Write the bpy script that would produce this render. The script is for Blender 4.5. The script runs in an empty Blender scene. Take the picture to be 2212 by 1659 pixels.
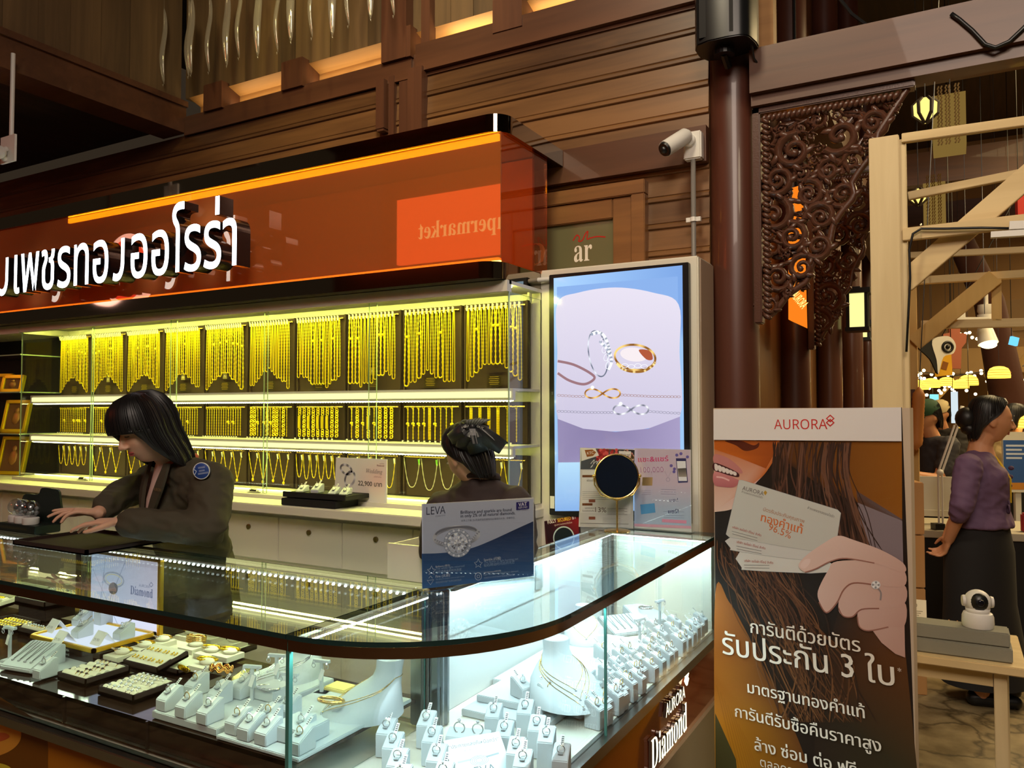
import bpy, bmesh, math, random
from mathutils import Vector, Matrix, Euler
from mathutils.geometry import tessellate_polygon
random.seed(7)
SC = bpy.context.scene
COL = SC.collection
V = Vector
PI = math.pi
# ---------------------------------------------------------------- camera, light, exposure
YAW, PITCH, FPX, CX, CY = math.radians(29.2), math.radians(1.9), 1700.0, 1106.0, 829.5
EYE = V((0, 0, 1.5))
cd = bpy.data.cameras.new('camera'); cam = bpy.data.objects.new('camera', cd); COL.objects.link(cam)
cd.sensor_width = 36; cd.lens = FPX / 2212 * 36; cd.clip_start = .02
cam.location = EYE; cam.rotation_euler = (PI / 2 + PITCH, 0, YAW)
SC.camera = cam
SC.view_settings.view_transform = 'Standard'; SC.view_settings.look = 'None'
SC.view_settings.gamma = 1; SC.view_settings.use_curve_mapping = False
SC.view_settings.exposure = 0.18
SC.cycles.use_denoising = True
SC.cycles.transparent_max_bounces = 32; SC.cycles.max_bounces = 8; SC.cycles.glossy_bounces = 5
SC.cycles.diffuse_bounces = 3
SC.cycles.sample_clamp_indirect = 4; SC.cycles.caustics_reflective = False; SC.cycles.caustics_refractive = False
W = bpy.data.worlds.new('world'); SC.world = W; W.use_nodes = True
W.node_tree.nodes['Background'].inputs[0].default_value = (.05, .035, .022, 1)
W.node_tree.nodes['Background'].inputs[1].default_value = .5

def lamp(name, kind, loc, target, energy, color, size=1.0, sizey=None, spot=None):
    l = bpy.data.lights.new(name, kind); l.energy = energy; l.color = color
    if kind == 'AREA':
        l.size = size
        if sizey: l.shape = 'RECTANGLE'; l.size_y = sizey
    else: l.shadow_soft_size = size
    if spot: l.spot_size = spot; l.spot_blend = .6
    o = bpy.data.objects.new(name, l); COL.objects.link(o); o.location = loc
    o.rotation_euler = (V(target) - V(loc)).to_track_quat('-Z', 'Y').to_euler()
    return o
lamp('hall_ceiling_lamp', 'AREA', (.6, -1.2, 4.6), (-.9, 2.6, 1.0), 120, (1, .82, .68), 1.8)
lamp('plank_wall_lamp', 'SPOT', (-1.2, 1.3, 4.9), (-1.6, 3.65, 3.0), 190, (1, .84, .58), .3, spot=1.5)
lamp('upper_wall_lamp', 'SPOT', (-2.2, 1.0, 5.0), (-3.3, 3.65, 4.0), 110, (1, .82, .42), .2, spot=1.0)
lamp('market_lamp', 'AREA', (1.9, 6.6, 4.2), (1.6, 6.0, 0), 190, (1, .74, .36), 2.5)
lamp('market_far_lamp', 'AREA', (3.2, 11, 4.0), (3.2, 11, 0), 330, (1, .74, .36), 3)
lamp('stall_lamp', 'SPOT', (1.0, 1.4, 3.6), (.6, 3.6, 1.4), 45, (1, .82, .55), .25, spot=1.6)

# ---------------------------------------------------------------- measuring: photo pixel -> point in the place
FWD = V((-math.sin(YAW) * math.cos(PITCH), math.cos(YAW) * math.cos(PITCH), math.sin(PITCH)))
RGT = V((math.cos(YAW), math.sin(YAW), 0)); UPV = RGT.cross(FWD)
def ray(x, y): return FWD + RGT * ((x - CX) / FPX) + UPV * ((CY - y) / FPX)
def P(x, y, d): return EYE + ray(x, y) * d
def onY(x, y, Y): r = ray(x, y); return EYE + r * (Y / r.y)
def onX(x, y, X): r = ray(x, y); return EYE + r * (X / r.x)
def onZ(x, y, Z): r = ray(x, y); return EYE + r * ((Z - EYE.z) / r.z)
def onPlane(x, y, O, N): r = ray(x, y); return EYE + r * ((O - EYE).dot(N) / r.dot(N))

# ---------------------------------------------------------------- mesh builder
class MB:
    def __init__(s): s.v = []; s.f = []; s.m = []
    def add(s, vs, fs, mi=0, M=None):
        n = len(s.v)
        s.v += [tuple(M @ V(p)) for p in vs] if M is not None else [tuple(p) for p in vs]
        s.f += [tuple(i + n for i in f) for f in fs]; s.m += [mi] * len(fs)
        return s
    def box(s, c, d, mi=0, rz=0, M=None, face_mi=None):
        x, y, z = d[0] / 2, d[1] / 2, d[2] / 2
        vs = [(-x, -y, -z), (x, -y, -z), (x, y, -z), (-x, y, -z), (-x, -y, z), (x, -y, z), (x, y, z), (-x, y, z)]
        fs = [(0, 3, 2, 1), (4, 5, 6, 7), (0, 1, 5, 4), (1, 2, 6, 5), (2, 3, 7, 6), (3, 0, 4, 7)]
        T = Matrix.Translation(V(c)) @ Matrix.Rotation(rz, 4, 'Z')
        if M is not None: T = M @ T
        n = len(s.m); s.add(vs, fs, mi, T)
        if face_mi:
            for k, m in face_mi.items(): s.m[n + k] = m
        return s
    def b2(s, lo, hi, mi=0, **k):
        lo = V(lo); hi = V(hi); return s.box((lo + hi) / 2, hi - lo, mi, **k)
    def beam(s, a, b, w, h, mi=0, up=(0, 0, 1)):
        a = V(a); b = V(b); d = (b - a); L = d.length; d.normalize(); u = V(up)
        if abs(d.dot(u)) > .98: u = V((0, 1, 0))
        r = d.cross(u).normalized(); u = r.cross(d)
        M = Matrix(((r.x, d.x, u.x, 0), (r.y, d.y, u.y, 0), (r.z, d.z, u.z, 0), (0, 0, 0, 1)))
        return s.add([(x * w / 2, y * L / 2, z * h / 2) for z in (-1, 1) for x, y in ((-1, -1), (1, -1), (1, 1), (-1, 1))],
                     [(0, 3, 2, 1), (4, 5, 6, 7), (0, 1, 5, 4), (1, 2, 6, 5), (2, 3, 7, 6), (3, 0, 4, 7)], mi, Matrix.Translation((a + b) / 2) @ M)
    def tube(s, pts, r, seg=8, mi=0, closed=False, caps=True, M=None, flat=1.0, up=None):
        pts = [V(p) for p in pts]; n = len(pts); rr = r if isinstance(r, (list, tuple)) else [r] * n
        vs = []; fs = []; prev = None
        for i, p in enumerate(pts):
            if closed: t = pts[(i + 1) % n] - pts[i - 1]
            else: t = pts[min(i + 1, n - 1)] - pts[max(i - 1, 0)]
            if t.length < 1e-9: t = V((0, 0, 1))
            t.normalize()
            if up is not None: a = V(up) - t * t.dot(V(up))
            elif prev is None:
                a = t.cross(V((0, 0, 1)) if abs(t.z) < .9 else V((1, 0, 0)))
            else: a = prev - t * prev.dot(t)
            if a.length < 1e-6: a = t.orthogonal()
            a.normalize(); prev = a; b = t.cross(a)
            for k in range(seg):
                w = 2 * PI * k / seg
                vs.append(p + a * (math.cos(w) * rr[i] * flat) + b * (math.sin(w) * rr[i]))
        for i in range(n if closed else n - 1):
            j = (i + 1) % n
            for k in range(seg):
                l = (k + 1) % seg
                fs.append((i * seg + k, i * seg + l, j * seg + l, j * seg + k))
        if caps and not closed:
            fs.append(tuple(range(seg))[::-1]); fs.append(tuple((n - 1) * seg + k for k in range(seg)))
        return s.add(vs, fs, mi, M)
    def lathe(s, prof, c=(0, 0, 0), seg=24, mi=0, M=None, caps=True):
        T = Matrix.Translation(V(c))
        if M is not None: T = M @ T
        vs = [(r * math.cos(2 * PI * k / seg), r * math.sin(2 * PI * k / seg), z) for r, z in prof for k in range(seg)]
        fs = [(i * seg + k, i * seg + (k + 1) % seg, (i + 1) * seg + (k + 1) % seg, (i + 1) * seg + k) for i in range(len(prof) - 1) for k in range(seg)]
        if caps:
            fs.append(tuple(range(seg))[::-1]); fs.append(tuple((len(prof) - 1) * seg + k for k in range(seg)))
        return s.add(vs, fs, mi, T)
    def ball(s, c, r, seg=12, mi=0, M=None):
        if not isinstance(r, (tuple, list)): r = (r, r, r)
        n = max(4, seg // 2)
        prof = [(math.sin(PI * i / n), -math.cos(PI * i / n)) for i in range(n + 1)]
        prof[0] = (1e-4, -1); prof[-1] = (1e-4, 1)
        T = Matrix.Translation(V(c)) @ Matrix.Diagonal((r[0], r[1], r[2], 1))
        if M is not None: T = M @ T
        return s.lathe(prof, (0, 0, 0), seg, mi, T)
    def torus(s, c, R, r, seg=28, rs=6, mi=0, M=None, sy=1.0):
        T = Matrix.Translation(V(c))
        if M is not None: T = M @ T
        return s.tube([(R * math.cos(2 * PI * k / seg), R * sy * math.sin(2 * PI * k / seg), 0) for k in range(seg)], r, rs, mi, closed=True, M=T, up=(0, 0, 1))
    def prism(s, poly, h0, h1, mi=0, M=None, side_mi=None):
        """poly in XY, extruded along Z"""
        n = len(poly); vs = [(p[0], p[1], h0) for p in poly] + [(p[0], p[1], h1) for p in poly]
        tri = tessellate_polygon([[V((p[0], p[1], 0)) for p in poly]])
        ar = sum(poly[i][0] * poly[(i + 1) % n][1] - poly[(i + 1) % n][0] * poly[i][1] for i in range(n))
        top = []; bot = []
        for a, b, c in tri:
            pa, pb, pc = poly[a], poly[b], poly[c]
            cr = (pb[0] - pa[0]) * (pc[1] - pa[1]) - (pb[1] - pa[1]) * (pc[0] - pa[0])
            if cr < 0: b, c = c, b
            top.append((a + n, b + n, c + n)); bot.append((a, c, b))
        sd = [(i, (i + 1) % n, (i + 1) % n + n, i + n) if ar > 0 else ((i + 1) % n, i, i + n, (i + 1) % n + n) for i in range(n)]
        s.add(vs, top + bot, mi, M); k = len(s.v) - 2 * n
        s.f += [tuple(i + k for i in f) for f in sd]; s.m += [mi if side_mi is None else side_mi] * n
        return s
    def loft(s, rings, mi=0, caps=True, M=None, closed_ring=True):
        n = len(rings[0]); vs = [p for r in rings for p in r]; fs = []
        for i in range(len(rings) - 1):
            for k in range(n if closed_ring else n - 1):
                l = (k + 1) % n
                fs.append((i * n + k, i * n + l, (i + 1) * n + l, (i + 1) * n + k))
        if caps:
            fs.append(tuple(range(n))[::-1]); fs.append(tuple((len(rings) - 1) * n + k for k in range(n)))
        return s.add(vs, fs, mi, M)
    def capsule(s, a, b, ra, rb, seg=12):
        a = V(a); b = V(b); d = (b - a); L = max(d.length, 1e-6); d = d / L
        pts = []; rr = []
        for k in range(4):
            w = PI / 2 * (1 - k / 4); pts.append(a - d * ra * math.sin(w)); rr.append(max(ra * math.cos(w), ra * .03))
        for k in range(5):
            pts.append(a + d * L * k / 4); rr.append(ra + (rb - ra) * k / 4)
        for k in range(1, 5):
            w = PI / 2 * k / 4; pts.append(b + d * rb * math.sin(w)); rr.append(max(rb * math.cos(w), rb * .03))
        return s.tube(pts, rr, seg)
    def chain(s, pts, rr, seg=12):
        for i in range(len(pts) - 1): s.capsule(pts[i], pts[i + 1], rr[i], rr[i + 1], seg)
        return s
    def mesh(s, name, mats, smooth=None, bevel=0):
        me = bpy.data.meshes.new(name); me.from_pydata(s.v, [], s.f)
        for m in (mats if isinstance(mats, (list, tuple)) else [mats]): me.materials.append(m)
        if len(me.materials) > 1: me.polygons.foreach_set('material_index', s.m)
        if bevel:
            bm = bmesh.new(); bm.from_mesh(me)
            es = [e for e in bm.edges if len(e.link_faces) == 2 and e.calc_face_angle(0) > .6]
            bmesh.ops.bevel(bm, geom=es, offset=bevel, segments=2, affect='EDGES', clamp_overlap=True)
            bm.to_mesh(me); bm.free()
        if smooth or bevel:
            me.shade_smooth()
            if smooth is not True: me.set_sharp_from_angle(angle=math.radians(smooth or 40))
        me.update(); return me
    def build(s, name, mats, parent=None, world=False, **k):
        """one mesh object.  world=True: the vertices are in world space; they are re-based on the parent,
        or (no parent) on the centre of the mesh's bottom."""
        if world and parent is None:
            lo = [min(p[i] for p in s.v) for i in range(3)]; hi = [max(p[i] for p in s.v) for i in range(3)]
            o0 = V(((lo[0] + hi[0]) / 2, (lo[1] + hi[1]) / 2, lo[2])); s.v = [tuple(V(p) - o0) for p in s.v]
        elif world:
            Mi = wmat(parent).inverted(); s.v = [tuple(Mi @ V(p)) for p in s.v]
        o = bpy.data.objects.new(name, s.mesh(name, mats, **k)); COL.objects.link(o)
        if parent is not None: o.parent = parent
        elif world: o.location = o0
        return o
def wmat(o):
    m = Matrix.LocRotScale(o.location, o.rotation_euler, o.scale)
    return wmat(o.parent) @ m if o.parent else m
def thing(name, label, cat, loc=(0, 0, 0), rz=0, group=None, rot=None):
    o = bpy.data.objects.new(name, None); COL.objects.link(o); o.empty_display_size = .05
    o.location = loc; o.rotation_euler = rot or (0, 0, rz); return tag(o, label, cat, group)
def tag(o, label, cat, group=None, kind=None):
    o['label'] = label; o['category'] = cat
    if group: o['group'] = group
    if kind: o['kind'] = kind
    return o
def struct(o, label=None):
    o['kind'] = 'structure'
    if label: o['label'] = label
    return o
KIDS = {}
def kids(o):
    return [c for c in COL.objects if c.parent is o] if o.name not in KIDS else KIDS[o.name]
def dup(root, ch, loc, rz=None, label=None, group=None, rot=None, scale=None):
    """ch: list of (part, [sub-parts])"""
    r = root.copy(); COL.objects.link(r); r.location = loc
    if rz is not None: r.rotation_euler = (0, 0, rz)
    if rot is not None: r.rotation_euler = rot
    if scale is not None: r.scale = scale
    if label: r['label'] = label
    if group: r['group'] = group
    for p, subs in ch:
        c = p.copy(); COL.objects.link(c); c.parent = r
        for q in subs:
            d = q.copy(); COL.objects.link(d); d.parent = c
    return r
ORD = 'first second third fourth fifth sixth seventh eighth ninth tenth eleventh twelfth thirteenth fourteenth fifteenth sixteenth seventeenth eighteenth nineteenth twentieth'.split()
TENS = {2: 'twenty', 3: 'thirty', 4: 'forty'}
def nth(i):
    if i < 20: return ORD[i]
    n = i + 1
    return (TENS[n // 10] + '-' + ORD[n % 10 - 1]) if n % 10 else {30: 'thirtieth', 40: 'fortieth', 20: 'twentieth'}[n]

# ---------------------------------------------------------------- materials
def lin(c):
    f = lambda u: u / 12.92 if u <= .04045 else ((u + .055) / 1.055) ** 2.4
    return tuple(f(x / 255) for x in c[:3]) + (1,)
MATS = {}
def mat(name, rgb, rough=.5, metal=0, emit=0, ergb=None, spec=.5, coat=0, sub=0, bump=0, bscale=200, sampling=None):
    if name in MATS: return MATS[name]
    m = bpy.data.materials.new(name); m.use_nodes = True; b = m.node_tree.nodes['Principled BSDF']
    b.inputs['Base Color'].default_value = lin(rgb); b.inputs['Roughness'].default_value = rough
    b.inputs['Metallic'].default_value = metal; b.inputs['Specular IOR Level'].default_value = spec
    b.inputs['Coat Weight'].default_value = coat
    if emit:
        b.inputs['Emission Color'].default_value = lin(ergb or rgb); b.inputs['Emission Strength'].default_value = emit
    if sub: b.inputs['Subsurface Weight'].default_value = sub; b.inputs['Subsurface Radius'].default_value = (.01, .004, .002)
    if bump:
        nt = m.node_tree; n = nt.nodes.new('ShaderNodeTexNoise'); n.inputs['Scale'].default_value = bscale; n.inputs['Detail'].default_value = 3
        t = nt.nodes.new('ShaderNodeTexCoord'); nt.links.new(t.outputs['Object'], n.inputs['Vector'])
        u = nt.nodes.new('ShaderNodeBump'); u.inputs['Strength'].default_value = bump; u.inputs['Distance'].default_value = .002
        nt.links.new(n.outputs['Fac'], u.inputs['Height']); nt.links.new(u.outputs['Normal'], b.inputs['Normal'])
    if sampling: m.cycles.emission_sampling = sampling
    MATS[name] = m; return m
def emitm(name, rgb, strength, sampling=None):
    if name in MATS: return MATS[name]
    m = bpy.data.materials.new(name); m.use_nodes = True; nt = m.node_tree; nt.nodes.remove(nt.nodes['Principled BSDF'])
    e = nt.nodes.new('ShaderNodeEmission'); e.inputs[0].default_value = lin(rgb); e.inputs[1].default_value = strength
    nt.links.new(e.outputs[0], nt.nodes['Material Output'].inputs[0])
    if sampling: m.cycles.emission_sampling = sampling
    MATS[name] = m; return m
def glassm(name, tint=(1, 1, 1), rough=0.0, f0=.04, gcol=(1, 1, 1)):
    """thin clear sheet: Fresnel mirror over tinted see-through"""
    if name in MATS: return MATS[name]
    m = bpy.data.materials.new(name); m.use_nodes = True; nt = m.node_tree; nt.nodes.remove(nt.nodes['Principled BSDF'])
    t = nt.nodes.new('ShaderNodeBsdfTransparent'); t.inputs[0].default_value = (*tint, 1)
    g = nt.nodes.new('ShaderNodeBsdfGlossy'); g.inputs['Roughness'].default_value = rough; g.inputs['Color'].default_value = (*gcol, 1)
    lw = nt.nodes.new('ShaderNodeLayerWeight'); lw.inputs[0].default_value = .5
    pw = nt.nodes.new('ShaderNodeMath'); pw.operation = 'POWER'; pw.inputs[1].default_value = 5.5
    ma = nt.nodes.new('ShaderNodeMath'); ma.operation = 'MULTIPLY_ADD'; ma.inputs[1].default_value = 1 - f0; ma.inputs[2].default_value = f0
    nt.links.new(lw.outputs['Facing'], pw.inputs[0]); nt.links.new(pw.outputs[0], ma.inputs[0])
    x = nt.nodes.new('ShaderNodeMixShader'); nt.links.new(ma.outputs[0], x.inputs[0])
    nt.links.new(t.outputs[0], x.inputs[1]); nt.links.new(g.outputs[0], x.inputs[2])
    nt.links.new(x.outputs[0], nt.nodes['Material Output'].inputs[0]); MATS[name] = m; return m
def wood(name, c0, c1, axis='X', scale=6, rough=.45, coat=0, stretch=.07, vary=False, bump=.15):
    if name in MATS: return MATS[name]
    m = bpy.data.materials.new(name); m.use_nodes = True; nt = m.node_tree; b = nt.nodes['Principled BSDF']
    b.inputs['Roughness'].default_value = rough; b.inputs['Coat Weight'].default_value = coat
    tc = nt.nodes.new('ShaderNodeTexCoord'); mp = nt.nodes.new('ShaderNodeMapping')
    sc = [1, 1, 1]; sc['XYZ'.index(axis)] = stretch; mp.inputs['Scale'].default_value = sc
    nt.links.new(tc.outputs['Object'], mp.inputs['Vector'])
    n = nt.nodes.new('ShaderNodeTexNoise'); n.inputs['Scale'].default_value = scale * 4; n.inputs['Detail'].default_value = 6; n.inputs['Distortion'].default_value = .8
    nt.links.new(mp.outputs[0], n.inputs['Vector'])
    n2 = nt.nodes.new('ShaderNodeTexNoise'); n2.inputs['Scale'].default_value = scale * .6; n2.inputs['Detail'].default_value = 2
    nt.links.new(mp.outputs[0], n2.inputs['Vector'])
    ad = nt.nodes.new('ShaderNodeMath'); ad.operation = 'MULTIPLY_ADD'; ad.inputs[1].default_value = .6
    nt.links.new(n2.outputs['Fac'], ad.inputs[0])
    mu = nt.nodes.new('ShaderNodeMath'); mu.operation = 'MULTIPLY'; mu.inputs[1].default_value = .45
    nt.links.new(n.outputs['Fac'], mu.inputs[0]); nt.links.new(mu.outputs[0], ad.inputs[2])
    src = ad.outputs[0]
    if vary:
        at = nt.nodes.new('ShaderNodeAttribute'); at.attribute_name = 'tone'
        a2 = nt.nodes.new('ShaderNodeMath'); a2.operation = 'ADD'; nt.links.new(at.outputs['Fac'], a2.inputs[0]); nt.links.new(src, a2.inputs[1]); src = a2.outputs[0]
    r = nt.nodes.new('ShaderNodeValToRGB'); r.color_ramp.elements[0].position = .3; r.color_ramp.elements[1].position = .72
    r.color_ramp.elements[0].color = lin(c0); r.color_ramp.elements[1].color = lin(c1)
    nt.links.new(src, r.inputs[0]); nt.links.new(r.outputs[0], b.inputs['Base Color'])
    u = nt.nodes.new('ShaderNodeBump'); u.inputs['Strength'].default_value = bump; u.inputs['Distance'].default_value = .003
    nt.links.new(n.outputs['Fac'], u.inputs['Height']); nt.links.new(u.outputs['Normal'], b.inputs['Normal'])
    MATS[name] = m; return m
def attrm(name, emit=0, rough=.35, spec=.4):
    """printed or displayed picture: colours come from the mesh's own 'Col'"""
    if name in MATS: return MATS[name]
    m = bpy.data.materials.new(name); m.use_nodes = True; nt = m.node_tree; b = nt.nodes['Principled BSDF']
    a = nt.nodes.new('ShaderNodeAttribute'); a.attribute_name = 'Col'
    if emit:
        b.inputs['Base Color'].default_value = (.01, .01, .01, 1)
        nt.links.new(a.outputs['Color'], b.inputs['Emission Color']); b.inputs['Emission Strength'].default_value = emit
    else: nt.links.new(a.outputs['Color'], b.inputs['Base Color'])
    b.inputs['Roughness'].default_value = rough; b.inputs['Specular IOR Level'].default_value = spec
    MATS[name] = m; return m

# ---------------------------------------------------------------- lettering
_TX = {}
def textgeo(s, res=3, extrude=0, fat=0):
    k = (s, res, extrude, fat)
    if k in _TX: return _TX[k]
    c = bpy.data.curves.new('t', 'FONT'); c.body = s; c.resolution_u = res; c.offset = fat; c.extrude = extrude; c.fill_mode = 'BOTH' if extrude else 'FRONT'
    o = bpy.data.objects.new('t', c); COL.objects.link(o)
    dg = bpy.context.evaluated_depsgraph_get(); dg.update()
    e = o.evaluated_get(dg); me = e.to_mesh()
    vs = [tuple(v.co) for v in me.vertices]; fs = [tuple(p.vertices) for p in me.polygons]; ns = [p.normal.z for p in me.polygons]
    e.to_mesh_clear(); bpy.data.objects.remove(o); bpy.data.curves.remove(c)
    _TX[k] = (vs, fs, ns); return _TX[k]

# ---------------------------------------------------------------- flat pictures (posters, screens, cards)
def spl(pts, n=6, closed=True):
    out = []; m = len(pts)
    for i in range(m if closed else m - 1):
        g = lambda k: V((*pts[(i + k) % m], 0)) if closed else V((*pts[min(max(i + k, 0), m - 1)], 0))
        a, b, c, d = g(-1), g(0), g(1), g(2)
        for k in range(n):
            t = k / n
            q = .5 * ((2 * b) + (c - a) * t + (2 * a - 5 * b + 4 * c - d) * t * t + (3 * b - a - 3 * c + d) * t ** 3)
            out.append((q.x, q.y))
    if not closed: out.append(tuple(pts[-1]))
    return out
def ell(cx, cy, rx, ry, rot=0, n=28, a0=0, a1=2 * PI):
    c, s = math.cos(rot), math.sin(rot); full = abs(a1 - a0) > 6.28
    return [(cx + rx * math.cos(a) * c - ry * math.sin(a) * s, cy + rx * math.cos(a) * s + ry * math.sin(a) * c)
            for a in (a0 + (a1 - a0) * k / (n if full else n - 1) for k in range(n))]
class Art:
    """flat picture on the plane (O, U, W); points are photo pixels measured on that plane (px=True) or (u, w) metres"""
    def __init__(s, O, U, Wv, px=True, step=.0004):
        s.O = V(O); s.U = V(U).normalized(); s.W = V(Wv).normalized(); s.N = s.U.cross(s.W).normalized(); s.px = px
        s.v = []; s.f = []; s.c = []; s.step = step; s.L = 0
    def pt(s, p):
        if s.px:
            q = onPlane(p[0], p[1], s.O, s.N) - s.O; return (q.dot(s.U), q.dot(s.W))
        return p
    def _add(s, uv, fs, cols, layer):
        n = len(s.v)
        s.v += [s.O + s.U * a + s.W * b + s.N * (layer * s.step) for a, b in uv]
        s.c += cols; s.f += [tuple(i + n for i in f) for f in fs]
    def poly(s, pts, col, layer=1):
        uv = [s.pt(p) for p in pts]
        if len(uv) < 3: return
        cols = [lin(col(*p)) for p in pts] if callable(col) else [lin(col)] * len(uv)
        tri = tessellate_polygon([[V((a, b, 0)) for a, b in uv]]); fs = []
        for a, b, c in tri:
            cr = (uv[b][0] - uv[a][0]) * (uv[c][1] - uv[a][1]) - (uv[b][1] - uv[a][1]) * (uv[c][0] - uv[a][0])
            fs.append((a, b, c) if cr > 0 else (a, c, b))
        s._add(uv, fs, cols, layer)
    def grid(s, q, col, layer=0, nx=12, ny=16):
        """q: four corners tl, tr, br, bl; col(u, v)"""
        tl, tr, br, bl = [V((*s.pt(p), 0)) for p in q]; uv = []; cols = []
        for j in range(ny + 1):
            for i in range(nx + 1):
                u, v = i / nx, j / ny
                p = (tl * (1 - u) + tr * u) * (1 - v) + (bl * (1 - u) + br * u) * v
                uv.append((p.x, p.y)); cols.append(lin(col(u, v) if callable(col) else col))
        w = nx + 1
        s._add(uv, [(j * w + i, (j + 1) * w + i, (j + 1) * w + i + 1, j * w + i + 1) for j in range(ny) for i in range(nx)], cols, layer)
    def line(s, pts, wd, col, layer=2, closed=False):
        """wd in metres; number or list"""
        uv = [V((*s.pt(p), 0)) for p in pts]; n = len(uv); L = []; R = []
        for i in range(n):
            t = (uv[(i + 1) % n] - uv[i - 1]) if closed else (uv[min(i + 1, n - 1)] - uv[max(i - 1, 0)])
            if t.length < 1e-9: t = V((1, 0, 0))
            t.normalize(); w = (wd[i] if isinstance(wd, (list, tuple)) else wd) / 2
            L.append((uv[i].x - t.y * w, uv[i].y + t.x * w)); R.append((uv[i].x + t.y * w, uv[i].y - t.x * w))
        cols = [lin(col(*p)) for p in pts] * 2 if callable(col) else [lin(col)] * (2 * n)
        s._add(L + R, [(i, i + n, (i + 1) % n + n, (i + 1) % n) for i in range(n if closed else n - 1)], cols, layer)
    def text(s, t, a, b, col, layer=3, h=None, res=2, bold=0, mirror=False):
        """baseline from a to b; h: cap height in metres (else natural)"""
        vs, fs, _ = textgeo(t, res)
        if not vs: return
        A = V((*s.pt(a), 0)); B = V((*s.pt(b), 0)); x0 = min(v[0] for v in vs); x1 = max(v[0] for v in vs)
        k = (B - A).length / (x1 - x0); d = (B - A).normalized(); up = V((-d.y, d.x, 0)); ky = k if h is None else h / .69
        for dx in ([0] if not bold else [-bold, 0, bold]):
            uv = []
            for v in vs:
                p = A + d * ((v[0] - x0) * k + dx) + up * (v[1] * ky); uv.append((p.x, p.y))
            s._add(uv, fs, [lin(col)] * len(vs), layer + (0 if dx == 0 else .3 if dx > 0 else .6))
    def build(s, name, m, parent=None):
        me = bpy.data.meshes.new(name); vs = s.v
        if parent is not None: Mi = wmat(parent).inverted(); vs = [Mi @ p for p in vs]
        me.from_pydata([tuple(p) for p in vs], [], s.f); me.materials.append(m)
        ca = me.color_attributes.new('Col', 'FLOAT_COLOR', 'POINT')
        ca.data.foreach_set('color', [x for c in s.c for x in c])
        o = bpy.data.objects.new(name, me); COL.objects.link(o)
        if parent is not None: o.parent = parent
        return o
# ---------------------------------------------------------------- palette
M_PLANK = wood('teak_planks', (74, 48, 27), (138, 98, 58), 'X', 5, .42, .1, vary=True)
M_BOARD = wood('upright_boards', (74, 58, 38), (122, 96, 62), 'Z', 5, .6, vary=True)
M_TEAK = wood('teak_beam', (64, 38, 24), (104, 66, 42), 'X', 4, .45, .1)
M_TEAKZ = wood('teak_post', (66, 38, 24), (104, 64, 40), 'Z', 4, .5)
M_FRAME = wood('window_frame_wood', (98, 62, 32), (146, 100, 54), 'X', 5, .45)
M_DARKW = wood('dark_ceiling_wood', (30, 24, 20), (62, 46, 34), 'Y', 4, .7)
M_PALEW = wood('pale_board', (150, 104, 56), (196, 146, 84), 'X', 4, .6)
M_PINE = wood('raw_pine', (196, 172, 124), (226, 206, 160), 'Z', 5, .6, bump=.1)
M_PINEX = wood('raw_pine_rail', (196, 168, 116), (228, 204, 152), 'X', 5, .6, bump=.1)
M_PINEY = wood('yellow_pine', (200, 158, 84), (226, 188, 112), 'Z', 5, .6, bump=.1)
M_COLUMN = wood('lacquered_column', (66, 36, 27), (92, 50, 36), 'Z', 3, .36, .2, bump=.05)
M_CARVE = mat('carved_wood', (80, 48, 34), .38, coat=.25, bump=.3, bscale=160)
M_WHITE = mat('white_laminate', (226, 222, 206), .4)
M_WHITEM = mat('white_metal', (225, 222, 215), .35)
M_GREYP = mat('grey_plastic', (120, 115, 110), .45)
M_BLACK = mat('black_plastic', (16, 17, 19), .35)
M_BLACKM = mat('black_matte', (18, 17, 17), .8)
M_CHROME = mat('chrome', (215, 215, 212), .06, 1)
M_STEEL = mat('brushed_steel', (170, 170, 165), .28, 1)
M_DARKMIR = mat('dark_mirror_trim', (158, 148, 132), .05, 1)
M_BRONZE = mat('bronze_trim', (150, 122, 104), .2, 1)
M_GOLD = mat('yellow_gold', (255, 214, 40), .24, 1)
M_GOLDP = mat('pale_gold', (232, 196, 120), .22, 1)
M_SILVER = mat('silver', (228, 228, 226), .16, 1)
M_STONE = mat('clear_stone', (240, 246, 250), .03, .55, spec=1)
M_BROWNV = mat('brown_velvet', (46, 28, 22), .85)
M_TAG = mat('price_tag_paper', (238, 238, 232), .6)
M_GREY = mat('grey_leatherette', (196, 203, 206), .6)
M_CREAM = mat('cream_leatherette', (228, 222, 196), .6)
M_BROWNG = mat('glossy_brown_acrylic', (40, 26, 20), .08, spec=.7)
M_GLASS = glassm('cabinet_glass', (.97, .985, .97), 0, .035)
M_GLASS_TOP = glassm('counter_top_glass', (.93, .975, .955), 0, .05)
M_EDGEP = mat('pale_glass_edge', (176, 200, 160), .15, spec=.8)
M_EDGE = mat('glass_cut_edge', (70, 132, 122), .1, spec=.8)
M_EDGED = mat('dark_glass_edge', (20, 52, 52), .08, spec=.8)
M_ACRYL = glassm('clear_acrylic', (.97, .98, .98), 0, .05)
M_ORANGE = glassm('orange_acrylic', (.80, .47, .23), .012, .22, (1, .80, .62))
_nt = M_ORANGE.node_tree; _d = _nt.nodes.new('ShaderNodeBsdfDiffuse'); _d.inputs[0].default_value = lin((206, 122, 62)); _x = _nt.nodes.new('ShaderNodeMixShader'); _x.inputs[0].default_value = .42
_o = _nt.nodes['Material Output']; _s = _o.inputs[0].links[0].from_socket; _nt.links.new(_s, _x.inputs[1]); _nt.links.new(_d.outputs[0], _x.inputs[2]); _nt.links.new(_x.outputs[0], _o.inputs[0])
M_LED_Y = emitm('warm_led_tape', (250, 250, 124), 46)
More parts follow.
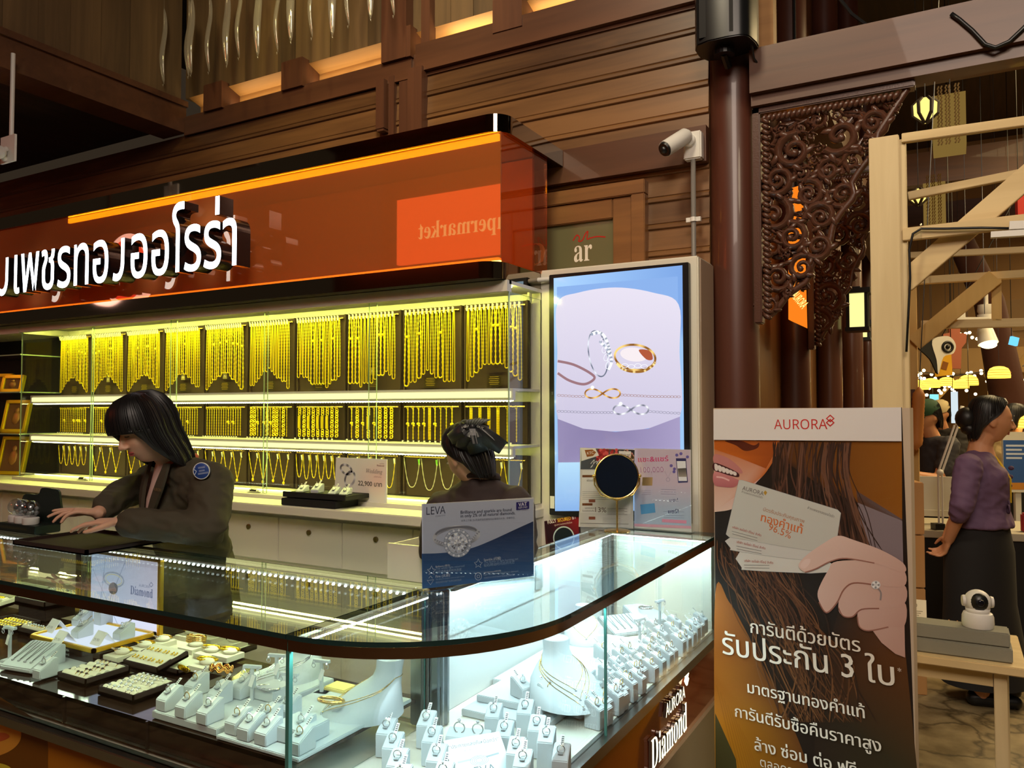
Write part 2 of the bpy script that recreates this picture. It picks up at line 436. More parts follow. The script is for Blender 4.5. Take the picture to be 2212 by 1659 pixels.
M_DOT_Y = emitm('warm_led_dot', (255, 252, 200), 12, 'NONE')
M_LED_W = emitm('cool_led_tape', (205, 245, 255), 135)
M_LED_G = emitm('greenish_led_tape', (228, 255, 214), 46)
M_DOT_W = emitm('cool_led_dot', (240, 252, 255), 14, 'NONE')
M_NEON = emitm('amber_neon', (255, 226, 40), 9)
M_AMBER = emitm('amber_lamp_glow', (255, 176, 70), 9)
M_SIGNW = emitm('white_sign_face', (238, 246, 255), 4.5)
M_SHADE = emitm('glowing_basket_shade', (255, 196, 70), 2.6)
M_BULB = emitm('bulb_glow', (255, 232, 170), 14)
M_PRINT = attrm('printed_picture', rough=.45, spec=.25)
M_SCREEN = attrm('screen_picture', 1.0, .12, .5)
M_SKIN = mat('skin', (226, 178, 148), .5, sub=.15)
M_SKIND = mat('tan_skin', (206, 146, 106), .5, sub=.15)
M_HAIR = mat('black_hair', (22, 20, 21), .42)

def tones(o, per, amt, seed=0):
    me = o.data; r = random.Random(seed); a = me.attributes.new('tone', 'FLOAT', 'POINT'); n = len(me.vertices)
    vals = []; t = 0
    for i in range(n):
        if i % per == 0: t = r.uniform(-amt, amt)
        vals.append(t)
    a.data.foreach_set('value', vals)

M_ORANGE_SIDE = glassm('clear_orange_acrylic', (.90, .58, .36), .012, .08, (1, .82, .66))
_nt = M_ORANGE_SIDE.node_tree; _d = _nt.nodes.new('ShaderNodeBsdfDiffuse'); _d.inputs[0].default_value = lin((214, 104, 60)); _x = _nt.nodes.new('ShaderNodeMixShader'); _x.inputs[0].default_value = .10
_o = _nt.nodes['Material Output']; _s = _o.inputs[0].links[0].from_socket; _nt.links.new(_s, _x.inputs[1]); _nt.links.new(_d.outputs[0], _x.inputs[2]); _nt.links.new(_x.outputs[0], _o.inputs[0])
# ---------------------------------------------------------------- the shell
YW = 3.65
b = MB(); b.b2((-8, -4, -.1), (7, 15, 0))
o = struct(b.build('floor', [mat('floor_x', (90, 80, 60))], world=True), 'brown stamped stone floor with dark cracks')
m = bpy.data.materials.new('stamped_stone'); m.use_nodes = True; nt = m.node_tree; bs = nt.nodes['Principled BSDF']
tc = nt.nodes.new('ShaderNodeTexCoord'); no = nt.nodes.new('ShaderNodeTexNoise'); no.inputs['Scale'].default_value = 3; no.inputs['Detail'].default_value = 5
vo = nt.nodes.new('ShaderNodeTexVoronoi'); vo.feature = 'DISTANCE_TO_EDGE'; vo.inputs['Scale'].default_value = 3.2
mx = nt.nodes.new('ShaderNodeVectorMath'); mx.operation = 'MULTIPLY_ADD'; mx.inputs[1].default_value = (.5, .5, .5)
nt.links.new(tc.outputs['Object'], no.inputs['Vector']); nt.links.new(no.outputs['Color'], mx.inputs[0]); nt.links.new(tc.outputs['Object'], mx.inputs[2])
nt.links.new(mx.outputs[0], vo.inputs['Vector'])
rp = nt.nodes.new('ShaderNodeValToRGB'); rp.color_ramp.elements[0].position = .0; rp.color_ramp.elements[1].position = .07
rp.color_ramp.elements[0].color = lin((98, 84, 58)); rp.color_ramp.elements[1].color = lin((158, 140, 104)); nt.links.new(vo.outputs['Distance'], rp.inputs[0])
n2 = nt.nodes.new('ShaderNodeTexNoise'); n2.inputs['Scale'].default_value = 7; n2.inputs['Detail'].default_value = 6; nt.links.new(tc.outputs['Object'], n2.inputs['Vector'])
r2 = nt.nodes.new('ShaderNodeValToRGB'); r2.color_ramp.elements[0].position = .35; r2.color_ramp.elements[1].position = .7
r2.color_ramp.elements[0].color = (.45, .42, .36, 1); r2.color_ramp.elements[1].color = (1, 1, 1, 1); nt.links.new(n2.outputs['Fac'], r2.inputs[0])
mm = nt.nodes.new('ShaderNodeMix'); mm.data_type = 'RGBA'; mm.blend_type = 'MULTIPLY'; mm.inputs[0].default_value = 1
nt.links.new(rp.outputs[0], mm.inputs[6]); nt.links.new(r2.outputs[0], mm.inputs[7]); nt.links.new(mm.outputs[2], bs.inputs['Base Color']); bs.inputs['Roughness'].default_value = .5
o.data.materials[0] = m

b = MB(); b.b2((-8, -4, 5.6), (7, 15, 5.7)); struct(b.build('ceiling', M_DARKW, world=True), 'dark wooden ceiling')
b = MB(); b.b2((-8, -4.1, 0), (7, -4, 5.6)); struct(b.build('wall_front', mat('shop_wall_opposite', (120, 80, 50), .6), world=True), 'brown shopfront wall behind the viewer')
# back wall: lapped horizontal teak planks
b = MB(); z = 0; h = .132
while z < 3.42:   # board with a small bead along its lower edge
    pr = [(.012, h), (.004, .030), (.008, .026), (.0, .018), (.0, .004), (.006, .0)]; n = len(pr)
    b.add([(x, YW + y, z + q) for x in (-8, -.98) for y, q in pr + [(.1, 0), (.1, h)]], [(i, i + 1, i + 1 + n + 2, i + n + 2) for i in range(n + 1)] + [(n + 1, 0, n + 2, 2 * n + 3)] + [tuple(range(n + 2))[::-1], tuple(range(n + 2, 2 * n + 4))]); z += h
o = struct(b.build('wall_back', M_PLANK, world=True), 'wall of horizontal lapped teak planks'); tones(o, 16, .16, 3)
# upper storey: upright boards above the lit slot
b = MB(); x = -4.7
while x < -.8:
    b.b2((x, YW + .02 + random.uniform(0, .012), 3.70), (x + .148, YW + .1, 5.6)); x += .15
o = struct(b.build('wall_upper', M_BOARD, world=True), 'upper wall of upright brown boards'); tones(o, 8, .14, 5)
b = MB(); y = 1.45
while y < YW:
    b.b2((-4.84, y, 3.62), (-4.72 + random.uniform(0, .012), min(y + .198, YW), 5.6)); y += .2
o = struct(b.build('wall_left', M_BOARD, world=True), 'upper side wall of dark upright boards'); tones(o, 8, .14, 6)
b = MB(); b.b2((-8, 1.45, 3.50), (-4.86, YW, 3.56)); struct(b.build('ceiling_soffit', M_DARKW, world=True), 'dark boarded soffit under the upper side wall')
b = MB(); b.b2((-4.90, 1.45, 3.44), (-4.66, YW, 3.62)); b.b2((-4.80, 1.45, 3.62), (-4.64, YW, 3.66))
struct(b.build('beam_side', M_TEAK, world=True), 'dark beam along the foot of the side wall')
b = MB(); b.b2((-8, 2.2, 3.27), (-5.93, 2.5, 3.49)); struct(b.build('beam_cross', M_TEAK, world=True), 'short dark beam hanging below the soffit')
# slot of light between beam and boards
b = MB(); b.b2((-4.66, YW + .0, 3.42), (-.98, YW + .1, 3.56)); b.b2((-2.66, YW - .03, 3.44), (-.98, YW + .02, 3.60)); b.b2((-4.66, YW - .015, 3.42), (-2.70, YW + .02, 3.545))
struct(b.build('beam_wall', M_TEAK, world=True), 'long teak beam across the plank wall')
b = MB()
b.b2((-4.66, YW + .12, 3.56), (-.98, YW + .20, 3.70)); b.add([(-4.66, YW + .02, 3.70), (-.98, YW + .02, 3.70), (-.98, YW + .14, 3.66), (-4.66, YW + .14, 3.66)], [(0, 1, 2, 3)])
struct(b.build('trim_slot', M_PALEW, world=True), 'pale lit board inside the slot above the beam')
b = MB()
for x in (-4.35, -3.62, -2.78, -2.05, -1.3): b.b2((x - .09, YW - .037, 3.54), (x + .09, YW + .14, 3.722))
struct(b.build('trim_blocks', M_TEAKZ, world=True), 'dark joist ends crossing the slot')
b = MB(); b.b2((-2.90, YW - .04, 3.54), (-2.72, YW + .04, 5.6)); b.b2((-2.62, YW - .03, 3.60), (-2.56, YW + .03, 5.6))
struct(b.build('trim_post', M_TEAKZ, world=True), 'upright teak post on the upper wall')
b = MB()
for x0, x1, z0, z1 in ((-2.93, -2.87, 3.15, 3.44), (-2.70, -2.60, 3.02, 3.46)):
    b.b2((x0, YW - .05, z0), (x1, YW + .03, z1)); b.b2((x0 + .005, YW - .045, z0 - .015), (x1 - .005, YW + .03, z0))
b.b2((-2.86, YW - .02, 2.85), (-2.82, YW + .03, 3.46)); b.b2((-2.79, YW - .01, 2.85), (-2.73, YW + .03, 3.46))
struct(b.build('trim_brackets', M_TEAKZ, world=True), 'pair of stubby dark brackets under the wall beam')
b = MB(); b.b2((-3.2, YW - .045, 2.66), (-.98, YW + .03, 2.83)); struct(b.build('beam_lintel', M_TEAK, world=True), 'dark teak lintel above the window')
for px in ((700, 100), (700, 330)): pass
lamp('slot_lamp_right', 'AREA', (-1.9, YW + .08, 3.62), (-1.9, YW + .08, 4), 1.5, (1, .78, .42), 1.2, .05)
lamp('slot_lamp', 'AREA', (-3.4, YW + .08, 3.575), (-3.4, YW + .08, 4), 2.2, (1, .78, .42), 2.4, .05)
# window with lettering
fr = MB(); X0, X1, Z1 = -2.4, -1.28, 2.62
fr.b2((X0, YW - .05, Z1 - .07), (X1, YW + .03, Z1)); fr.b2((X1 - .07, YW - .049, 1.2), (X1, YW + .03, Z1 - .07)); fr.b2((X0, YW - .035, Z1 - .17), (X1 - .172, YW + .03, Z1 - .072)); fr.b2((X1 - .17, YW - .034, 1.2), (X1 - .071, YW + .03, Z1 - .072))
fr.b2((X0, YW - .02, 1.2), (X1 - .17, YW + .03, 1.24))
o = struct(fr.build('window_1', M_FRAME, world=True, bevel=.004), 'wooden window frame with an olive lettered pane')
b = MB(); b.b2((X0, YW - .012, 1.24), (X1 - .17, YW - .004, Z1 - .17)); b.build('pane', mat('olive_pane', (112, 108, 76), .12, spec=.6), o, world=True)
a = Art((0, YW - .0125, 0), (1, 0, 0), (0, 0, 1))
a.text('𝐚𝐫', (1240, 566), (1279, 562), (240, 230, 212), 1, h=.118); a.text('𝐃', (1141, 574), (1178, 570), (240, 230, 212), 1, h=.118)
a.line(spl([(1238, 520), (1246, 508), (1252, 513), (1250, 521), (1258, 519), (1264, 506), (1270, 500), (1268, 516), (1276, 514), (1290, 511), (1308, 512)], 5, False), .006, (190, 40, 30), 1)
a.line(spl([(1100, 541), (1112, 536), (1122, 539), (1131, 532), (1136, 512), (1138, 491)], 5, False), .011, (200, 36, 30), 1)
a.poly([(1340, 455), (1352, 452), (1352, 570), (1340, 570)], (150, 140, 118), 1)
a.build('lettering', M_PRINT, o)

# columns of the passage
def column(x, y, r, label, h=5.6):
    b = MB(); b.lathe([(r * 1.25, 0), (r * 1.25, .12), (r * 1.05, .16), (r, .2), (r, h)], (0, 0, 0), 40)
    o = b.build('round_column', M_COLUMN, smooth=40); o.location = (x, y, 0); return tag(o, label, 'column', 'round lacquered columns of the passage')
column(-.88, 3.72, .108, 'thick dark red lacquered column beside the screen, carrying the loudspeaker')
for k, t in enumerate(('just behind the big column', 'second row back from the big column', 'third row back from the big column', 'fourth row back from the big column', 'far end of the passage')):
    column(-.86 + .02 * k, 5.15 + 1.45 * k, .10, 'brown round column of the passage, ' + t)
b = MB(); b.b2((-1.0, 3.85, 0), (-.92, 13, 5.6)); o = struct(b.build('wall_passage', wood('passage_boards', (74, 46, 26), (130, 88, 50), 'Z', 5, .35), world=True), 'brown boarded passage wall between the columns')
b = MB(); b.b2((-1, 13.8, 0), (7, 13.9, 5.6)); struct(b.build('wall_far', mat('far_wall', (128, 98, 62), .8), world=True), 'tan far wall of the market hall')
# upper right timbers
b = MB(); b.b2((-.77, YW - .09, 2.92), (3.2, YW + .07, 3.12)); b.b2((-.77, YW - .06, 2.87), (3.2, YW + .04, 2.92), 0)
struct(b.build('beam_passage', M_TEAK, world=True), 'big teak beam running right from the column')
b = MB(); b.b2((-.77, 3.7, 3.12), (-.69, 3.78, 5.6)); struct(b.build('trim_stud', M_PALEW, world=True), 'pale stud standing on the big beam')
b = MB()
for y, z, s in ((5.2, 4.25, .2), (6.4, 3.9, .16), (8.2, 3.6, .3), (10.5, 3.7, .25)): b.b2((-.9, y, z), (6, y + .12, z + s))
for x in (1.2, 2.4, 3.6): b.b2((x, 4.2, 4.5), (x + .12, 13, 4.7))
struct(b.build('beam_hall', M_TEAK, world=True), 'brown beams under the roof of the market hall')
b = MB(); b.b2((-.75, 4.2, 2.0 + 1.1), (-.55, 13, 3.35)); struct(b.build('beam_colonnade', M_TEAK, world=True), 'beam along the top of the passage columns')
for k in range(4):
    a0 = -.5 + .1 * k
b = MB(); b.beam((.75, 4.3, 2.25), (1.15, 4.3, 3.9), .1, .1); b.beam((1.25, 5.3, 2.2), (1.75, 5.3, 4.4), .12, .12); b.b2((1.05, 5.2, 2.0), (1.17, 5.32, 4.3))
struct(b.build('beam_rafters', M_TEAK, world=True), 'slanting dark rafters behind the pine frame')

# ---------------------------------------------------------------- carved brackets
def bracket(name, label, x0, yc, zt, w, hgt, seed, lx=None):
    rnd = random.Random(seed)
    t = thing(name, label, 'carved bracket', (x0, yc, zt - hgt), group='carved wooden brackets')
    # local: x to the right, z up, apex height hgt
    prof = [(1.0, 1.0), (.95, .95), (.86, .86), (.80, .80), (.78, .72), (.70, .66), (.64, .60), (.66, .54), (.58, .48), (.52, .42), (.50, .34), (.42, .30), (.38, .24), (.36, .18), (.24, .13), (.16, .06), (.05, 0)]
    def edge(f):   # width at height fraction f
        for i in range(len(prof) - 1):
            if prof[i + 1][1] <= f <= prof[i][1]:
                k = (f - prof[i + 1][1]) / (prof[i][1] - prof[i + 1][1] + 1e-9); return (prof[i + 1][0] + (prof[i][0] - prof[i + 1][0]) * k) * w
        return 0
    b = MB(); b.b2((0, -.035, 0), (.035, .035, hgt)); b.b2((0, -.035, hgt - .03), (w, .035, hgt))
    b.build('bracket_frame', M_CARVE, t, bevel=.005)
    b = MB()
    for k in range(36): # carved leaf border
        z = hgt * (.03 + .93 * k / 36); b.ball((.056, -.02, z), (.024, .016, .012), 8, M=Matrix.Translation((.056, 0, z)) @ Matrix.Rotation(.6, 4, 'Y') @ Matrix.Translation((-.056, 0, -z)))
    for k in range(26):
        b.ball((.05 + (w - .1) * k / 26, -.02, hgt - .052), (.012, .016, .022), 8, M=Matrix.Translation((.05 + (w - .1) * k / 26, 0, hgt - .052)) @ Matrix.Rotation(.6, 4, 'Y') @ Matrix.Translation((-.05 - (w - .1) * k / 26, 0, -hgt + .052)))
    b.build('leaf_border', M_CARVE, t, smooth=True)
    b = MB(); pts = [(edge(f) - .012, f * hgt) for f in [i / 40 for i in range(1, 40)]]
    b.tube([(x, -.005, z) for x, z in pts], .014, 8)
    placed = []
    for _ in range(9000):
        r = rnd.choice((.115, .095, .08, .065) if _ < 700 else (.06, .05, .04) if _ < 2500 else (.032, .026)); f = rnd.random() ** .8; x = rnd.uniform(.06, w); z = f * (hgt - .07)
        if x + r * .75 > edge(z / hgt) + .006 or z < .05 or z + r > hgt - .05: continue
        if any(math.hypot(x - a, z - c) < (r + q) * .86 for a, c, q in placed): continue
        placed.append((x, z, r))
    for x, z, r in placed:
        s = rnd.choice((-1, 1)); a0 = rnd.uniform(0, 2 * PI); n = 22; turns = rnd.uniform(1.2, 1.7); y0 = rnd.uniform(-.012, .008)
        pp = []; rr = []
        for k in range(n):
            u = k / (n - 1); q = r * (1 - .86 * u); a = a0 + s * u * turns * 2 * PI
            pp.append((x + q * math.cos(a), y0 - .012 * u, z + q * math.sin(a))); rr.append(r * (.27 - .13 * u))
        b.tube(pp, rr, 6, flat=1.0); b.ball(pp[-1], r * .24, 8)
        for k in range(5): # leaf lobes along the scroll
            u = .05 + .14 * k; q = r * (1.04 - .8 * u); a = a0 + s * u * turns * 2 * PI
            M = Matrix.Translation((x + q * math.cos(a), y0 - .006, z + q * math.sin(a))) @ Matrix.Rotation(-(a + s * .9), 4, 'Y')
            b.ball((r * .16, 0, 0), (r * .44, .014, r * .19), 8, M=M)
        a = a0 + PI * .5
        b.tube([(x + r * .9 * math.cos(a0), 0, z + r * .9 * math.sin(a0)), (x + r * 1.35 * math.cos(a0 + .3), .005, z + r * 1.35 * math.sin(a0 + .3))], [r * .2, r * .08], 6)
    for _ in range(80):
        f = rnd.random() ** .8; x = rnd.uniform(.05, w); z = f * (hgt - .05)
        if x > edge(z / hgt) - .01 or z < .04: continue
        M = Matrix.Translation((x, .006, z)) @ Matrix.Rotation(rnd.uniform(0, PI), 4, 'Y'); L_ = rnd.uniform(.035, .07); b.ball((0, 0, 0), (L_, .010, L_ * .34), 8, M=M); b.tube([M @ V((-L_, -.008, 0)), M @ V((0, -.012, .004)), M @ V((L_, -.008, 0))], [.002, .005, .002], 5)
    b.build('scrollwork', M_CARVE, t, smooth=60)
    return t
bracket('carved_bracket', 'carved openwork scroll bracket under the big beam beside the lacquered column', -.772, YW, 2.87, .66, .98, 4)
bracket('carved_bracket', 'shadowed openwork scroll bracket on the column behind the orange hanging sign', -.76, 5.1, 2.95, .50, 1.08, 9)

# ---------------------------------------------------------------- hanging clear pouches
def drop_mesh(L, w):
    b = MB(); n = 18; rings = []
    for i in range(n + 1):
        u = i / n; ww = w * min(1, (math.sin(PI * u) ** .45 if 0 < u < 1 else .03)); ww = max(ww, .0015)
        tw = .25 * math.sin(u * 5)
        rings.append([(ww * math.cos(a) * math.cos(tw), ww * .45 * math.sin(a) + .012 * math.sin(u * 7), -u * L) for a in [2 * PI * k / 10 for k in range(10)]])
    b.loft(rings); b.tube([(0, 0, -L), (.004, 0, -L - .018)], [.004, .001], 5); b.tube([(0, 0, 1.1), (0, 0, 0)], .0012, 4)
    return b
M_POUCH = glassm('clear_pouch', (.86, .84, .78), .12, .22, (1, .95, .8))
_nt = M_POUCH.node_tree; _d = _nt.nodes.new('ShaderNodeBsdfDiffuse'); _d.inputs[0].default_value = lin((226, 218, 196)); _x = _nt.nodes.new('ShaderNodeMixShader'); _x.inputs[0].default_value = .22
_o = _nt.nodes['Material Output']; _s = _o.inputs[0].links[0].from_socket; _nt.links.new(_s, _x.inputs[1]); _nt.links.new(_d.outputs[0], _x.inputs[2]); _nt.links.new(_x.outputs[0], _o.inputs[0])
dm = drop_mesh(.53, .026).mesh('clear_pouch', M_POUCH, smooth=True)
for i in range(14):
    x = -4.66 + .15 * i + (0.08 if i == 1 else 0)
    o = bpy.data.objects.new('hanging_pouch', dm); COL.objects.link(o); o.location = (x, 3.46 + .02 * math.sin(i * 2.1), 4.25 + .012 * math.sin(i * 1.7)); o.rotation_euler = (0, 0, .5 * math.sin(i * 3.3))
    tag(o, 'slim clear pouch hanging before the upper wall, %s from the left of its row' % nth(i), 'hanging decoration', 'clear pouches hanging along the upper wall')
lamp('pouch_spot', 'SPOT', (-3.3, 2.6, 5.3), (-3.6, 3.46, 4.0), 40, (1, .85, .3), .06, spot=.55)
# ---------------------------------------------------------------- the orange fascia and its lit sign
def led_row(mb, a, b, n, s, mi=0, nrm=(0, 0, -1)):
    a = V(a); b = V(b)
    for k in range(n):
        mb.ball(a.lerp(b, (k + .5) / n), (s, s, s * .7), 6, mi)
XE = -1.735; YF = 3.0
fas = thing('sign_fascia', 'long orange acrylic sign fascia with a glowing amber line and polished dark edge', 'shop fascia', (-4.3, YF, 2.09))
b = MB(); b.b2((-7.5, YF, 2.166), (XE, YF + .008, 2.742)); b.build('front_panel', M_ORANGE, fas, world=True)
b = MB(); b.b2((XE - .008, YF + .008, 2.166), (XE, 3.46, 2.742)); b.build('side_panel', M_ORANGE_SIDE, fas, world=True)
def rounded_edge(y0, y1, x1, r, n=8):   # plan outline of the trims: along the front, round the corner, back to the wall
    pts = [(-7.5, y0)]; pts += [(x1 - r + r * math.sin(a), y0 + r - r * math.cos(a)) for a in [PI / 2 * k / n for k in range(n + 1)]]
    pts += [(x1, y1), (-7.5, y1)]; return pts
b = MB(); b.prism(rounded_edge(YF - .015, 3.6, XE + .02, .09), 2.744, 2.825); b.build('top_trim', M_DARKMIR, fas, world=True, smooth=30)
b = MB(); b.prism(rounded_edge(YF - .02, 3.45, XE - .005, .10), 2.088, 2.164); b.build('mirror_band', M_DARKMIR, fas, world=True, smooth=30)
b = MB(); b.b2((-4.98, YF + .015, 2.710), (XE - .02, YF + .03, 2.740)); b.build('neon_line', M_NEON, fas, world=True)
b = MB(); b.b2((-7.4, YF + .03, 2.17), (XE - .03, YF + .06, 2.185)); b.build('lower_glow_strip', M_AMBER, fas, world=True)
b = MB(); b.b2((-7.45, YF + .40, 2.17), (XE - .05, YF + .42, 2.74)); b.build('inner_board', mat('fascia_inner', (190, 110, 60), .7), fas, world=True)

sg = thing('illuminated_sign', 'white glowing Thai channel-letter sign standing off the orange fascia', 'shop sign', (-4.2, 2.88, 2.262))
M_RET = mat('letter_return', (70, 64, 66), .12, .8)
s = 'งเพชรทองออโรร่า'; chunks = ['ง', 'เ', 'พ', 'ช', 'ร', 'ท', 'อ', 'ง', 'อ', 'อ', 'โ', 'ร', 'ร่', 'า']
def adv(t):
    vs, _, _ = textgeo(t + 'า', 3); return max(v[0] for v in vs)
GLYPH = {'โ': [(.33, .82), (.20, .82), (.11, .79), (.07, .72), (.09, .65), (.15, .58), (.17, .50), (.17, .25), (.17, .0)], 'ง': [(.36, .54), (.36, .32), (.35, .16), (.29, .06), (.19, .03), (.09, .05)]}
x = 0; end = adv(s[:-1]); k = 2.06 / (end - .6); kz = .42; tip = onY(510, 570, 2.785).x; k = (tip - onY(30, 600, 2.785).x) / (end - .62); zb = onY(490, 574, 2.785).z; kz = (onY(455, 481, 2.785).z - onY(455, 583, 2.785).z) / .57
pre = ''
for c in chunks:
    off = adv(pre) - adv(''); pre += c
    if c in GLYPH:   # plain-stroke letters of this typeface
        pa = spl(GLYPH[c], 6, False); L = []; R = []
        for i_ in range(len(pa)):
            t_ = (V((*pa[min(i_ + 1, len(pa) - 1)], 0)) - V((*pa[max(i_ - 1, 0)], 0))).normalized(); L.append((pa[i_][0] - t_.y * .048, pa[i_][1] + t_.x * .048)); R.append((pa[i_][0] + t_.y * .048, pa[i_][1] - t_.x * .048))
        g_ = MB(); g_.prism(L + R[::-1], -.5, .5, 0, side_mi=1); vs, fs, ns = g_.v, g_.f, [1 if m_ == 0 else 0 for m_ in g_.m]
    else: vs, fs, ns = textgeo(c, 4, .5, .006)
    vv = [(tip - (end - (p[0] + off)) * k, (-p[2]) * .09 + (-.05), p[1] * kz) for p in vs]
    b = MB(); b.v = [(p[0], 2.88 + p[1], zb + p[2]) for p in vv]
    b.f = list(fs); b.m = [0 if n > .5 else 1 for n in ns]
    b.build('letter', [M_SIGNW, M_RET], sg, world=True)
b = MB()
for x in (-5.6, -5.0, -4.4, -3.8, -3.4): b.beam((x, 2.95, 2.32), (x, YF - .001, 2.32), .012, .012); 
b.b2((-6.2, 2.955, 2.295), (-3.3, 2.965, 2.31)); b.build('sign_rail', M_BLACK, sg, world=True)

# signs on the far side of the hall that the fascia mirrors
t = thing('lightbox_sign', 'red-orange supermarket lightbox sign on the opposite shopfront', 'lit sign', (-6.3, -3.95, 3.79))
b = MB(); b.b2((-7.62, -3.99, 3.79), (-5.0, -3.9, 4.82)); b.build('lightbox', emitm('red_lightbox', (255, 96, 44), 3.0), t, world=True)
a = Art((-5.45, -3.895, 4.15), (-1, 0, 0), (0, 0, 1), px=False); a.text('𝐒𝐮𝐩𝐞𝐫𝐦𝐚𝐫𝐤𝐞𝐭', (0, 0), (1.75, 0), (255, 190, 120), 1, h=.26); a.build('lettering', attrm('lit_lettering_strong', 3.4), t)
t = thing('round_lit_sign', 'round red lightbox with white rim hanging opposite the fascia', 'lit sign', (-7.2, 1.0, 2.52))
M = Matrix.Translation((0, 0, .38)) @ Matrix.Rotation(PI / 2, 4, 'X')
b = MB(); b.lathe([(.37, -.04), (.37, .04)], M=M, seg=40); b.build('rim', emitm('round_sign_rim', (255, 200, 190), 4.5), t)
b = MB(); b.lathe([(.31, -.05), (.31, .05)], M=M, seg=40); b.build('face', emitm('round_sign_face', (255, 70, 50), 3.4), t)
b = MB(); b.tube([(0, 0, .74), (0, 0, 3.07)], .012); b.build('hanger', M_BLACK, t)
a = Art((-7.0, 1.052, 2.74), (-1, 0, 0), (0, 0, 1), px=False); a.text('เงินโบ', (0, 0), (.42, 0), (255, 220, 190), 1); a.text('ดอก', (.02, .2), (.36, .2), (255, 210, 60), 1); a.build('lettering', attrm('lit_lettering_strong', 3.4), t)

# ---------------------------------------------------------------- gold cabinet
YC, XL, XR = 3.08, -5.59, -1.735
cab = thing('gold_display_cabinet', 'long yellow-lit glass cabinet of gold necklaces against the plank wall', 'display cabinet', (-3.66, 3.25, 1.0))
b = MB(); b.b2((XL, 3.40, 1.03), (XR, 3.44, 2.09)); b.build('back_panel', M_WHITE, cab, world=True)
b = MB(); b.b2((XL, YC - .02, 2.035), (XR, YC + .02, 2.086)); b.b2((XL, YC, 2.07), (XR, 3.44, 2.086)); b.build('pelmet', M_WHITE, cab, world=True)
b = MB(); b.b2((XL, YC - .05, 1.03), (XR, 3.40, 1.05)); b.build('cabinet_floor', M_WHITE, cab, world=True)
for i, (z0, z1) in enumerate(((1.545, 1.60), (1.285, 1.335))):
    b = MB(); b.b2((XL + .02, YC + .05, z1 - .012), (XR - .01, 3.40, z1)); b.b2((XL + .02, YC + .05, z0), (XR - .01, YC + .075, z1 - .012))
    sh = b.build('shelf', M_WHITE, cab, world=True)
    b = MB(); b.b2((XL + .05, YC + .042, z0 + .012), (XR - .02, YC + .050, z1 - .014)); b.build('lit_edge', emitm('lit_shelf_edge', (250, 244, 170), 1.3), sh, world=True)
    b = MB(); b.b2((XL + .05, YC + .052, z0 - .004), (XR - .02, YC + .073, z0)); b.build('light_tape', M_LED_Y, sh, world=True)
    b = MB(); led_row(b, (XL + .05, YC + .062, z0 - .005), (XR - .02, YC + .062, z0 - .005), 210, .0035); b.build('light_dots', M_DOT_Y, sh, world=True)
b = MB(); b.b2((XL + .05, YC + .03, 2.062), (XR - .02, YC + .06, 2.069)); b.build('top_light_tape', emitm('warm_top_tape', (250, 250, 112), 86), cab, world=True)
b = MB(); led_row(b, (XL + .05, YC + .045, 2.058), (XR - .02, YC + .045, 2.058), 230, .005); b.build('top_light_dots', M_DOT_Y, cab, world=True)
b = MB(); b.b2((XL, YC + .1, 1.053), (XR - .02, YC + .112, 1.056)); led_row(b, (XL + .05, YC + .1, 1.056), (XR - .02, YC + .1, 1.056), 200, .003); b.build('floor_light_dots', emitm('floor_led', (255, 245, 160), 6), cab, world=True)
def pane(mb, lo, hi):   # glass sheet with coloured cut edges (material 1)
    lo = V(lo); hi = V(hi); d = hi - lo; ax = min(range(3), key=lambda i: d[i])
    big = {0: (3, 5), 1: (2, 4), 2: (0, 1)}[ax]
    mb.box((lo + hi) / 2, d, 1, face_mi={k: 0 for k in big})
edges = [-5.59, -4.80, -4.02, -3.26, -2.52, XR]
for i in range(5):
    y = YC - .004 + (.012 if i % 2 else 0)
    b = MB(); pane(b, (edges[i] - .02 * (i > 0), y, 1.05), (edges[i + 1] + .02 * (i < 4), y + .007, 2.035))
    g = b.build('sliding_door', [M_GLASS, M_EDGEP], cab, world=True)
    if i in (0, 2, 3):
        b = MB(); M = Matrix.Translation((edges[i + 1] - .06, y - .01, 1.062)) @ Matrix.Rotation(PI / 2, 4, 'Y'); b.lathe([(.011, -.025), (.011, .025)], M=M, seg=14); b.b2((edges[i + 1] - .1, y - .02, 1.05), (edges[i + 1] - .02, y, 1.056)); b.build('door_lock', M_CHROME, g, world=True)
b = MB(); pane(b, (XR - .007, YC, 1.05), (XR, 3.40, 2.035)); b.build('end_glass', [M_GLASS, M_EDGEP], cab, world=True)
b = MB(); pane(b, (XL, YC, 1.05), (XL + .007, 3.40, 2.035)); b.build('end_glass', [M_GLASS, M_EDGEP], cab, world=True)
NP = 10; PW = (XR - XL - .06) / NP
def board(i, z0, z1, y):
    x = XL + .03 + PW * i
    b = MB(); b.b2((x + .008, y, z0), (x + PW - .008, y + .02, z1)); b.b2((x + .008, y - .012, z0), (x + .02, y, z1)); b.b2((x + PW - .02, y - .012, z0), (x + PW - .008, y, z1))
    o = b.build('display_board', M_BROWNV, cab, world=True, bevel=.002)
    b = MB(); b.beam((x + .02, y - .014, z1 - .022), (x + PW - .02, y - .014, z1 - .022), .006, .006); b.build('hanging_rail', M_GOLDP, o, world=True)
    return o
for i in range(NP):
    board(i, 1.605, 2.03, 3.34); board(i, 1.338, 1.54, 3.34); board(i, 1.055, 1.28, 3.34)
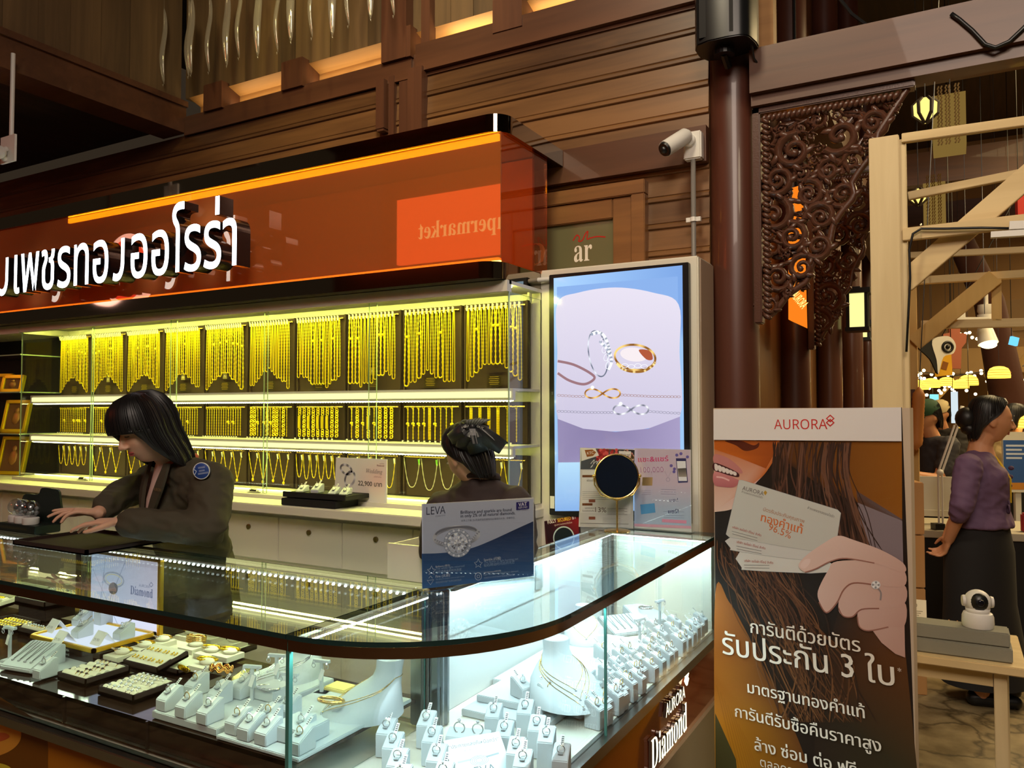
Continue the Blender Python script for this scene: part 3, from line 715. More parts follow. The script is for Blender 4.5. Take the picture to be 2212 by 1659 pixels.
# small plaques on the boards
a = Art((0, 3.318, 0), (1, 0, 0), (0, 0, 1), px=False)
for i in range(NP):
    x = XL + .03 + PW * (i + .5)
    a.poly([(x - .04, 1.615), (x + .04, 1.615), (x + .04, 1.672), (x - .04, 1.672)], (34, 24, 14), 0)
    for k in range(5): a.line([(x - .025 - .004 * (k % 2), 1.663 - .009 * k), (x + .025 + .004 * (k % 2), 1.663 - .009 * k)], .0025, (150, 128, 40), 1)
    if i in (1, 3, 4, 7):
        a.poly([(x - .018, 1.69), (x + .018, 1.69), (x + .018, 1.73), (x - .018, 1.73)], (150, 140, 90), 0); a.poly(ell(x, 1.71, .013, .013), (236, 226, 170), 1); a.line(ell(x, 1.71, .008, .010), .003, (90, 80, 50), 2, True)
a.build('board_plaque', M_PRINT, cab)

M_CHAIN = mat('chain_gold', (255, 228, 34), .32, .6)
M_CHAINW = mat('chain_white_gold', (225, 222, 200), .28, .75)
def ucurve(L, w, step=.009):
    pts = []; n = int((L - w / 2) / step)
    for k in range(n): pts.append((-w / 2 * (.35 + .65 * (k / n) ** .5), 0, -step * k))
    r = w / 2; z = -(L - r)
    for k in range(9): t = PI * k / 8; pts.append((-r * math.cos(t), 0, z - r * math.sin(t)))
    for k in range(n)[::-1]: pts.append((w / 2 * (.35 + .65 * (k / n) ** .5), 0, -step * k))
    return pts
def beads(n, r, style):
    if style == 0: return [r * (1.0 if k % 2 else .62) for k in range(n)]
    if style == 1: return [r * (1.25 if k % 3 == 0 else .7) for k in range(n)]
    return [r] * n
_CM = {}
def necklace_proto(L, style):
    key = (round(L / .02), style)
    if key not in _CM:
        L = key[0] * .02; w = (.018, .026, .014)[style]; p = ucurve(L, w)
        b = MB(); b.tube(p, beads(len(p), (.0034, .0042, .0028)[style], style), 5); b.torus((0, 0, .005), .006, .0016, 10, 5, M=Matrix.Rotation(PI / 2, 4, 'X'))
        if style == 1: b.ball((0, 0, -L * .32), (.012, .006, .008), 8)
        c = b.mesh('gold_chain', M_CHAIN, smooth=True)
        b = MB(); b.box((0, -.012, .010), (.011, .002, .030), M=Matrix.Rotation(.5, 4, 'X') @ Matrix.Rotation(.35, 4, 'Y')); t = b.mesh('price_tag', M_TAG)
        _CM[key] = (c, t)
    return _CM[key]
def hang(name, parts, loc, label, cat, group):
    t = thing(name, label, cat, loc, group=group)
    for n, me in parts:
        o = bpy.data.objects.new(n, me); COL.objects.link(o); o.parent = t
    return t
rnd = random.Random(11)
counts = [17, 17, 18, 17, 17, 15, 15, 13, 12, 13]
desc = ('rope', 'beaded', 'thin smooth')
for i in range(NP):
    x0 = XL + .03 + PW * i; n = counts[i]
    for k in range(n):
        f = (k + .5) / n; u = abs(2 * f - 1)
        L = (.27 + .11 * u ** 1.3) if i < 6 or i > 8 else (.30 + .07 * abs(math.sin(3.1 * f + i)))
        L += rnd.uniform(-.008, .008); st = rnd.choice((0, 0, 1, 2))
        c, t = necklace_proto(L, st)
        hang('gold_necklace', (('chain', c), ('price_tag', t)), (x0 + .03 + (PW - .06) * f, 3.312, 2.004),
             '%s gold necklace hanging %s from left on the %s top-row board from the left' % (desc[st], nth(k), nth(i)), 'necklace', 'gold necklaces on the top row')
# middle row: bracelets
_BM = {}
def bracelet_proto(kind):
    if kind in _BM: return _BM[kind]
    b = MB(); L = .165
    if kind == 0: n = 20; b.tube([(0, 0, -L * k / n) for k in range(n + 1)], [.0034 if k % 2 else .0020 for k in range(n + 1)], 5)
    elif kind == 1:
        n = 18; b.tube([(0, 0, -L * k / n) for k in range(n + 1)], [.0040 if k % 2 else .0024 for k in range(n + 1)], 5)
        b.ball((0, -.002, -L * .5), (.012, .006, .008), 8); b.ball((.006, -.002, -L * .56), .006, 8)
    elif kind == 2: # curb links
        for k in range(12): b.torus((0, 0, -.006 - .0138 * k), .0085, .0032, 10, 5, M=Matrix.Translation((0, 0, 0)) @ Matrix.Identity(4) if 0 else None) if 0 else b.torus((0, 0, 0), .0088, .0030, 10, 5, M=Matrix.Translation((0, 0, -.008 - .0132 * k)) @ Matrix.Rotation(PI / 2 + .35 * (-1) ** k, 4, 'X') @ Matrix.Rotation(.5, 4, 'Z'))
    elif kind == 3: # flat mesh band
        for k in range(20):
            for j in (-1, 0, 1): b.ball((j * .006, 0, -.004 - .0082 * k), (.0034, .0028, .0044), 6)
    elif kind == 4: # plate bracelet
        for k in (0, 1, 2, 9, 10, 11): b.torus((0, 0, 0), .0088, .0030, 10, 5, M=Matrix.Translation((0, 0, -.008 - .0132 * k)) @ Matrix.Rotation(PI / 2, 4, 'X'))
        b.box((0, -.003, -.08), (.018, .005, .07))
    b.torus((0, 0, .004), .0055, .0016, 10, 5, M=Matrix.Rotation(PI / 2, 4, 'X'))
    c = b.mesh('gold_links', M_CHAIN, smooth=40)
    b = MB(); b.box((-.004, -.003, -L - .020), (.011, .0015, .028), M=Matrix.Rotation(.15, 4, 'Y')); t = b.mesh('price_tag', M_TAG)
    _BM[kind] = (c, t); return _BM[kind]
bn = ('thin beaded', 'charm', 'heavy curb-link', 'woven flat', 'plate')
bc = [14, 14, 14, 14, 15, 12, 9, 8, 9, 6]
for i in range(NP):
    x0 = XL + .03 + PW * i; n = bc[i]
    for k in range(n):
        kind = rnd.choice((0, 0, 0, 1)) if i < 5 else rnd.choice((0, 1, 2)) if i == 5 else rnd.choice((2, 2, 1, 3, 4)) if i < 8 else rnd.choice((1, 0, 3)) if i == 8 else rnd.choice((0, 3, 3))
        c, t = bracelet_proto(kind)
        o = hang('gold_bracelet', (('links', c), ('price_tag', t)), (x0 + .035 + (PW - .07) * (k + .5) / n, 3.312, 1.512),
             '%s gold bracelet hanging %s from left on the %s middle-row board from the left' % (bn[kind], nth(k), nth(i)), 'bracelet', 'gold bracelets on the middle row')
# bottom row: open V and U necklaces
_VM = {}
def vneck_proto(w, L, white, pend):
    key = (round(w, 3), round(L, 3), white, pend)
    if key not in _VM:
        n = 26; pts = []
        for k in range(n + 1):
            u = -1 + 2 * k / n; pts.append((u * w / 2, -.002, -L * (1 - abs(u) ** (1.25 if pend else 2.6))))
        b = MB(); b.tube(pts, [.0028 if k % 2 else .0016 for k in range(n + 1)], 5)
        c = b.mesh('chain', M_CHAINW if white else M_CHAIN, smooth=True)
        b = MB(); b.ball((0, -.004, -L - .010), (.010, .005, .011), 8); b.torus((0, -.003, -L + .002), .004, .0012, 10, 5, M=Matrix.Rotation(PI / 2, 4, 'X')); p = b.mesh('pendant', M_CHAIN, smooth=True) if pend else None
        b = MB(); b.box((w / 2 - .004, -.008, -.018), (.010, .002, .030), M=Matrix.Rotation(.2, 4, 'X')); t = b.mesh('price_tag', M_TAG if not white else mat('green_price_tag', (120, 200, 60), .6))
        _VM[key] = (c, p, t)
    return _VM[key]
lay = [(5, 0, 0), (3, 0, 1), (3, 0, 1), (4, 0, 1), (4, 0, 1), (4, 0, 1), (6, 0, 0), (4, 0, 0), (3, 1, 0), (3, 0, 0)]
lay[8] = (3, 1, 0)
for i, (n, wh, pe) in enumerate(lay):
    x0 = XL + .03 + PW * i; w = (PW - .05) / n
    for k in range(n):
        c, p, t = vneck_proto(w * .92, (.13 if n > 4 else .15) + .01 * (k % 2), wh, pe)
        parts = [('chain', c)] + ([('pendant', p)] if p else []) + [('price_tag', t)]
        hang('gold_necklace', parts, (x0 + .025 + w * (k + .5), 3.314, 1.252), '%s necklace hanging %s from left on the %s bottom-row board from the left' % ('fine white gold' if wh else ('gold pendant' if pe else 'thin gold'), nth(k), nth(i)), 'necklace', 'necklaces on the bottom row')

# white base units under the cabinet
b = MB(); b.b2((-7.2, 2.84, .985), (XR + .01, 3.45, 1.03)); b.build('worktop', M_WHITE, world=True, bevel=.004); tag(COL.objects[-1], 'long white ledge under the gold cabinet', 'worktop')
for i in range(13):
    x1 = XR - .42 * i; x0 = x1 - .42
    if x0 < -7.2: break
    t = thing('cabinet_unit', 'white lockable base cabinet under the gold display, %s from its right end' % nth(i), 'cabinet', ((x0 + x1) / 2, 3.2, 0), group='white base cabinets behind the counter')
    b = MB(); b.b2((x0, 2.95, .08), (x1, 3.44, .984)); b.b2((x0, 3.0, 0), (x1, 3.44, .08)); b.build('body', M_WHITE, t, world=True)
    for z0, z1 in ((.735, .955), (.10, .70)):
        b = MB(); b.b2((x0 + .002, 2.928, z0), (x1 - .002, 2.949, z1)); d = b.build('door', M_WHITE, t, world=True, bevel=.002)
        b = MB(); M = Matrix.Translation(((x0 + x1) / 2, 2.926, z1 - .06)) @ Matrix.Rotation(PI / 2, 4, 'X'); b.lathe([(.013, -.002), (.013, .006), (.009, .008)], M=M, seg=16); b.build('lock', mat('brass_lock', (128, 112, 70), .3, .9), d, world=True)
# plaque shelves further left
sh = thing('plaque_shelf', 'glass-shelved rack of gold plaques at the left edge of the photo', 'shelf unit', (-6.4, 3.25, 1.03))
b = MB(); b.b2((-7.2, 3.40, 1.03), (-5.61, 3.44, 2.08)); b.build('back_panel', M_BLACKM, sh, world=True)
b = MB(); b.b2((-7.2, YC - .02, 2.03), (-5.6, 3.44, 2.085)); b.build('pelmet', M_WHITE, sh, world=True)
for z in (1.33, 1.62, 1.88):
    b = MB(); pane(b, (-7.2, YC, z), (-5.61, 3.40, z + .008)); b.build('glass_shelf', [M_GLASS, M_EDGEP], sh, world=True)
for i, (px, py, z, w, h, tl) in enumerate(((22, 775, 1.63, .19, .13, 'top shelf, leaning'), (0, 768, 1.63, .17, .15, 'top shelf, behind the leaning plaque'), (26, 870, 1.34, .22, .24, 'middle shelf beside the cabinet glass'), (18, 975, 1.035, .24, .28, 'ledge, tallest of the plaques'))):
    p = onY(px, py, 3.2 + (.08 if i == 1 else 0))
    t = thing('gold_plaque', 'gold-framed relief plaque on the ' + tl, 'plaque', (p.x, p.y, z), rot=(-.22, 0, .25))
    b = MB()
    for lo, hi in (((-w / 2, 0, 0), (w / 2, .03, .025)), ((-w / 2, 0, h - .025), (w / 2, .03, h)), ((-w / 2, 0, 0), (-w / 2 + .025, .03, h)), ((w / 2 - .025, 0, 0), (w / 2, .03, h))): b.b2(lo, hi)
    b.build('frame', M_CHAIN, t, bevel=.003)
    b = MB(); b.b2((-w / 2 + .02, .012, .02), (w / 2 - .02, .02, h - .02)); b.build('backing', mat('plaque_brown', (110, 76, 40), .6), t)
    b = MB(); b.ball((0, .012, h * .45), (w * .16, .012, h * .2), 12); b.ball((0, .012, h * .68), (w * .08, .012, h * .09), 12); b.build('relief_figure', mat('plaque_relief', (176, 130, 70), .4, .5), t, smooth=True)

# ---------------------------------------------------------------- advertising screen in its white housing
HX0, HX1, YS = -1.745, -.964, 3.40
t = thing('screen_housing', 'tall white housing that holds the portrait advertising screen', 'display housing', (-1.35, 3.5, 0))
b = MB(); b.b2((HX0, YS, 0), (HX1, 3.64, 2.18)); b.build('housing_body', M_WHITE, t, world=True, bevel=.006)
b = MB(); b.b2((HX1 - .001, YS + .03, .02), (HX1 + .004, 3.64, 2.17)); b.build('side_panel', mat('beige_laminate', (172, 150, 130), .45), t, world=True)
b = MB(); b.tube([(-1.78, 3.36, 2.02), (-1.78, 3.36, 2.11), (-1.76, 3.37, 2.13), (-1.70, 3.38, 2.13), (-1.60, 3.39, 2.13)], .012, 8); b.build('corner_bracket', M_WHITEM, t, world=True, smooth=True)
tv = thing('advertising_screen', 'portrait screen showing rings and infinity bracelets on a pale plinth', 'screen', (-1.335, 3.385, 1.0))
TX0, TX1, TZ0, TZ1, TY = -1.678, -.997, 1.003, 2.148, 3.365
b = MB(); b.b2((TX0, TY, TZ0), (TX1, YS - .001, TZ1)); b.build('bezel', M_BLACK, tv, world=True, bevel=.003)
a = Art((0, TY - .001, 0), (1, 0, 0), (0, 0, 1), step=.0002)
def L3(c0, c1, t): return tuple(c0[i] + (c1[i] - c0[i]) * t for i in range(3))
q = [(1196, 601), (1474, 573), (1479, 1103), (1199, 1104)]
a.grid(q, lambda u, v: L3((165, 205, 246), (120, 160, 220), u) if v < .3 else (150, 190, 232), 0)
a.poly([(1203, 620), (1464, 597), (1470, 1000), (1205, 1003)], (132, 170, 226), 1)
# plinth: curved top and fabric side
a.poly([p for p in spl([(1204, 760), (1204, 656), (1250, 632), (1330, 621), (1410, 632), (1466, 658), (1468, 760), (1469, 900), (1400, 925), (1330, 932), (1260, 926), (1205, 905)], 6)], lambda x, y: L3((222, 216, 232), (186, 180, 208), min(1, max(0, (y - 640) / 300)) * .7 + min(1, max(0, (1300 - x) / 200)) * .15), 2)
a.poly([(1204, 885), (1205, 905), (1260, 926), (1330, 933), (1400, 926), (1469, 900), (1470, 1000), (1206, 1001)], lambda x, y: L3((128, 118, 158), (160, 150, 188), min(1, max(0, (x - 1300) / 170)) if x > 1300 else 0.5 * min(1, (1300 - x) / 100)), 3)
a.poly([(1206, 999), (1480, 996), (1481, 1103), (1200, 1104)], lambda x, y: L3((176, 214, 240), (126, 168, 222), (y - 998) / 110), 4)
def ring2(cx, cy, rx, ry, rot, wd, c0, c1, L, n=40):
    p = ell(cx, cy, rx, ry, rot, n); a.line(p, wd, lambda x, y: L3(c0, c1, .5 + .5 * math.sin((x + y) * .16)), L, True)
a.line(spl([(1205, 780), (1240, 788), (1275, 806), (1284, 818), (1262, 830), (1230, 822), (1205, 806)], 6, False), .012, (150, 112, 120), 5)
ring2(1292, 764, 20, 50, -.16, .006, (96, 104, 124), (236, 240, 250), 6)
a.line(spl([(1276, 722), (1292, 717), (1306, 726), (1314, 745), (1319, 765), (1321, 784), (1314, 800)], 6, False), .012, lambda x, y: (250, 252, 255) if int(x * 1.3 + y) % 3 else (120, 130, 150), 7)
for k in range(16): a.poly(ell(1279 + 42 * math.sin(k / 15 * 1.7), 722 + 5.4 * k * (k > 3) - 1.2 * k, 3.2, 3.2, n=8), (252, 253, 255) if k % 2 else (150, 160, 180), 8)
for k in range(4): a.line(ell(1302 + 4 * k, 738 + 17 * k, 5, 8, .3, 14), .0022, (240, 244, 252), 8, True)
ring2(1372, 772, 44, 27, .12, .010, (130, 80, 30), (252, 214, 130), 6)
a.poly(ell(1370, 766, 30, 15, .12), (236, 226, 230), 5.5); a.poly(spl([(1380, 756), (1404, 758), (1410, 776), (1396, 776)], 5), (170, 84, 56), 5.8)
a.line(spl([(1332, 784), (1345, 797), (1366, 803), (1390, 802), (1408, 792), (1416, 782)], 6, False), .010, lambda x, y: (255, 226, 150) if int(x) % 2 else (150, 100, 40), 7)
for k in range(4): a.line(ell(1350 + 14 * k, 790 + 2 * (k % 2), 7, 4.5, 0, 14), .002, (244, 246, 250), 8, True)
for cx, cy, c0, c1 in ((1302, 850, (250, 206, 120), (140, 84, 30)), (1363, 885, (246, 248, 252), (110, 112, 130))):
    p = [(cx + 38 * math.cos(t) / (1 + math.sin(t) ** 2), cy + 24 * math.sin(t) * math.cos(t) / (1 + math.sin(t) ** 2) * 1.15) for t in [2 * PI * k / 60 for k in range(60)]]
    a.line(p, .0075, lambda x, y: L3(c0, c1, .5 + .5 * math.sin(x * .3 + y * .2)), 7, True); a.poly(ell(cx - 22, cy - 13, 4, 4, n=10), (244, 250, 255), 8)
    for s, x0, x1 in ((0, 1204, cx - 38), (1, cx + 38, 1470)):
        n = max(3, int(abs(x1 - x0) / 7))
        for k in range(n): a.line(ell(x0 + (x1 - x0) * (k + .5) / n, cy + 2 + (5 - abs(k - n / 2) * .3) * .5 + (4 if s else 3) * (k / n), 4, 2.2, 0, 8), .0014, c1, 7, True)
a.build('picture', attrm('screen_picture', .92), tv)
a = Art((0, TY - .0008, 0), (0, 0, 1), (-1, 0, 0), px=False); q = onY(1193, 852, TY); a.text('LG', (q.z, -q.x - .004), (q.z + .012, -q.x - .004), (150, 152, 156), 0); a.build('maker_mark', M_PRINT, tv)
b = MB(); p = onY(1193, 1085, TY - .002); b.box(p, (.022, .002, .058)); b.build('sticker', M_TAG, tv, world=True)
# ---------------------------------------------------------------- glass counters
XD = -1.357; YB, Y0 = 1.945, 1.36; ZT0, ZT = .968, .98; ZF = .575
XO = -.862; RC = .49; CC = (XD, Y0 + RC)
def outer(off=0, n=20, y1=3.345):
    """outside line of the curved counter, inset by off"""
    r = RC - off
    return [(CC[0] + (XO - XD - RC) * 0 + r * math.sin(a), CC[1] - r * math.cos(a)) for a in [PI / 2 * k / n for k in range(n + 1)]] + [(XO - off + (XD + RC - XO), y1)]
XO = XD + RC   # the straight run starts where the arc ends
def ribbon(o0, o1, z0, z1, mi=0, mb=None, y1=3.345, edge=None):
    a = outer(o0, y1=y1); c = outer(o1, y1=y1); mb = mb or MB(); mb.prism(a + c[::-1], z0, z1, mi); return mb
XLc = -5.2
lc = thing('straight_glass_counter', 'long straight glass jewellery counter at the lower left with an amber front', 'display counter', (-3.3, 1.65, 0))
cc = thing('curved_glass_counter', 'bright white glass jewellery counter with a rounded corner, right of the joint', 'display counter', (-1.1, 2.4, 0))
b = MB(); pane(b, (XLc, Y0 - .006, ZT0), (XD - .002, YB + .01, ZT)); b.build('top_glass', [M_GLASS_TOP, M_EDGED], lc, world=True)
b = MB(); b.b2((XLc, Y0, .940), (XD - .002, Y0 + .014, .966)); b.build('top_rail', M_BRONZE, lc, world=True)
b = MB(); pane(b, (XLc, Y0 + .0145, ZF), (XD - .004, Y0 + .0205, .945)); b.build('front_glass', [M_GLASS, M_EDGE], lc, world=True)
b = MB(); pane(b, (XLc, YB - .008, ZF), (XD - .05, YB - .002, ZT0)); b.build('back_glass', [M_GLASS, M_EDGE], lc, world=True)
b = MB(); pane(b, (XD - .012, Y0 + .006, ZF), (XD - .005, YB - .03, ZT0)); b.build('end_glass', [M_GLASS, M_EDGE], lc, world=True)
b = MB(); b.b2((XLc, Y0 - .006, .545), (XD, Y0 + .04, ZF)); b.b2((XLc, Y0 - .002, .05), (XD, Y0 + .02, .08)); b.build('base_frame', M_STEEL, lc, world=True, bevel=.003)
b = MB(); b.b2((XLc, Y0 + .03, .0), (XD, YB, .56)); b.build('base_body', M_WHITE, lc, world=True)
b = MB(); b.b2((XLc, Y0 + .055, ZF), (XD - .03, Y0 + .062, .650)); b.b2((XLc, Y0 + .055, .642), (XD - .03, YB - .012, .650))
for x in (-2.31, -1.93): b.b2((x - .003, Y0 + .05, ZF), (x + .003, Y0 + .056, .652))
b.build('deck', M_BROWNG, lc, world=True)
b = MB()
for x, y in ((-3.03, YB - .02), (XD - .03, YB - .02), (-4.2, YB - .02)): b.b2((x - .022, y - .022, ZF), (x + .022, y + .022, ZT0)); b.b2((x - .03, y - .006, ZF), (x + .03, y + .006, ZT0))
b.build('post', M_STEEL, lc, world=True, bevel=.004)
b = MB(); b.b2((XLc, YB - .03, .952), (XD - .06, YB - .012, .958), 1, face_mi={0: 0}); b.build('light_tape', [M_LED_G, M_WHITEM], lc, world=True)
b = MB(); led_row(b, (XLc, YB - .032, .950), (XD - .07, YB - .032, .950), 150, .0052); b.build('light_dots', M_DOT_W, lc, world=True)
b = MB(); b.b2((XLc, Y0 + .022, .950), (XD - .02, Y0 + .034, .956), 1, face_mi={0: 0}); b.build('light_tape', [M_LED_G, M_WHITEM], lc, world=True)
b = MB(); led_row(b, (XLc, Y0 + .030, .948), (XD - .02, Y0 + .030, .948), 150, .0035); b.build('light_dots', M_DOT_W, lc, world=True)
a = Art((0, Y0 + .0285, 0), (1, 0, 0), (0, 0, 1), px=False)
a.grid([(XLc, .54), (XD, .54), (XD, .09), (XLc, .09)], lambda u, v: L3((196, 134, 22), (168, 104, 24), u), 0, 20, 6)
a.px = True
a.poly(spl([(-60, 1500), (60, 1545), (100, 1590), (104, 1659), (108, 1760), (-60, 1760)], 6), (120, 74, 18), 1)
a.poly(spl([(-60, 1498), (20, 1520), (78, 1556), (60, 1562), (30, 1560), (0, 1575), (-60, 1580)], 6), (74, 44, 14), 2)
a.poly(spl([(-60, 1570), (0, 1560), (40, 1566), (44, 1600), (10, 1628), (-60, 1640)], 6), (226, 160, 60), 3)
a.poly(spl([(-30, 1590), (5, 1582), (22, 1590), (6, 1600), (-30, 1606)], 6), (196, 96, 50), 4)
a.poly(spl([(-60, 1650), (0, 1648), (30, 1668), (10, 1720), (-60, 1740)], 6), (226, 210, 60), 4)
a.build('front_picture', M_PRINT, lc)

top = outer(-.006); poly = top + [(XD - .025, 3.345), (XD - .025, YB + .01), (XD + .002, YB + .01), (XD + .002, Y0 - .006)]
b = MB(); b.prism(poly, ZT0, ZT, 0, side_mi=1); b.build('top_glass', [M_GLASS_TOP, M_EDGED], cc, world=True)
ribbon(0, .014, .940, .966).build('top_rail', M_BRONZE, cc, world=True, smooth=35)
ribbon(.0145, .0195, ZF, .945).build('curved_front_glass', M_GLASS, cc, world=True, smooth=35)
p = outer(.007)[-1]; ys_ = onX(1310, 1400, XO - .004).y
for lo, hi in (((p[0] - .005, p[1] - .006, ZF), (p[0] + .005, p[1] + .001, .966)), ((XD - .004, Y0 + .001, ZF), (XD + .004, Y0 + .012, .966)), ((XO - .011, ys_ - .002, ZF), (XO - .003, ys_ + .002, .939))):
    b = MB(); b.b2(lo, hi); b.build('glass_seam', M_EDGE, cc, world=True)
b = MB(); pane(b, (XD - .02, 3.335, ZF), (XO, 3.342, .966)); b.build('end_glass', [M_GLASS, M_EDGE], cc, world=True)
ribbon(-.012, .03, .542, ZF).build('base_frame', M_STEEL, cc, world=True, smooth=35)
ribbon(-.002, .02, .0, .30).build('plinth', mat('beige_metal', (176, 166, 146), .35, .5), cc, world=True, smooth=35)
M_BASEP = mat('orange_brown_gloss_panel', (150, 62, 18), .10, .25, coat=.6)
pl = outer(.012); b = MB(); b.prism(pl + [(XD - .02, 3.345), (XD - .02, YB), (XD, YB), (XD, Y0 + .012)], .0, .545); b.build('base_panel', M_BASEP, cc, world=True, smooth=35)
b = MB(); b.prism(outer(.03) + [(XD - .01, 3.33), (XD - .01, Y0 + .03)], .560, .5755); b.build('case_floor', M_WHITE, cc, world=True)
b = MB(); b.b2((XD - .022, YB + .03, ZF), (XD - .012, 3.33, .80)); b.b2((XD - .024, YB + .03, .80), (XD - .010, 3.33, .945)); b.build('sliding_door', mat('white_acrylic', (240, 244, 244), .25), cc, world=True)
b = MB(); b.b2((XD - .010, 2.62, .83), (XD - .006, 2.68, .92)); b.build('door_pull', mat('grey_pull', (170, 176, 180), .4), cc, world=True)
b = MB(); b.b2((XD - .01, 3.326, ZF), (XO - .03, 3.333, .966)); b.build('end_panel', M_WHITE, cc, world=True)
b = MB()
for x, y in ((XD + .015, YB + .005), (XD + .0, 3.29)): b.b2((x - .03, y - .02, ZF), (x + .03, y + .02, ZT0)); b.b2((x - .036, y - .004, ZF), (x + .036, y + .004, ZT0)); b.b2((x + .012, y - .026, ZF), (x + .02, y + .026, ZT0))
b.build('post', mat('polished_aluminium', (190, 196, 200), .14, 1), cc, world=True, bevel=.003)
b = MB()
for lo, hi in (((XD + .030, YB + .05, .955), (XD + .044, 3.25, .961)), ((XD + .02, 3.265, .955), (XO - .04, 3.28, .961)), ((XD + .004, Y0 + .06, .955), (XD + .014, YB - .04, .961)), ((XO - .030, 1.9, .946), (XO - .018, 3.30, .952))): b.b2(lo, hi, 1, face_mi={0: 0})
q_ = outer(.024)[:-1]
for i in range(len(q_) - 1): m_ = (V((*q_[i], .949)), V((*q_[i + 1], .949))); n0 = len(b.m); b.beam(m_[0], m_[1], .012, .006, 1); b.m[n0] = 0
b.build('light_tape', [M_LED_W, M_WHITEM], cc, world=True)
b = MB(); led_row(b, (XD + .037, YB + .05, .953), (XD + .037, 3.25, .953), 90, .0045); led_row(b, (XD + .03, 3.272, .953), (XO - .04, 3.272, .953), 34, .006); led_row(b, (XD + .010, Y0 + .06, .953), (XD + .010, YB - .04, .953), 44, .006)
pp = outer(.028, y1=3.3)
for i in range(len(pp) - 1): led_row(b, (*pp[i], .945), (*pp[i + 1], .945), max(1, round((V(pp[i + 1]) - V(pp[i])).length / .016)), .003)
b.build('light_dots', M_DOT_W, cc, world=True)
# lit name on the base and small printed lines
a = Art((XO + .0125 - .012, 0, 0), (0, 1, 0), (0, 0, 1)); a.L = 0
def sidelit(txt, y0, y1, z, h, m):
    vs, fs, ns = textgeo(txt, 3, .3); x0 = min(v[0] for v in vs); x1 = max(v[0] for v in vs); k = (y1 - y0) / (x1 - x0)
    b = MB(); b.v = [(XO - .012 + .012 + v[2] * .02 - .004, y0 + (v[0] - x0) * k, z + v[1] * h / .69) for v in vs]; b.f = list(fs); b.m = [0 if n > .5 else 1 for n in ns]
    return b.build('lit_lettering', m, cc, world=True)
mw = emitm('warm_letter_face', (255, 240, 196), 2.6)
sidelit('𝐃𝐢𝐚𝐦𝐨𝐧𝐝', 2.47, 2.86, .335, .10, [mw, M_STEEL]); sidelit('AURORA', 2.62, 2.84, .455, .045, [mw, M_STEEL])
b = MB(); b.torus((0, 0, 0), .018, .004, 4, 4, M=Matrix.Translation((XO, 2.865, .53)) @ Matrix.Rotation(PI / 2, 4, 'Y')); b.torus((0, 0, 0), .018, .004, 4, 4, M=Matrix.Translation((XO, 2.865, .51)) @ Matrix.Rotation(PI / 2, 4, 'Y')); b.build('lit_emblem', mw, cc, world=True)

# ---------------------------------------------------------------- display pieces
def on(px, py, z): p = onZ(px, py, z); return p
_BK = {}
def block_mesh(h, w=.042, d=.06):
    k = (round(h, 3), w, d)
    if k not in _BK:
        b = MB(); hb = h; hf = h - (.026 if h < .07 else .022)
        b.prism([(-d / 2, 0), (d / 2, 0), (d / 2, hb), (d * .28, hb), (-d / 2, hf)], -w / 2, w / 2, M=Matrix(((0, 0, 1, 0), (1, 0, 0, 0), (0, 1, 0, 0), (0, 0, 0, 1))))
        me = b.mesh('block', M_GREY, bevel=.0022)
        b = MB(); b.box((0, -.006, h - .011), (.012, .022, .002), M=None); _BK[k] = (me, b.mesh('slot', mat('slot_lining', (150, 156, 158), .7)))
    return _BK[k]
R1 = .0098
def ring_parts():
    out = []
    for m, st in ((M_SILVER, 0), (M_GOLDP, 0), (M_SILVER, 1), (M_GOLD, 1)):
        b = MB(); b.torus((0, 0, R1), R1, .0012, 22, 6, M=Matrix.Translation((0, 0, R1)) @ Matrix.Rotation(PI / 2, 4, 'X') @ Matrix.Translation((0, 0, -R1))); band = b.mesh('band', m, smooth=True)
        b = MB()
        if st == 0: b.lathe([(.0006, -.004), (.0036, 0), (.0026, .0016), (.0004, .0018)], (0, 0, R1 * 2 + .004), 8)
        else:
            for k in range(5):
                t = (k - 2) * .28; b.lathe([(.0004, -.002), (.0019, 0), (.0012, .001), (.0003, .0011)], (R1 * 1.08 * math.sin(t), 0, R1 + R1 * 1.14 * math.cos(t)), 6)
        out.append((band, b.mesh('stone', M_STONE)))
    b = MB(); b.add([(-.0045, .006, .006), (.0045, .006, .006), (.0045, .020, .013), (-.0045, .020, .013), (.0045, .042, .030), (-.0045, .042, .030)], [(0, 1, 2, 3), (3, 2, 4, 5)]); n = len(b.v)
    b.add([(x, y + .0006, z - .0006) for x, y, z in b.v[:6]], [(3, 2, 1, 0), (5, 4, 2, 3)])
    for k in range(4): b.add([(-.003, .024 + .004 * k, .0165 + .0031 * k), (.003, .024 + .004 * k, .0165 + .0031 * k), (.003, .026 + .004 * k, .0181 + .0031 * k), (-.003, .026 + .004 * k, .0181 + .0031 * k)], [(0, 1, 2, 3)], 1)
    return out, b.mesh('price_tag', [M_TAG, mat('tag_print', (70, 70, 76), .7)])
RINGS, RTAG = ring_parts()
def put(n, me, parent): o = bpy.data.objects.new(n, me); COL.objects.link(o); o.parent = parent; return o
def stand_with_ring(x, y, z, h, rz, sl, rl, gs, gr, kind=0, w=.042, dd=.06):
    bm, sm = block_mesh(h, w, dd); t = thing('ring_stand', sl, 'ring stand', (x, y, z), rz, gs); put('block', bm, t); put('slot', sm, t)
    q = V((x, y, z)) + Matrix.Rotation(rz, 3, 'Z') @ V((0, -.006, h - (.0145 if h < .07 else .0125)))
    r = thing('ring', rl, 'ring', q, rz, gr); put('band', RINGS[kind][0], r); put('stone', RINGS[kind][1], r); put('price_tag', RTAG, r)
rk = random.Random(3)
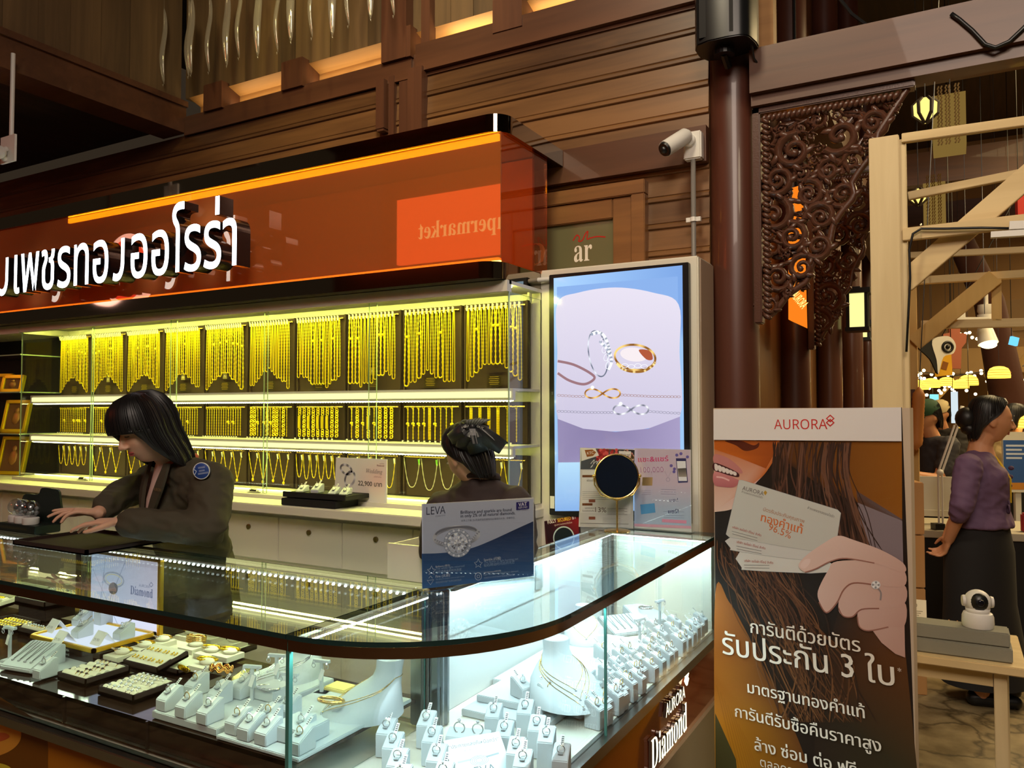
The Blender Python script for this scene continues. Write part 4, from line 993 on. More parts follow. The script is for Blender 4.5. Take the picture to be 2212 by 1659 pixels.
# right leg rows, near to far
leg = [(1285, 1515), (1328, 1523), (1348, 1498), (1303, 1493), (1366, 1491), (1323, 1480), (1386, 1473), (1337, 1457), (1401, 1453), (1356, 1445), (1311, 1434), (1374, 1432), (1415, 1430), (1332, 1424), (1384, 1414), (1429, 1412), (1340, 1405), (1395, 1400), (1441, 1400), (1300, 1389), (1357, 1390), (1405, 1382), (1455, 1388), (1419, 1367), (1466, 1372), (1426, 1353), (1477, 1362), (1413, 1343), (1450, 1343), (1488, 1352), (1457, 1328), (1497, 1343), (1470, 1314), (1506, 1334), (1513, 1326)]
pos = sorted([(on(x, y, .652), i) for i, (x, y) in enumerate(leg)], key=lambda t: t[0].y)
kept = []
for p, i in pos:
    q = V((min(p.x, XO - .048), p.y, 0))
    for r in kept:
        if abs(q.x - r.x) < .056 and abs(q.y - r.y) < .040: q.y = r.y + .041
    if q.y > 3.27: continue
    kept.append(q)
for k, q in enumerate(kept):
    stand_with_ring(q.x, q.y, .577, .071 + .008 * (k % 3 == 0), PI / 2 - .12, 'grey ring stand on the floor of the right-hand case, %s counting away from the viewer' % nth(k),
                    'ring on the right-hand case floor, %s stand counting away from the viewer' % nth(k), 'ring stands in the right-hand case', 'rings in the right-hand case', rk.choice((0, 1, 2, 1, 3)), .036, .052)
# stepped platforms of the leg
t = thing('display_steps', 'two-step grey display platform behind the corner ring stands', 'display platform', (-1.2, 2.3, .577))
b = MB(); b.b2((-1.31, 2.03, .577), (-1.03, 2.5, .598)); b.build('lower_step', M_GREY, t, world=True, bevel=.002)
b = MB(); b.b2((-1.30, 2.10, .599), (-1.07, 2.5, .62)); b.build('upper_step', M_GREY, t, world=True, bevel=.002)
for k, (px, py, w) in enumerate(((1126, 1462, 'left'), (1185, 1477, 'right'))):
    p = on(px, py, .68); stand_with_ring(p.x, p.y, .621, .058, PI / 2 - .35, 'grey ring stand on the upper grey step, %s one of the pair' % w, 'ring with a white tag on the upper step, %s stand' % w, 'ring stands on the step', 'rings on the step', k)
p = on(1252, 1490, .67); stand_with_ring(-1.005, 2.20, .577, .088, PI / 2 - .25, 'tall grey ring stand beside the two-step platform', 'gold ring on the tall stand beside the steps', 'ring stands on the step', 'rings on the step', 3)
# corner cluster
cor = [(836, 1565), (850, 1595), (860, 1632), (922, 1548), (934, 1582), (944, 1622), (1067, 1531), (1135, 1523), (1160, 1558), (1090, 1570), (1184, 1584), (1115, 1607), (1130, 1634), (1209, 1619), (958, 1662), (866, 1668)]
where = ['back one of the left column', 'second from back in the left column', 'third from back in the left column', 'back one of the second column', 'second from back in the second column', 'third from back in the second column', 'nearest the grey steps on the left', 'tallest beside the grey steps',
         'second of the right column', 'just behind the card', 'third of the right column', 'right of the card', 'nearest the card corner', 'rightmost by the curved glass', 'at the bottom edge left of the card', 'at the bottom edge under the left column']
pts = []
for k, (x, y) in enumerate(cor):
    h = .095 if k in (7, 8, 10) else .085 if k != 13 else .07
    p = on(x, y, .577 + h - .008); q = V((p.x, p.y, h))
    pts.append(q)
for it in range(30):
    for i in range(len(pts)):
        for j in range(i):
            d = V((pts[i].x - pts[j].x, pts[i].y - pts[j].y, 0))
            if d.length < .060: m = (.060 - d.length) / 2; d.normalize(); pts[i] += d * m; pts[j] -= d * m
for k, q in enumerate(pts):
    stand_with_ring(q.x, q.y, .577, q.z, .30, 'tall grey ring stand in the curved corner, ' + where[k], 'diamond ring in the curved corner, ' + where[k], 'ring stands in the curved corner', 'rings in the curved corner', rk.choice((0, 0, 2)))
p = on(1012, 1582, .62)
t = thing('double_ring_stand', 'wide grey stand holding two tagless rings behind the white card', 'ring stand', (p.x, p.y, .577), .30)
b = MB(); b.prism([(-.035, 0), (.035, 0), (.02, .048), (-.02, .035)], -.06, .06, M=Matrix(((0, 0, 1, 0), (1, 0, 0, 0), (0, 1, 0, 0), (0, 0, 0, 1)))); b.build('block', M_GREY, t, bevel=.002)
for s, w in ((-1, 'left'), (1, 'right')):
    q = V((p.x, p.y, .577)) + Matrix.Rotation(.3, 3, 'Z') @ V((.026 * s, 0, .039)); r = thing('ring', 'solitaire ring on the wide two-ring stand, %s one' % w, 'ring', q, .3, 'rings on the wide stand', rot=(0, 0, .3)); r.scale = (1.5, 1.5, 1.5)
    put('band', RINGS[0][0], r); put('stone', RINGS[0][1], r)
# leaning card in the corner
p0 = on(958, 1600, .655); p1 = on(1078, 1580, .655); u = (p1 - p0); u.z = 0; w = u.length; u.normalize(); nrm = V((u.y, -u.x, 0)); up = (V((0, 0, .55)) - nrm * .83).normalized()
t = thing('price_card', 'white leaning card with a ring sketch in the curved corner', 'card', (p0 + p1) / 2 * 1.0)
t.location.z = .577; nn = u.cross(up); 
tl = p0; tr = p1; bl = p0 - up * .145; br = p1 - up * .145
b = MB(); b.add([tl, tr, br, bl, tl - nn * .002, tr - nn * .002, br - nn * .002, bl - nn * .002], [(3, 2, 1, 0), (4, 5, 6, 7), (0, 1, 5, 4), (1, 2, 6, 5), (2, 3, 7, 6), (3, 0, 4, 7)]); b.add([tl - nn * .003, tr - nn * .003, V((tr.x - nn.x * .05, tr.y - nn.y * .05, .578)), V((tl.x - nn.x * .05, tl.y - nn.y * .05, .578))], [(0, 1, 2, 3)]); b.build('card', M_TAG, t, world=True)
a = Art(p0, u, up, px=False)
W_ = w
a.grid([(0, 0), (W_, 0), (W_, -.145), (0, -.145)], lambda x, y: L3((238, 240, 240), (150, 200, 222), max(0, x + y - 1.25) / .75), .5, 8, 8)
a.text('“ประกายแสงที่เหนือกว่า”', (.008, -.026), (W_ - .008, -.026), (120, 128, 132), 1); a.text('พบเพียง 2% บนโลก', (.045, -.040), (W_ - .045, -.040), (176, 182, 186), 1)
for k in range(4): a.line(ell(W_ / 2, -.070, .024 - .005 * k, .013 - .0025 * k), .0012, (150, 160, 166), 1, True)
a.line([(.02, -.066), (W_ / 2 - .02, -.064)], .005, (190, 198, 202), 1); a.line([(W_ - .02, -.060), (W_ / 2 + .02, -.064)], .005, (160, 168, 172), 1)
a.text('LEVA', (.04, -.108), (W_ - .04, -.108), (120, 128, 132), 1); a.text('เริ่มต้น 59,900 บาท', (.05, -.124), (W_ - .02, -.124), (170, 178, 182), 1); a.build('print', M_PRINT, t)

# busts
SL = [(0, .105, .120, -.030), (.02, .104, .112, -.024), (.05, .094, .080, .004), (.08, .068, .052, .030), (.098, .046, .042, .042), (.12, .038, .038, .048), (.15, .040, .040, .052)]
def slc(z):
    for i in range(len(SL) - 1):
        if SL[i][0] <= z <= SL[i + 1][0]:
            t = (z - SL[i][0]) / (SL[i + 1][0] - SL[i][0]); return [SL[i][j] + (SL[i + 1][j] - SL[i][j]) * t for j in range(4)]
    return SL[-1]
def bust(px, py, z, rz, s, label, necks=1, gold=False, where=''):
    p = on(px, py, z + .15 * s); p.z = z
    t = thing('necklace_bust', label, 'display bust', p, rz, 'grey necklace busts in the counters')
    b = MB(); n = 28
    b.loft([[(s * rx * math.sin(2 * PI * k / n), s * (cy - ry * math.cos(2 * PI * k / n)), s * zz) for k in range(n)] for zz, rx, ry, cy in SL]); b.build('bust_body', M_GREY, t, smooth=50)
    b = MB(); b.lathe([(.036 * s, .1502 * s), (.03 * s, .152 * s)], (0, .052 * s, 0), 24); b.build('neck_cap', mat('bust_cap', (216, 222, 224), .5), t)
    for k in range(necks):
        pts = []; zl = (.030, .016, .045)[k]
        for i in range(41):
            f = -1 + i / 20; ang = f * 2.9; zz = zl + (.104 - zl) * min(1, abs(f) * 1.5) ** .8; _, rx, ry, cy = slc(zz)
            pts.append((s * (rx + .0012) * math.sin(ang), s * (cy - (ry + .0012) * math.cos(ang)), s * zz))
        nk = thing('fine_necklace', 'fine %s necklace worn by the %s%s' % ('gold' if gold else 'silver', where, ', ' + ('longest' if zl == .016 else 'middle' if zl == .030 else 'shortest') + ' one' if necks > 1 else ''), 'necklace', p, rz, 'fine necklaces on the busts')
        b = MB(); b.tube(pts, .0011, 5); b.build('chain', M_GOLDP if gold else M_SILVER, nk, smooth=True)
        b = MB(); q = pts[20]; b.ball((q[0], q[1] - .003, q[2] - .004), (.0045, .003, .0055), 8); b.build('pendant', M_STONE, nk)
    return t
bust(805, 1424, .652, -.75, .98, 'large grey necklace bust at the right end of the straight counter', 2, True, 'large bust by the joint')
bust(640, 1372, .652, -.6, .95, 'grey necklace bust behind the ring steps in the straight counter', 3, False, 'bust behind the ring steps')
b = MB(); b.b2((-1.36, 2.30, .577), (-1.05, 2.98, .60)); tag(b.build('display_plinth', M_GREY, world=True, bevel=.002), 'long low grey plinth along the inner side of the right-hand case', 'display platform')
bust(1105, 1282, .601, -.9, .95, 'broad grey bust seen under the blue diamond stand', 1, False, 'broad bust under the blue stand')
bust(1175, 1250, .601, -.7, .9, 'tall-necked grey bust between the blue diamond stand and the white doors', 1, False, 'tall-necked bust by the white doors')
bust(1262, 1312, .601, .5, .8, 'small grey bust near the dark watch box', 1, True, 'small bust near the watch box')
bust(1216, 1388, .621, .85, 1.08, 'grey bust on the upper grey step with gold chains', 3, True, 'bust on the upper step')
# ramps, T stands, watch box
def ramp(px, py, z, rz, w, d, h, label, n, glabel):
    p = on(px, py, z + h * .5); p.z = z
    t = thing('sloped_pad', label, 'display pad', p, rz, 'sloped display pads')
    b = MB(); b.prism([(-d / 2, 0), (d / 2, 0), (d / 2, h), (d / 2 - .02, h + .004), (-d / 2, .014)], -w / 2, w / 2, M=Matrix(((0, 0, 1, 0), (1, 0, 0, 0), (0, 1, 0, 0), (0, 0, 0, 1)))); b.build('pad', M_GREY, t, bevel=.003)
    for k in range(n):
        x = (-.5 + (k + .5) / n) * w * .8; nk = thing('fine_necklace', glabel % nth(k), 'necklace', p, rz, 'fine necklaces on sloped pads')
        y1 = -d * .28; f = lambda y: .014 + (h + .004 - .014) * (y + d / 2) / (d - .02) + .0022
        b = MB(); b.tube([(x - .008, d / 2 - .022, f(d / 2 - .022)), (x - .001, y1, f(y1)), (x + .001, y1, f(y1)), (x + .008, d / 2 - .022, f(d / 2 - .022))], .0009, 5); b.build('chain', M_SILVER, nk)
        b = MB(); b.ball((x, y1 - .004, f(y1 - .004)), (.0045, .006, .003), 8); b.build('pendant', M_STONE, nk)
ramp(1345, 1350, .577, .9, .16, .15, .05, 'grey sloped pad with pendants in the middle of the right-hand case', 4, 'fine pendant on the sloped pad in the right-hand case, %s from left')
ramp(72, 1418, .654, .15, .14, .13, .06, 'grey sloped pad with four pendants at the left of the straight counter', 4, 'fine pendant on the sloped pad at far left, %s from left')
p = on(1395, 1320, .63); t = thing('bracelet_pad', 'grey sloped block with a jewelled bangle near the white end panel', 'display pad', (p.x, p.y, .577), .9)
b = MB(); b.prism([(-.07, 0), (.07, 0), (.07, .07), (.045, .07), (-.07, .03)], -.075, .075, M=Matrix(((0, 0, 1, 0), (1, 0, 0, 0), (0, 1, 0, 0), (0, 0, 0, 1)))); b.build('block', M_GREY, t, bevel=.003)
t = thing('bangle', 'jewelled silver bangle on the grey block near the end panel', 'bangle', (p.x, p.y, .577 + .063), .9); b = MB(); b.torus((0, 0, .006), .03, .0035, 30, 8, sy=.85); b.build('band', M_SILVER, t, smooth=True)
b = MB()
for k in range(10): b.ball((.03 * math.sin(.3 * k - 1.4), -.026 * math.cos(.3 * k - 1.4), .008), .0038, 6)
b.build('stones', M_STONE, t)
p = on(1284, 1292, .64); t = thing('watch_box', 'dark grey folded watch box beside the small bust', 'box', (p.x, p.y + .03, .602), .5)
b = MB(); b.prism([(-.035, 0), (.035, 0), (.028, .09), (-.022, .09)], -.03, .03, M=Matrix(((0, 0, 1, 0), (1, 0, 0, 0), (0, 1, 0, 0), (0, 0, 0, 1)))); b.build('box_body', mat('grey_box', (110, 108, 112), .5), t, bevel=.002)
b = MB(); b.b2((-.024, -.045, .005), (.024, -.041, .075)); b.build('inner_card', M_BLACK, t)
def tstand(px, py, z, h, label, rz=.3):
    p = on(px, py, z + h); p.z = z
    t = thing('earring_stand', label, 'earring stand', p, rz, 'T-shaped earring stands')
    b = MB(); b.box((0, 0, .005), (.05, .035, .010)); b.build('foot', M_GREY, t, bevel=.002)
    b = MB(); b.box((0, 0, h / 2), (.010, .008, h)); b.build('stem', M_GREY, t, bevel=.001)
    b = MB(); b.box((0, 0, h), (.055, .012, .009)); b.build('crossbar', M_GREY, t, bevel=.001)
    e = thing('earring_pair', 'pair of tagged earrings on the ' + label.replace('grey ', ''), 'earrings', p + V((0, 0, h)), rz, 'earrings on T stands')
    for s, w in ((-1, 'earring'), (1, 'earring')):
        b = MB(); b.ball((.022 * s, -.009, -.004), .0045, 8); b.torus((0, 0, 0), .006, .001, 12, 5, M=Matrix.Translation((.022 * s, -.009, -.012)) @ Matrix.Rotation(PI / 2, 4, 'X')); b.build(w, M_STONE, e)
    b = MB(); b.box((.018, -.012, -.032), (.012, .001, .034), M=Matrix.Rotation(.35, 4, 'Y')); b.build('price_tag', M_TAG, e)
tstand(598, 1416, .652, .12, 'tall grey T stand behind the ring steps')
tstand(545, 1440, .652, .115, 'grey T stand in the middle of the ring steps')
tstand(625, 1456, .672, .09, 'grey T stand close to the glass joint')
tstand(1018, 1301, .577, .11, 'grey T stand by the aluminium post in the right-hand case')
tstand(1425, 1298, .577, .115, 'grey T stand far back near the end panel', 1.2)
tstand(1382, 1338, .577, .11, 'grey T stand in the thick of the ring stands', 1.2)
tstand(22, 1356, .654, .115, 'grey T stand at the far left of the straight counter', .1)
tstand(695, 1428, .652, .10, 'grey T stand beside the gold bangle block', .2)

# straight counter: grey ring steps at its right end
t = thing('ring_steps', 'grey stepped platform under the ring stands at the right end of the straight counter', 'display platform', (-1.65, 1.6, .652))
b = MB(); b.b2((-1.94, 1.435, .652), (-1.68, 1.88, .672)); b.build('left_step', M_GREY, t, world=True, bevel=.002)
b = MB(); b.b2((-1.672, 1.425, .652), (-1.385, 1.88, .662)); b.build('right_step', M_GREY, t, world=True, bevel=.002)
lf = [(367, 1501), (408, 1515), (448, 1531), (425, 1472), (475, 1491), (526, 1477), (516, 1541), (514, 1566), (553, 1575), (581, 1535), (624, 1514), (620, 1597), (654, 1556)]
lw = ['front left corner', 'second along the front edge', 'third along the front edge', 'behind the front left corner', 'second in the back row', 'in the back row under the T stand', 'in the middle', 'just in front of the middle one', 'fifth along the front edge', 'right of the middle', 'far right at the back', 'front right by the glass joint', 'right of the glass joint']
pts = []
for x, y in lf: p = on(x, y, .708); pts.append(V((p.x, min(max(p.y, 1.462), 1.84), 0)))
for it in range(40):
    for i in range(len(pts)):
        for j in range(i):
            d = pts[i] - pts[j]; a_ = d.x / .046; c_ = d.y / .064; r_ = math.hypot(a_, c_)
            if r_ < 1.05: m = (1.05 - r_) / 2 * .05; d.normalize(); pts[i] += d * m; pts[j] -= d * m
for k, q in enumerate(pts):
    z = .673 if q.x < -1.69 else .663
    stand_with_ring(min(q.x, -1.41), max(q.y, 1.46), z, .056, 0.0, 'grey ring stand on the grey ring steps, ' + lw[k], 'tagged ring on the grey ring steps, ' + lw[k], 'ring stands on the ring steps', 'rings on the ring steps', rk.choice((0, 0, 1, 2)))
def bangle(px, py, z, label, m, R=.031, r=.0028, wavy=False, stones=True, stack=1, rz=0):
    p = on(px, py, z); p.z = z
    t = thing('bangle', label, 'bangle', p, rz, 'bangles in the straight counter', rot=(-.18, 0, rz))
    b = MB()
    for s in range(stack):
        n = 48; b.tube([(R * math.cos(2 * PI * k / n), R * .82 * math.sin(2 * PI * k / n), .004 + .006 * s + (.005 * math.sin(8 * 2 * PI * k / n) if wavy else 0)) for k in range(n)], r, 8, closed=True)
    b.build('band', m, t, smooth=True)
    if stones:
        b = MB()
        for k in range(7): w = -PI / 2 + (k - 3) * .22; b.ball((R * 1.04 * math.cos(w), R * .86 * math.sin(w), .005), .0034, 6)
        b.build('stones', M_STONE, t)
def dbox(x, y, z, d, rz, label, m=None):
    b = MB(); b.box((0, 0, d[2] / 2), d); o = b.build('display_block', m or M_GREY, bevel=.003); o.location = (x, y, z); o.rotation_euler = (0, 0, rz); return tag(o, label, 'display block')
p = on(580, 1490, .70); dbox(p.x, p.y + .02, .673 if p.x < -1.69 else .663, (.08, .08, .035), 0, 'low grey block under the plain silver bangle'); bangle(580, 1488, .706, 'plain silver bangle with a small flower among the ring stands', M_SILVER, .034, .0022)
p = on(715, 1520, .70); dbox(-1.47, 1.52, .663, (.11, .10, .04), 0, 'grey block under the gold and diamond bangle right of the glass joint'); bangle(715, 1516, .706, 'gold bangle with a cluster of diamonds right of the glass joint', M_GOLDP, .036, .005)
bangle(477, 1449, .70, 'wavy double gold bangle standing out at the corner of the bangle tray', mat('rose_gold', (236, 170, 90), .2, 1), .036, .0035, True, False, 2)
p = on(668, 1412, .70); dbox(-1.62, 1.9 - .06, .652, (.08, .06, .02), 0, 'small yellow card block beside the bust by the joint', mat('yellow_card', (236, 216, 130), .5))

# trays
def quad_axes(pxs, z):
    P_ = [on(x, y, z) for x, y in pxs]; c = sum(P_, V()) / 4; return c, P_
def tray(name, label, px_c, z, w, d, h, rz=0, lining=M_CREAM, rim=M_BROWNV, cat='tray', tilt=0, group=None):
    p = on(px_c[0], px_c[1], z); p.z = z
    t = thing(name, label, cat, p, rz, group, rot=(tilt, 0, rz))
    b = MB(); b.b2((-w / 2, -d / 2, 0), (w / 2, d / 2, h * .5))
    for lo, hi in (((-w / 2, -d / 2, 0), (w / 2, -d / 2 + .006, h)), ((-w / 2, d / 2 - .006, 0), (w / 2, d / 2, h)), ((-w / 2, -d / 2, 0), (-w / 2 + .006, d / 2, h)), ((w / 2 - .006, -d / 2, 0), (w / 2, d / 2, h))): b.b2(lo, hi)
    b.build('tray_body', rim, t, bevel=.0015)
    b = MB(); b.b2((-w / 2 + .006, -d / 2 + .006, h * .5), (w / 2 - .006, d / 2 - .006, h * .55)); b.build('lining', lining, t)
    return t
SR = []
for m, m2 in ((M_GOLD, M_STONE), (M_SILVER, M_STONE), (mat('antique_gold', (190, 150, 80), .3, 1), mat('dark_stone', (60, 40, 40), .1))):
    b = MB(); b.torus((0, 0, 0), .0092, .0014, 14, 5, M=Matrix.Rotation(PI / 2, 4, 'Y')); b.ball((0, 0, .0105), (.0042, .005, .003), 8, mi=1); SR.append(b.mesh('small_ring', [m, m2], smooth=True))
def ring_tray(label, pc, z, w, d, rolls, per, kind, short, skip=(), rz=0, h=.026, tilt=0):
    t = tray('ring_tray', label, pc, z, w, d, h, rz, group='ring trays', tilt=tilt)
    rr = (d - .016) / rolls / 2; rn = random.Random(rolls * 7 + per)
    for i in range(rolls):
        y = d / 2 - .008 - rr * (2 * i + 1)
        b = MB(); b.tube([(-w / 2 + .008, 0, 0), (w / 2 - .008, 0, 0)], rr * .96, 12); o = b.build('padded_roll', M_CREAM, t, smooth=50); o.location = (0, y, h * .5 + rr * .35)
        n = 0
        for k in range(per):
            if rn.random() < skip: continue
            x = (-.5 + (k + .5 + rn.uniform(-.12, .12)) / per) * (w - .04)
            o = bpy.data.objects.new('ring', SR[kind if rn.random() < .8 else 1]); COL.objects.link(o)
            q = V((x, y, h * .5 + rr * .35 + max(0, rr - .0092) + .001)); M = Matrix.LocRotScale(t.location, t.rotation_euler, None); o.location = M @ q; o.rotation_euler = (tilt, 0, rz + rn.uniform(-.15, .15)); n += 1
            tag(o, 'ring %s from left on %s roll from back, %s' % (nth(n - 1), nth(i), short), 'ring', 'rings in the ' + short)
    return t
ring_tray('brown tray of dark-stoned rings on cream rolls near the front glass', (203, 1462), .652, .145, .150, 5, 5, 2, 'tray of dark-stoned rings', .25)
ring_tray('brown tray of small diamond rings on six cream rolls left of the ring steps', (298, 1494), .652, .165, .150, 6, 6, 1, 'tray of small diamond rings', .12)
ring_tray('raised brown tray of gold rings at the far left back', (108, 1303), .70, .21, .17, 4, 8, 0, 'raised tray of gold rings', .1, h=.034)
dbox(*on(108, 1303, .70).xy, .652, (.19, .15, .048), 0, 'brown riser under the raised tray of gold rings', M_BROWNV)
ring_tray('cream row of gold rings left of the glowing tray', (80, 1372), .652, .17, .05, 1, 8, 0, 'row left of the glowing tray', 0)
# earrings and bangles tray
bt = tray('bangle_tray', 'large brown tray of cream pads with bangles in the middle of the straight counter', (395, 1412), .652, .37, .33, .02)
bl = [(415, 1362, 'triple gold bangle at the back', M_GOLD, 3, 0), (352, 1377, 'silver and gold bangle with a tag, back left', M_GOLDP, 1, 1), (423, 1388, 'stack of five bangles in the middle', M_GOLDP, 4, 0), (462, 1367, 'twisted gold bangle at the back, left of a pair', M_GOLD, 1, 0), (506, 1378, 'twisted gold bangle at the back right', M_GOLD, 1, 0),
      (313, 1389, 'gold link bangle at the left', M_GOLD, 1, 0), (457, 1400, 'thin gold bangle with a flower in the middle row', M_GOLD, 1, 1), (497, 1404, 'thin plain gold bangle in the right column', M_GOLD, 1, 0), (448, 1426, 'flat gold bangle in the front right', M_GOLD, 1, 0), (264, 1404, 'gold bow bangle at the far left', M_GOLD, 1, 1)]
for px, py, l, m, stk, stn in bl:
    p = on(px, py, .69); Mi = wmat(bt).inverted()
    q = Mi @ V((p.x, p.y, .664)); b = MB(); b.b2((q.x - .036, q.y - .045, .011), (q.x + .036, q.y + .03, .028)); b.ball((q.x, q.y, .034), (.028, .022, .011), 14); b.build('pad', M_CREAM, bt, smooth=40)
    bangle(px, py, .684, l + ' of the bangle tray', m, .034, .0040, False, stn, stk)
et = tray('earring_card_tray', 'small brown tray of cream earring cards in front of the bangles', (338, 1428), .675, .17, .12, .02, 0, M_BROWNV, tilt=.18)
for k in range(8):
    c = k % 4; r = k // 4; b = MB(); b.b2((-.020, -.026, 0), (.020, .026, .002)); o = b.build('earring_card', M_CREAM); M = wmat(et); o.location = M @ V((-.06 + .04 * c, -.028 + .056 * r, .019)); o.rotation_euler = (.3, 0, 0)
    tag(o, 'cream earring card, %s from left in the %s row of the small card tray' % (nth(c), ('front', 'back')[r]), 'earring card', 'earring cards in the small tray')
    b = MB()
    for s in (-1, 1): b.torus((.008 * s, -.004, .0035), .0045, .0011, 12, 5); b.ball((.008 * s, .004, .004), .0028, 6)
    b.build('earrings', M_GOLD, o, smooth=True)
p = on(403, 1446, .69); t = thing('fan_brooch', 'gold fan-shaped brooch leaning on a pad at the front of the bangle tray', 'brooch', (p.x, p.y, .68), 0, rot=(.6, 0, 0))
b = MB()
for k in range(9): w = PI * (.15 + .7 * k / 8); b.tube([(0, 0, 0), (.03 * math.cos(w), 0, .034 * math.sin(w))], [.001, .0024], 6)
b.tube([(.031 * math.cos(PI * (.15 + .7 * k / 16)), 0, .035 * math.sin(PI * (.15 + .7 * k / 16))) for k in range(17)], .002, 6); b.build('fan', M_GOLD, t, smooth=True)
# glowing tray with cards and ring stands
zq = .70; qs = [(62, 1372), (205, 1407), (336, 1366), (198, 1338)]; qp = [on(x, y, zq) for x, y in qs]
x0 = (qp[0].x + qp[3].x) / 2; x1 = (qp[1].x + qp[2].x) / 2; y0 = (qp[0].y + qp[1].y) / 2; y1 = min((qp[2].y + qp[3].y) / 2, 1.9)
gt = thing('glowing_tray', 'gold-framed tray with a glowing white top holding rings and price tents', 'display tray', ((x0 + x1) / 2, (y0 + y1) / 2, .652))
b = MB(); b.b2((x0, y0, .652), (x1, y1, .690)); b.build('tray_body', M_BROWNG, gt, world=True)
b = MB(); e = .014
for lo, hi in (((x0, y0, .69), (x1, y0 + e, .704)), ((x0, y1 - e, .69), (x1, y1, .704)), ((x0, y0, .69), (x0 + e, y1, .704)), ((x1 - e, y0, .69), (x1, y1, .704))): b.b2(lo, hi)
b.build('gold_rim', mat('gold_frame', (236, 190, 60), .3, .8), gt, world=True, bevel=.002)
b = MB(); b.b2((x0 + e, y0 + e, .69), (x1 - e, y1 - e, .698)); b.build('glowing_top', emitm('lit_white_top', (226, 238, 255), .95), gt, world=True)
a = Art((x0 + .2, y0 - .0006, .66), (1, 0, 0), (0, 0, 1), px=False); a.text('AURORA', (.0, .018), (.045, .018), (225, 240, 238), 1); a.text('Diamond', (.0, .004), (.045, .004), (225, 240, 238), 1); a.build('lettering', M_PRINT, gt)
for px, py, l in ((178, 1322, 'double-tagged grey ring stand at the back of the glowing tray'), (232, 1318, 'tall narrow grey ring stand by the lit picture'), (178, 1346, 'small grey ring stand in the middle of the glowing tray'), (268, 1350, 'wide grey ring stand at the right of the glowing tray')):
    p = on(px, py, .745); stand_with_ring(p.x, min(p.y, 1.86), .699, .05 if 'tall' not in l else .07, 0, l, 'ring on the ' + l, 'ring stands on the glowing tray', 'rings on the glowing tray', rk.choice((0, 2)))
for px, py, l in ((122, 1352, 'folded white price tent at the left of the glowing tray'), (138, 1378, 'folded white price tent at the front of the glowing tray'), (222, 1379, 'folded white price tent at the right front of the glowing tray')):
    p = on(px, py, .715); t = thing('price_tent', l, 'price card', (p.x, p.y, .699), -.1, 'price tents on the glowing tray')
    b = MB(); w = .06
    b.add([(-w / 2, -.03, 0), (w / 2, -.03, 0), (w / 2, 0, .04), (-w / 2, 0, .04), (-w / 2, .03, 0), (w / 2, .03, 0), (-w / 2, -.027, 0), (w / 2, -.027, 0), (w / 2, 0, .0375), (-w / 2, 0, .0375), (-w / 2, .027, 0), (w / 2, .027, 0)], [(0, 1, 2, 3), (3, 2, 5, 4), (9, 8, 7, 6), (10, 11, 8, 9), (1, 7, 8, 2), (2, 8, 11, 5), (6, 0, 3, 9), (9, 3, 4, 10)]); b.build('card', M_TAG, t)
    a = Art(t.location + V((-.03, -.0302, .0005)), (1, 0, 0), (0, .03, .04), px=False); a.text('29,900.-', (.008, .014), (.052, .014), (150, 146, 146), 1); a.build('print', M_PRINT, t); a_ = COL.objects[-1]
p = on(270, 1340, .70); YP = y1 + .012
lp = thing('lit_picture_panel', 'backlit pale blue jewellery picture standing behind the glowing tray', 'lit sign', (-2.3, YP, .652))
xa, xb = onY(197, 1260, YP).x, onY(340, 1290, YP).x
b = MB(); b.b2((xa - .01, YP, .652), (xb + .012, YP + .018, .955)); b.build('frame', mat('gold_frame', (236, 190, 60), .3, .8), lp, world=True, bevel=.002)
a = Art((0, YP - .0008, 0), (1, 0, 0), (0, 0, 1), px=False); a.grid([(xa, .948), (xb, .948), (xb, .66), (xa, .66)], lambda u, v: L3((206, 226, 255), (236, 226, 248), u * (1 - v * .3)), 0)
for s in ((0, .9, .55, .66), (.3, .948, .12, .66), (.15, .66, .6, .948)): a.line([(xa + s[0] * .3, s[1]), (xa + s[2] * .36, s[3])], .003, (150, 170, 200), 1)
a.px = True; a.poly(ell(245, 1271, 10, 13), (104, 104, 104), 2); a.line(ell(246, 1252, 22, 15, .3), .006, (170, 180, 196), 1.5, True); a.line(ell(246, 1252, 18, 11, .3), .003, (236, 226, 150), 1.7, True); a.text('𝐃𝐢𝐚𝐦𝐨𝐧𝐝', (282, 1283), (330, 1292), (84, 104, 150), 2, h=.032); a.text('AURORA', (300, 1267), (324, 1271), (130, 146, 180), 2); a.line([(327, 1258), (331, 1263), (327, 1268), (323, 1263)], .003, (84, 104, 150), 2, True); a.build('picture', attrm('backlit_picture', .95), lp)
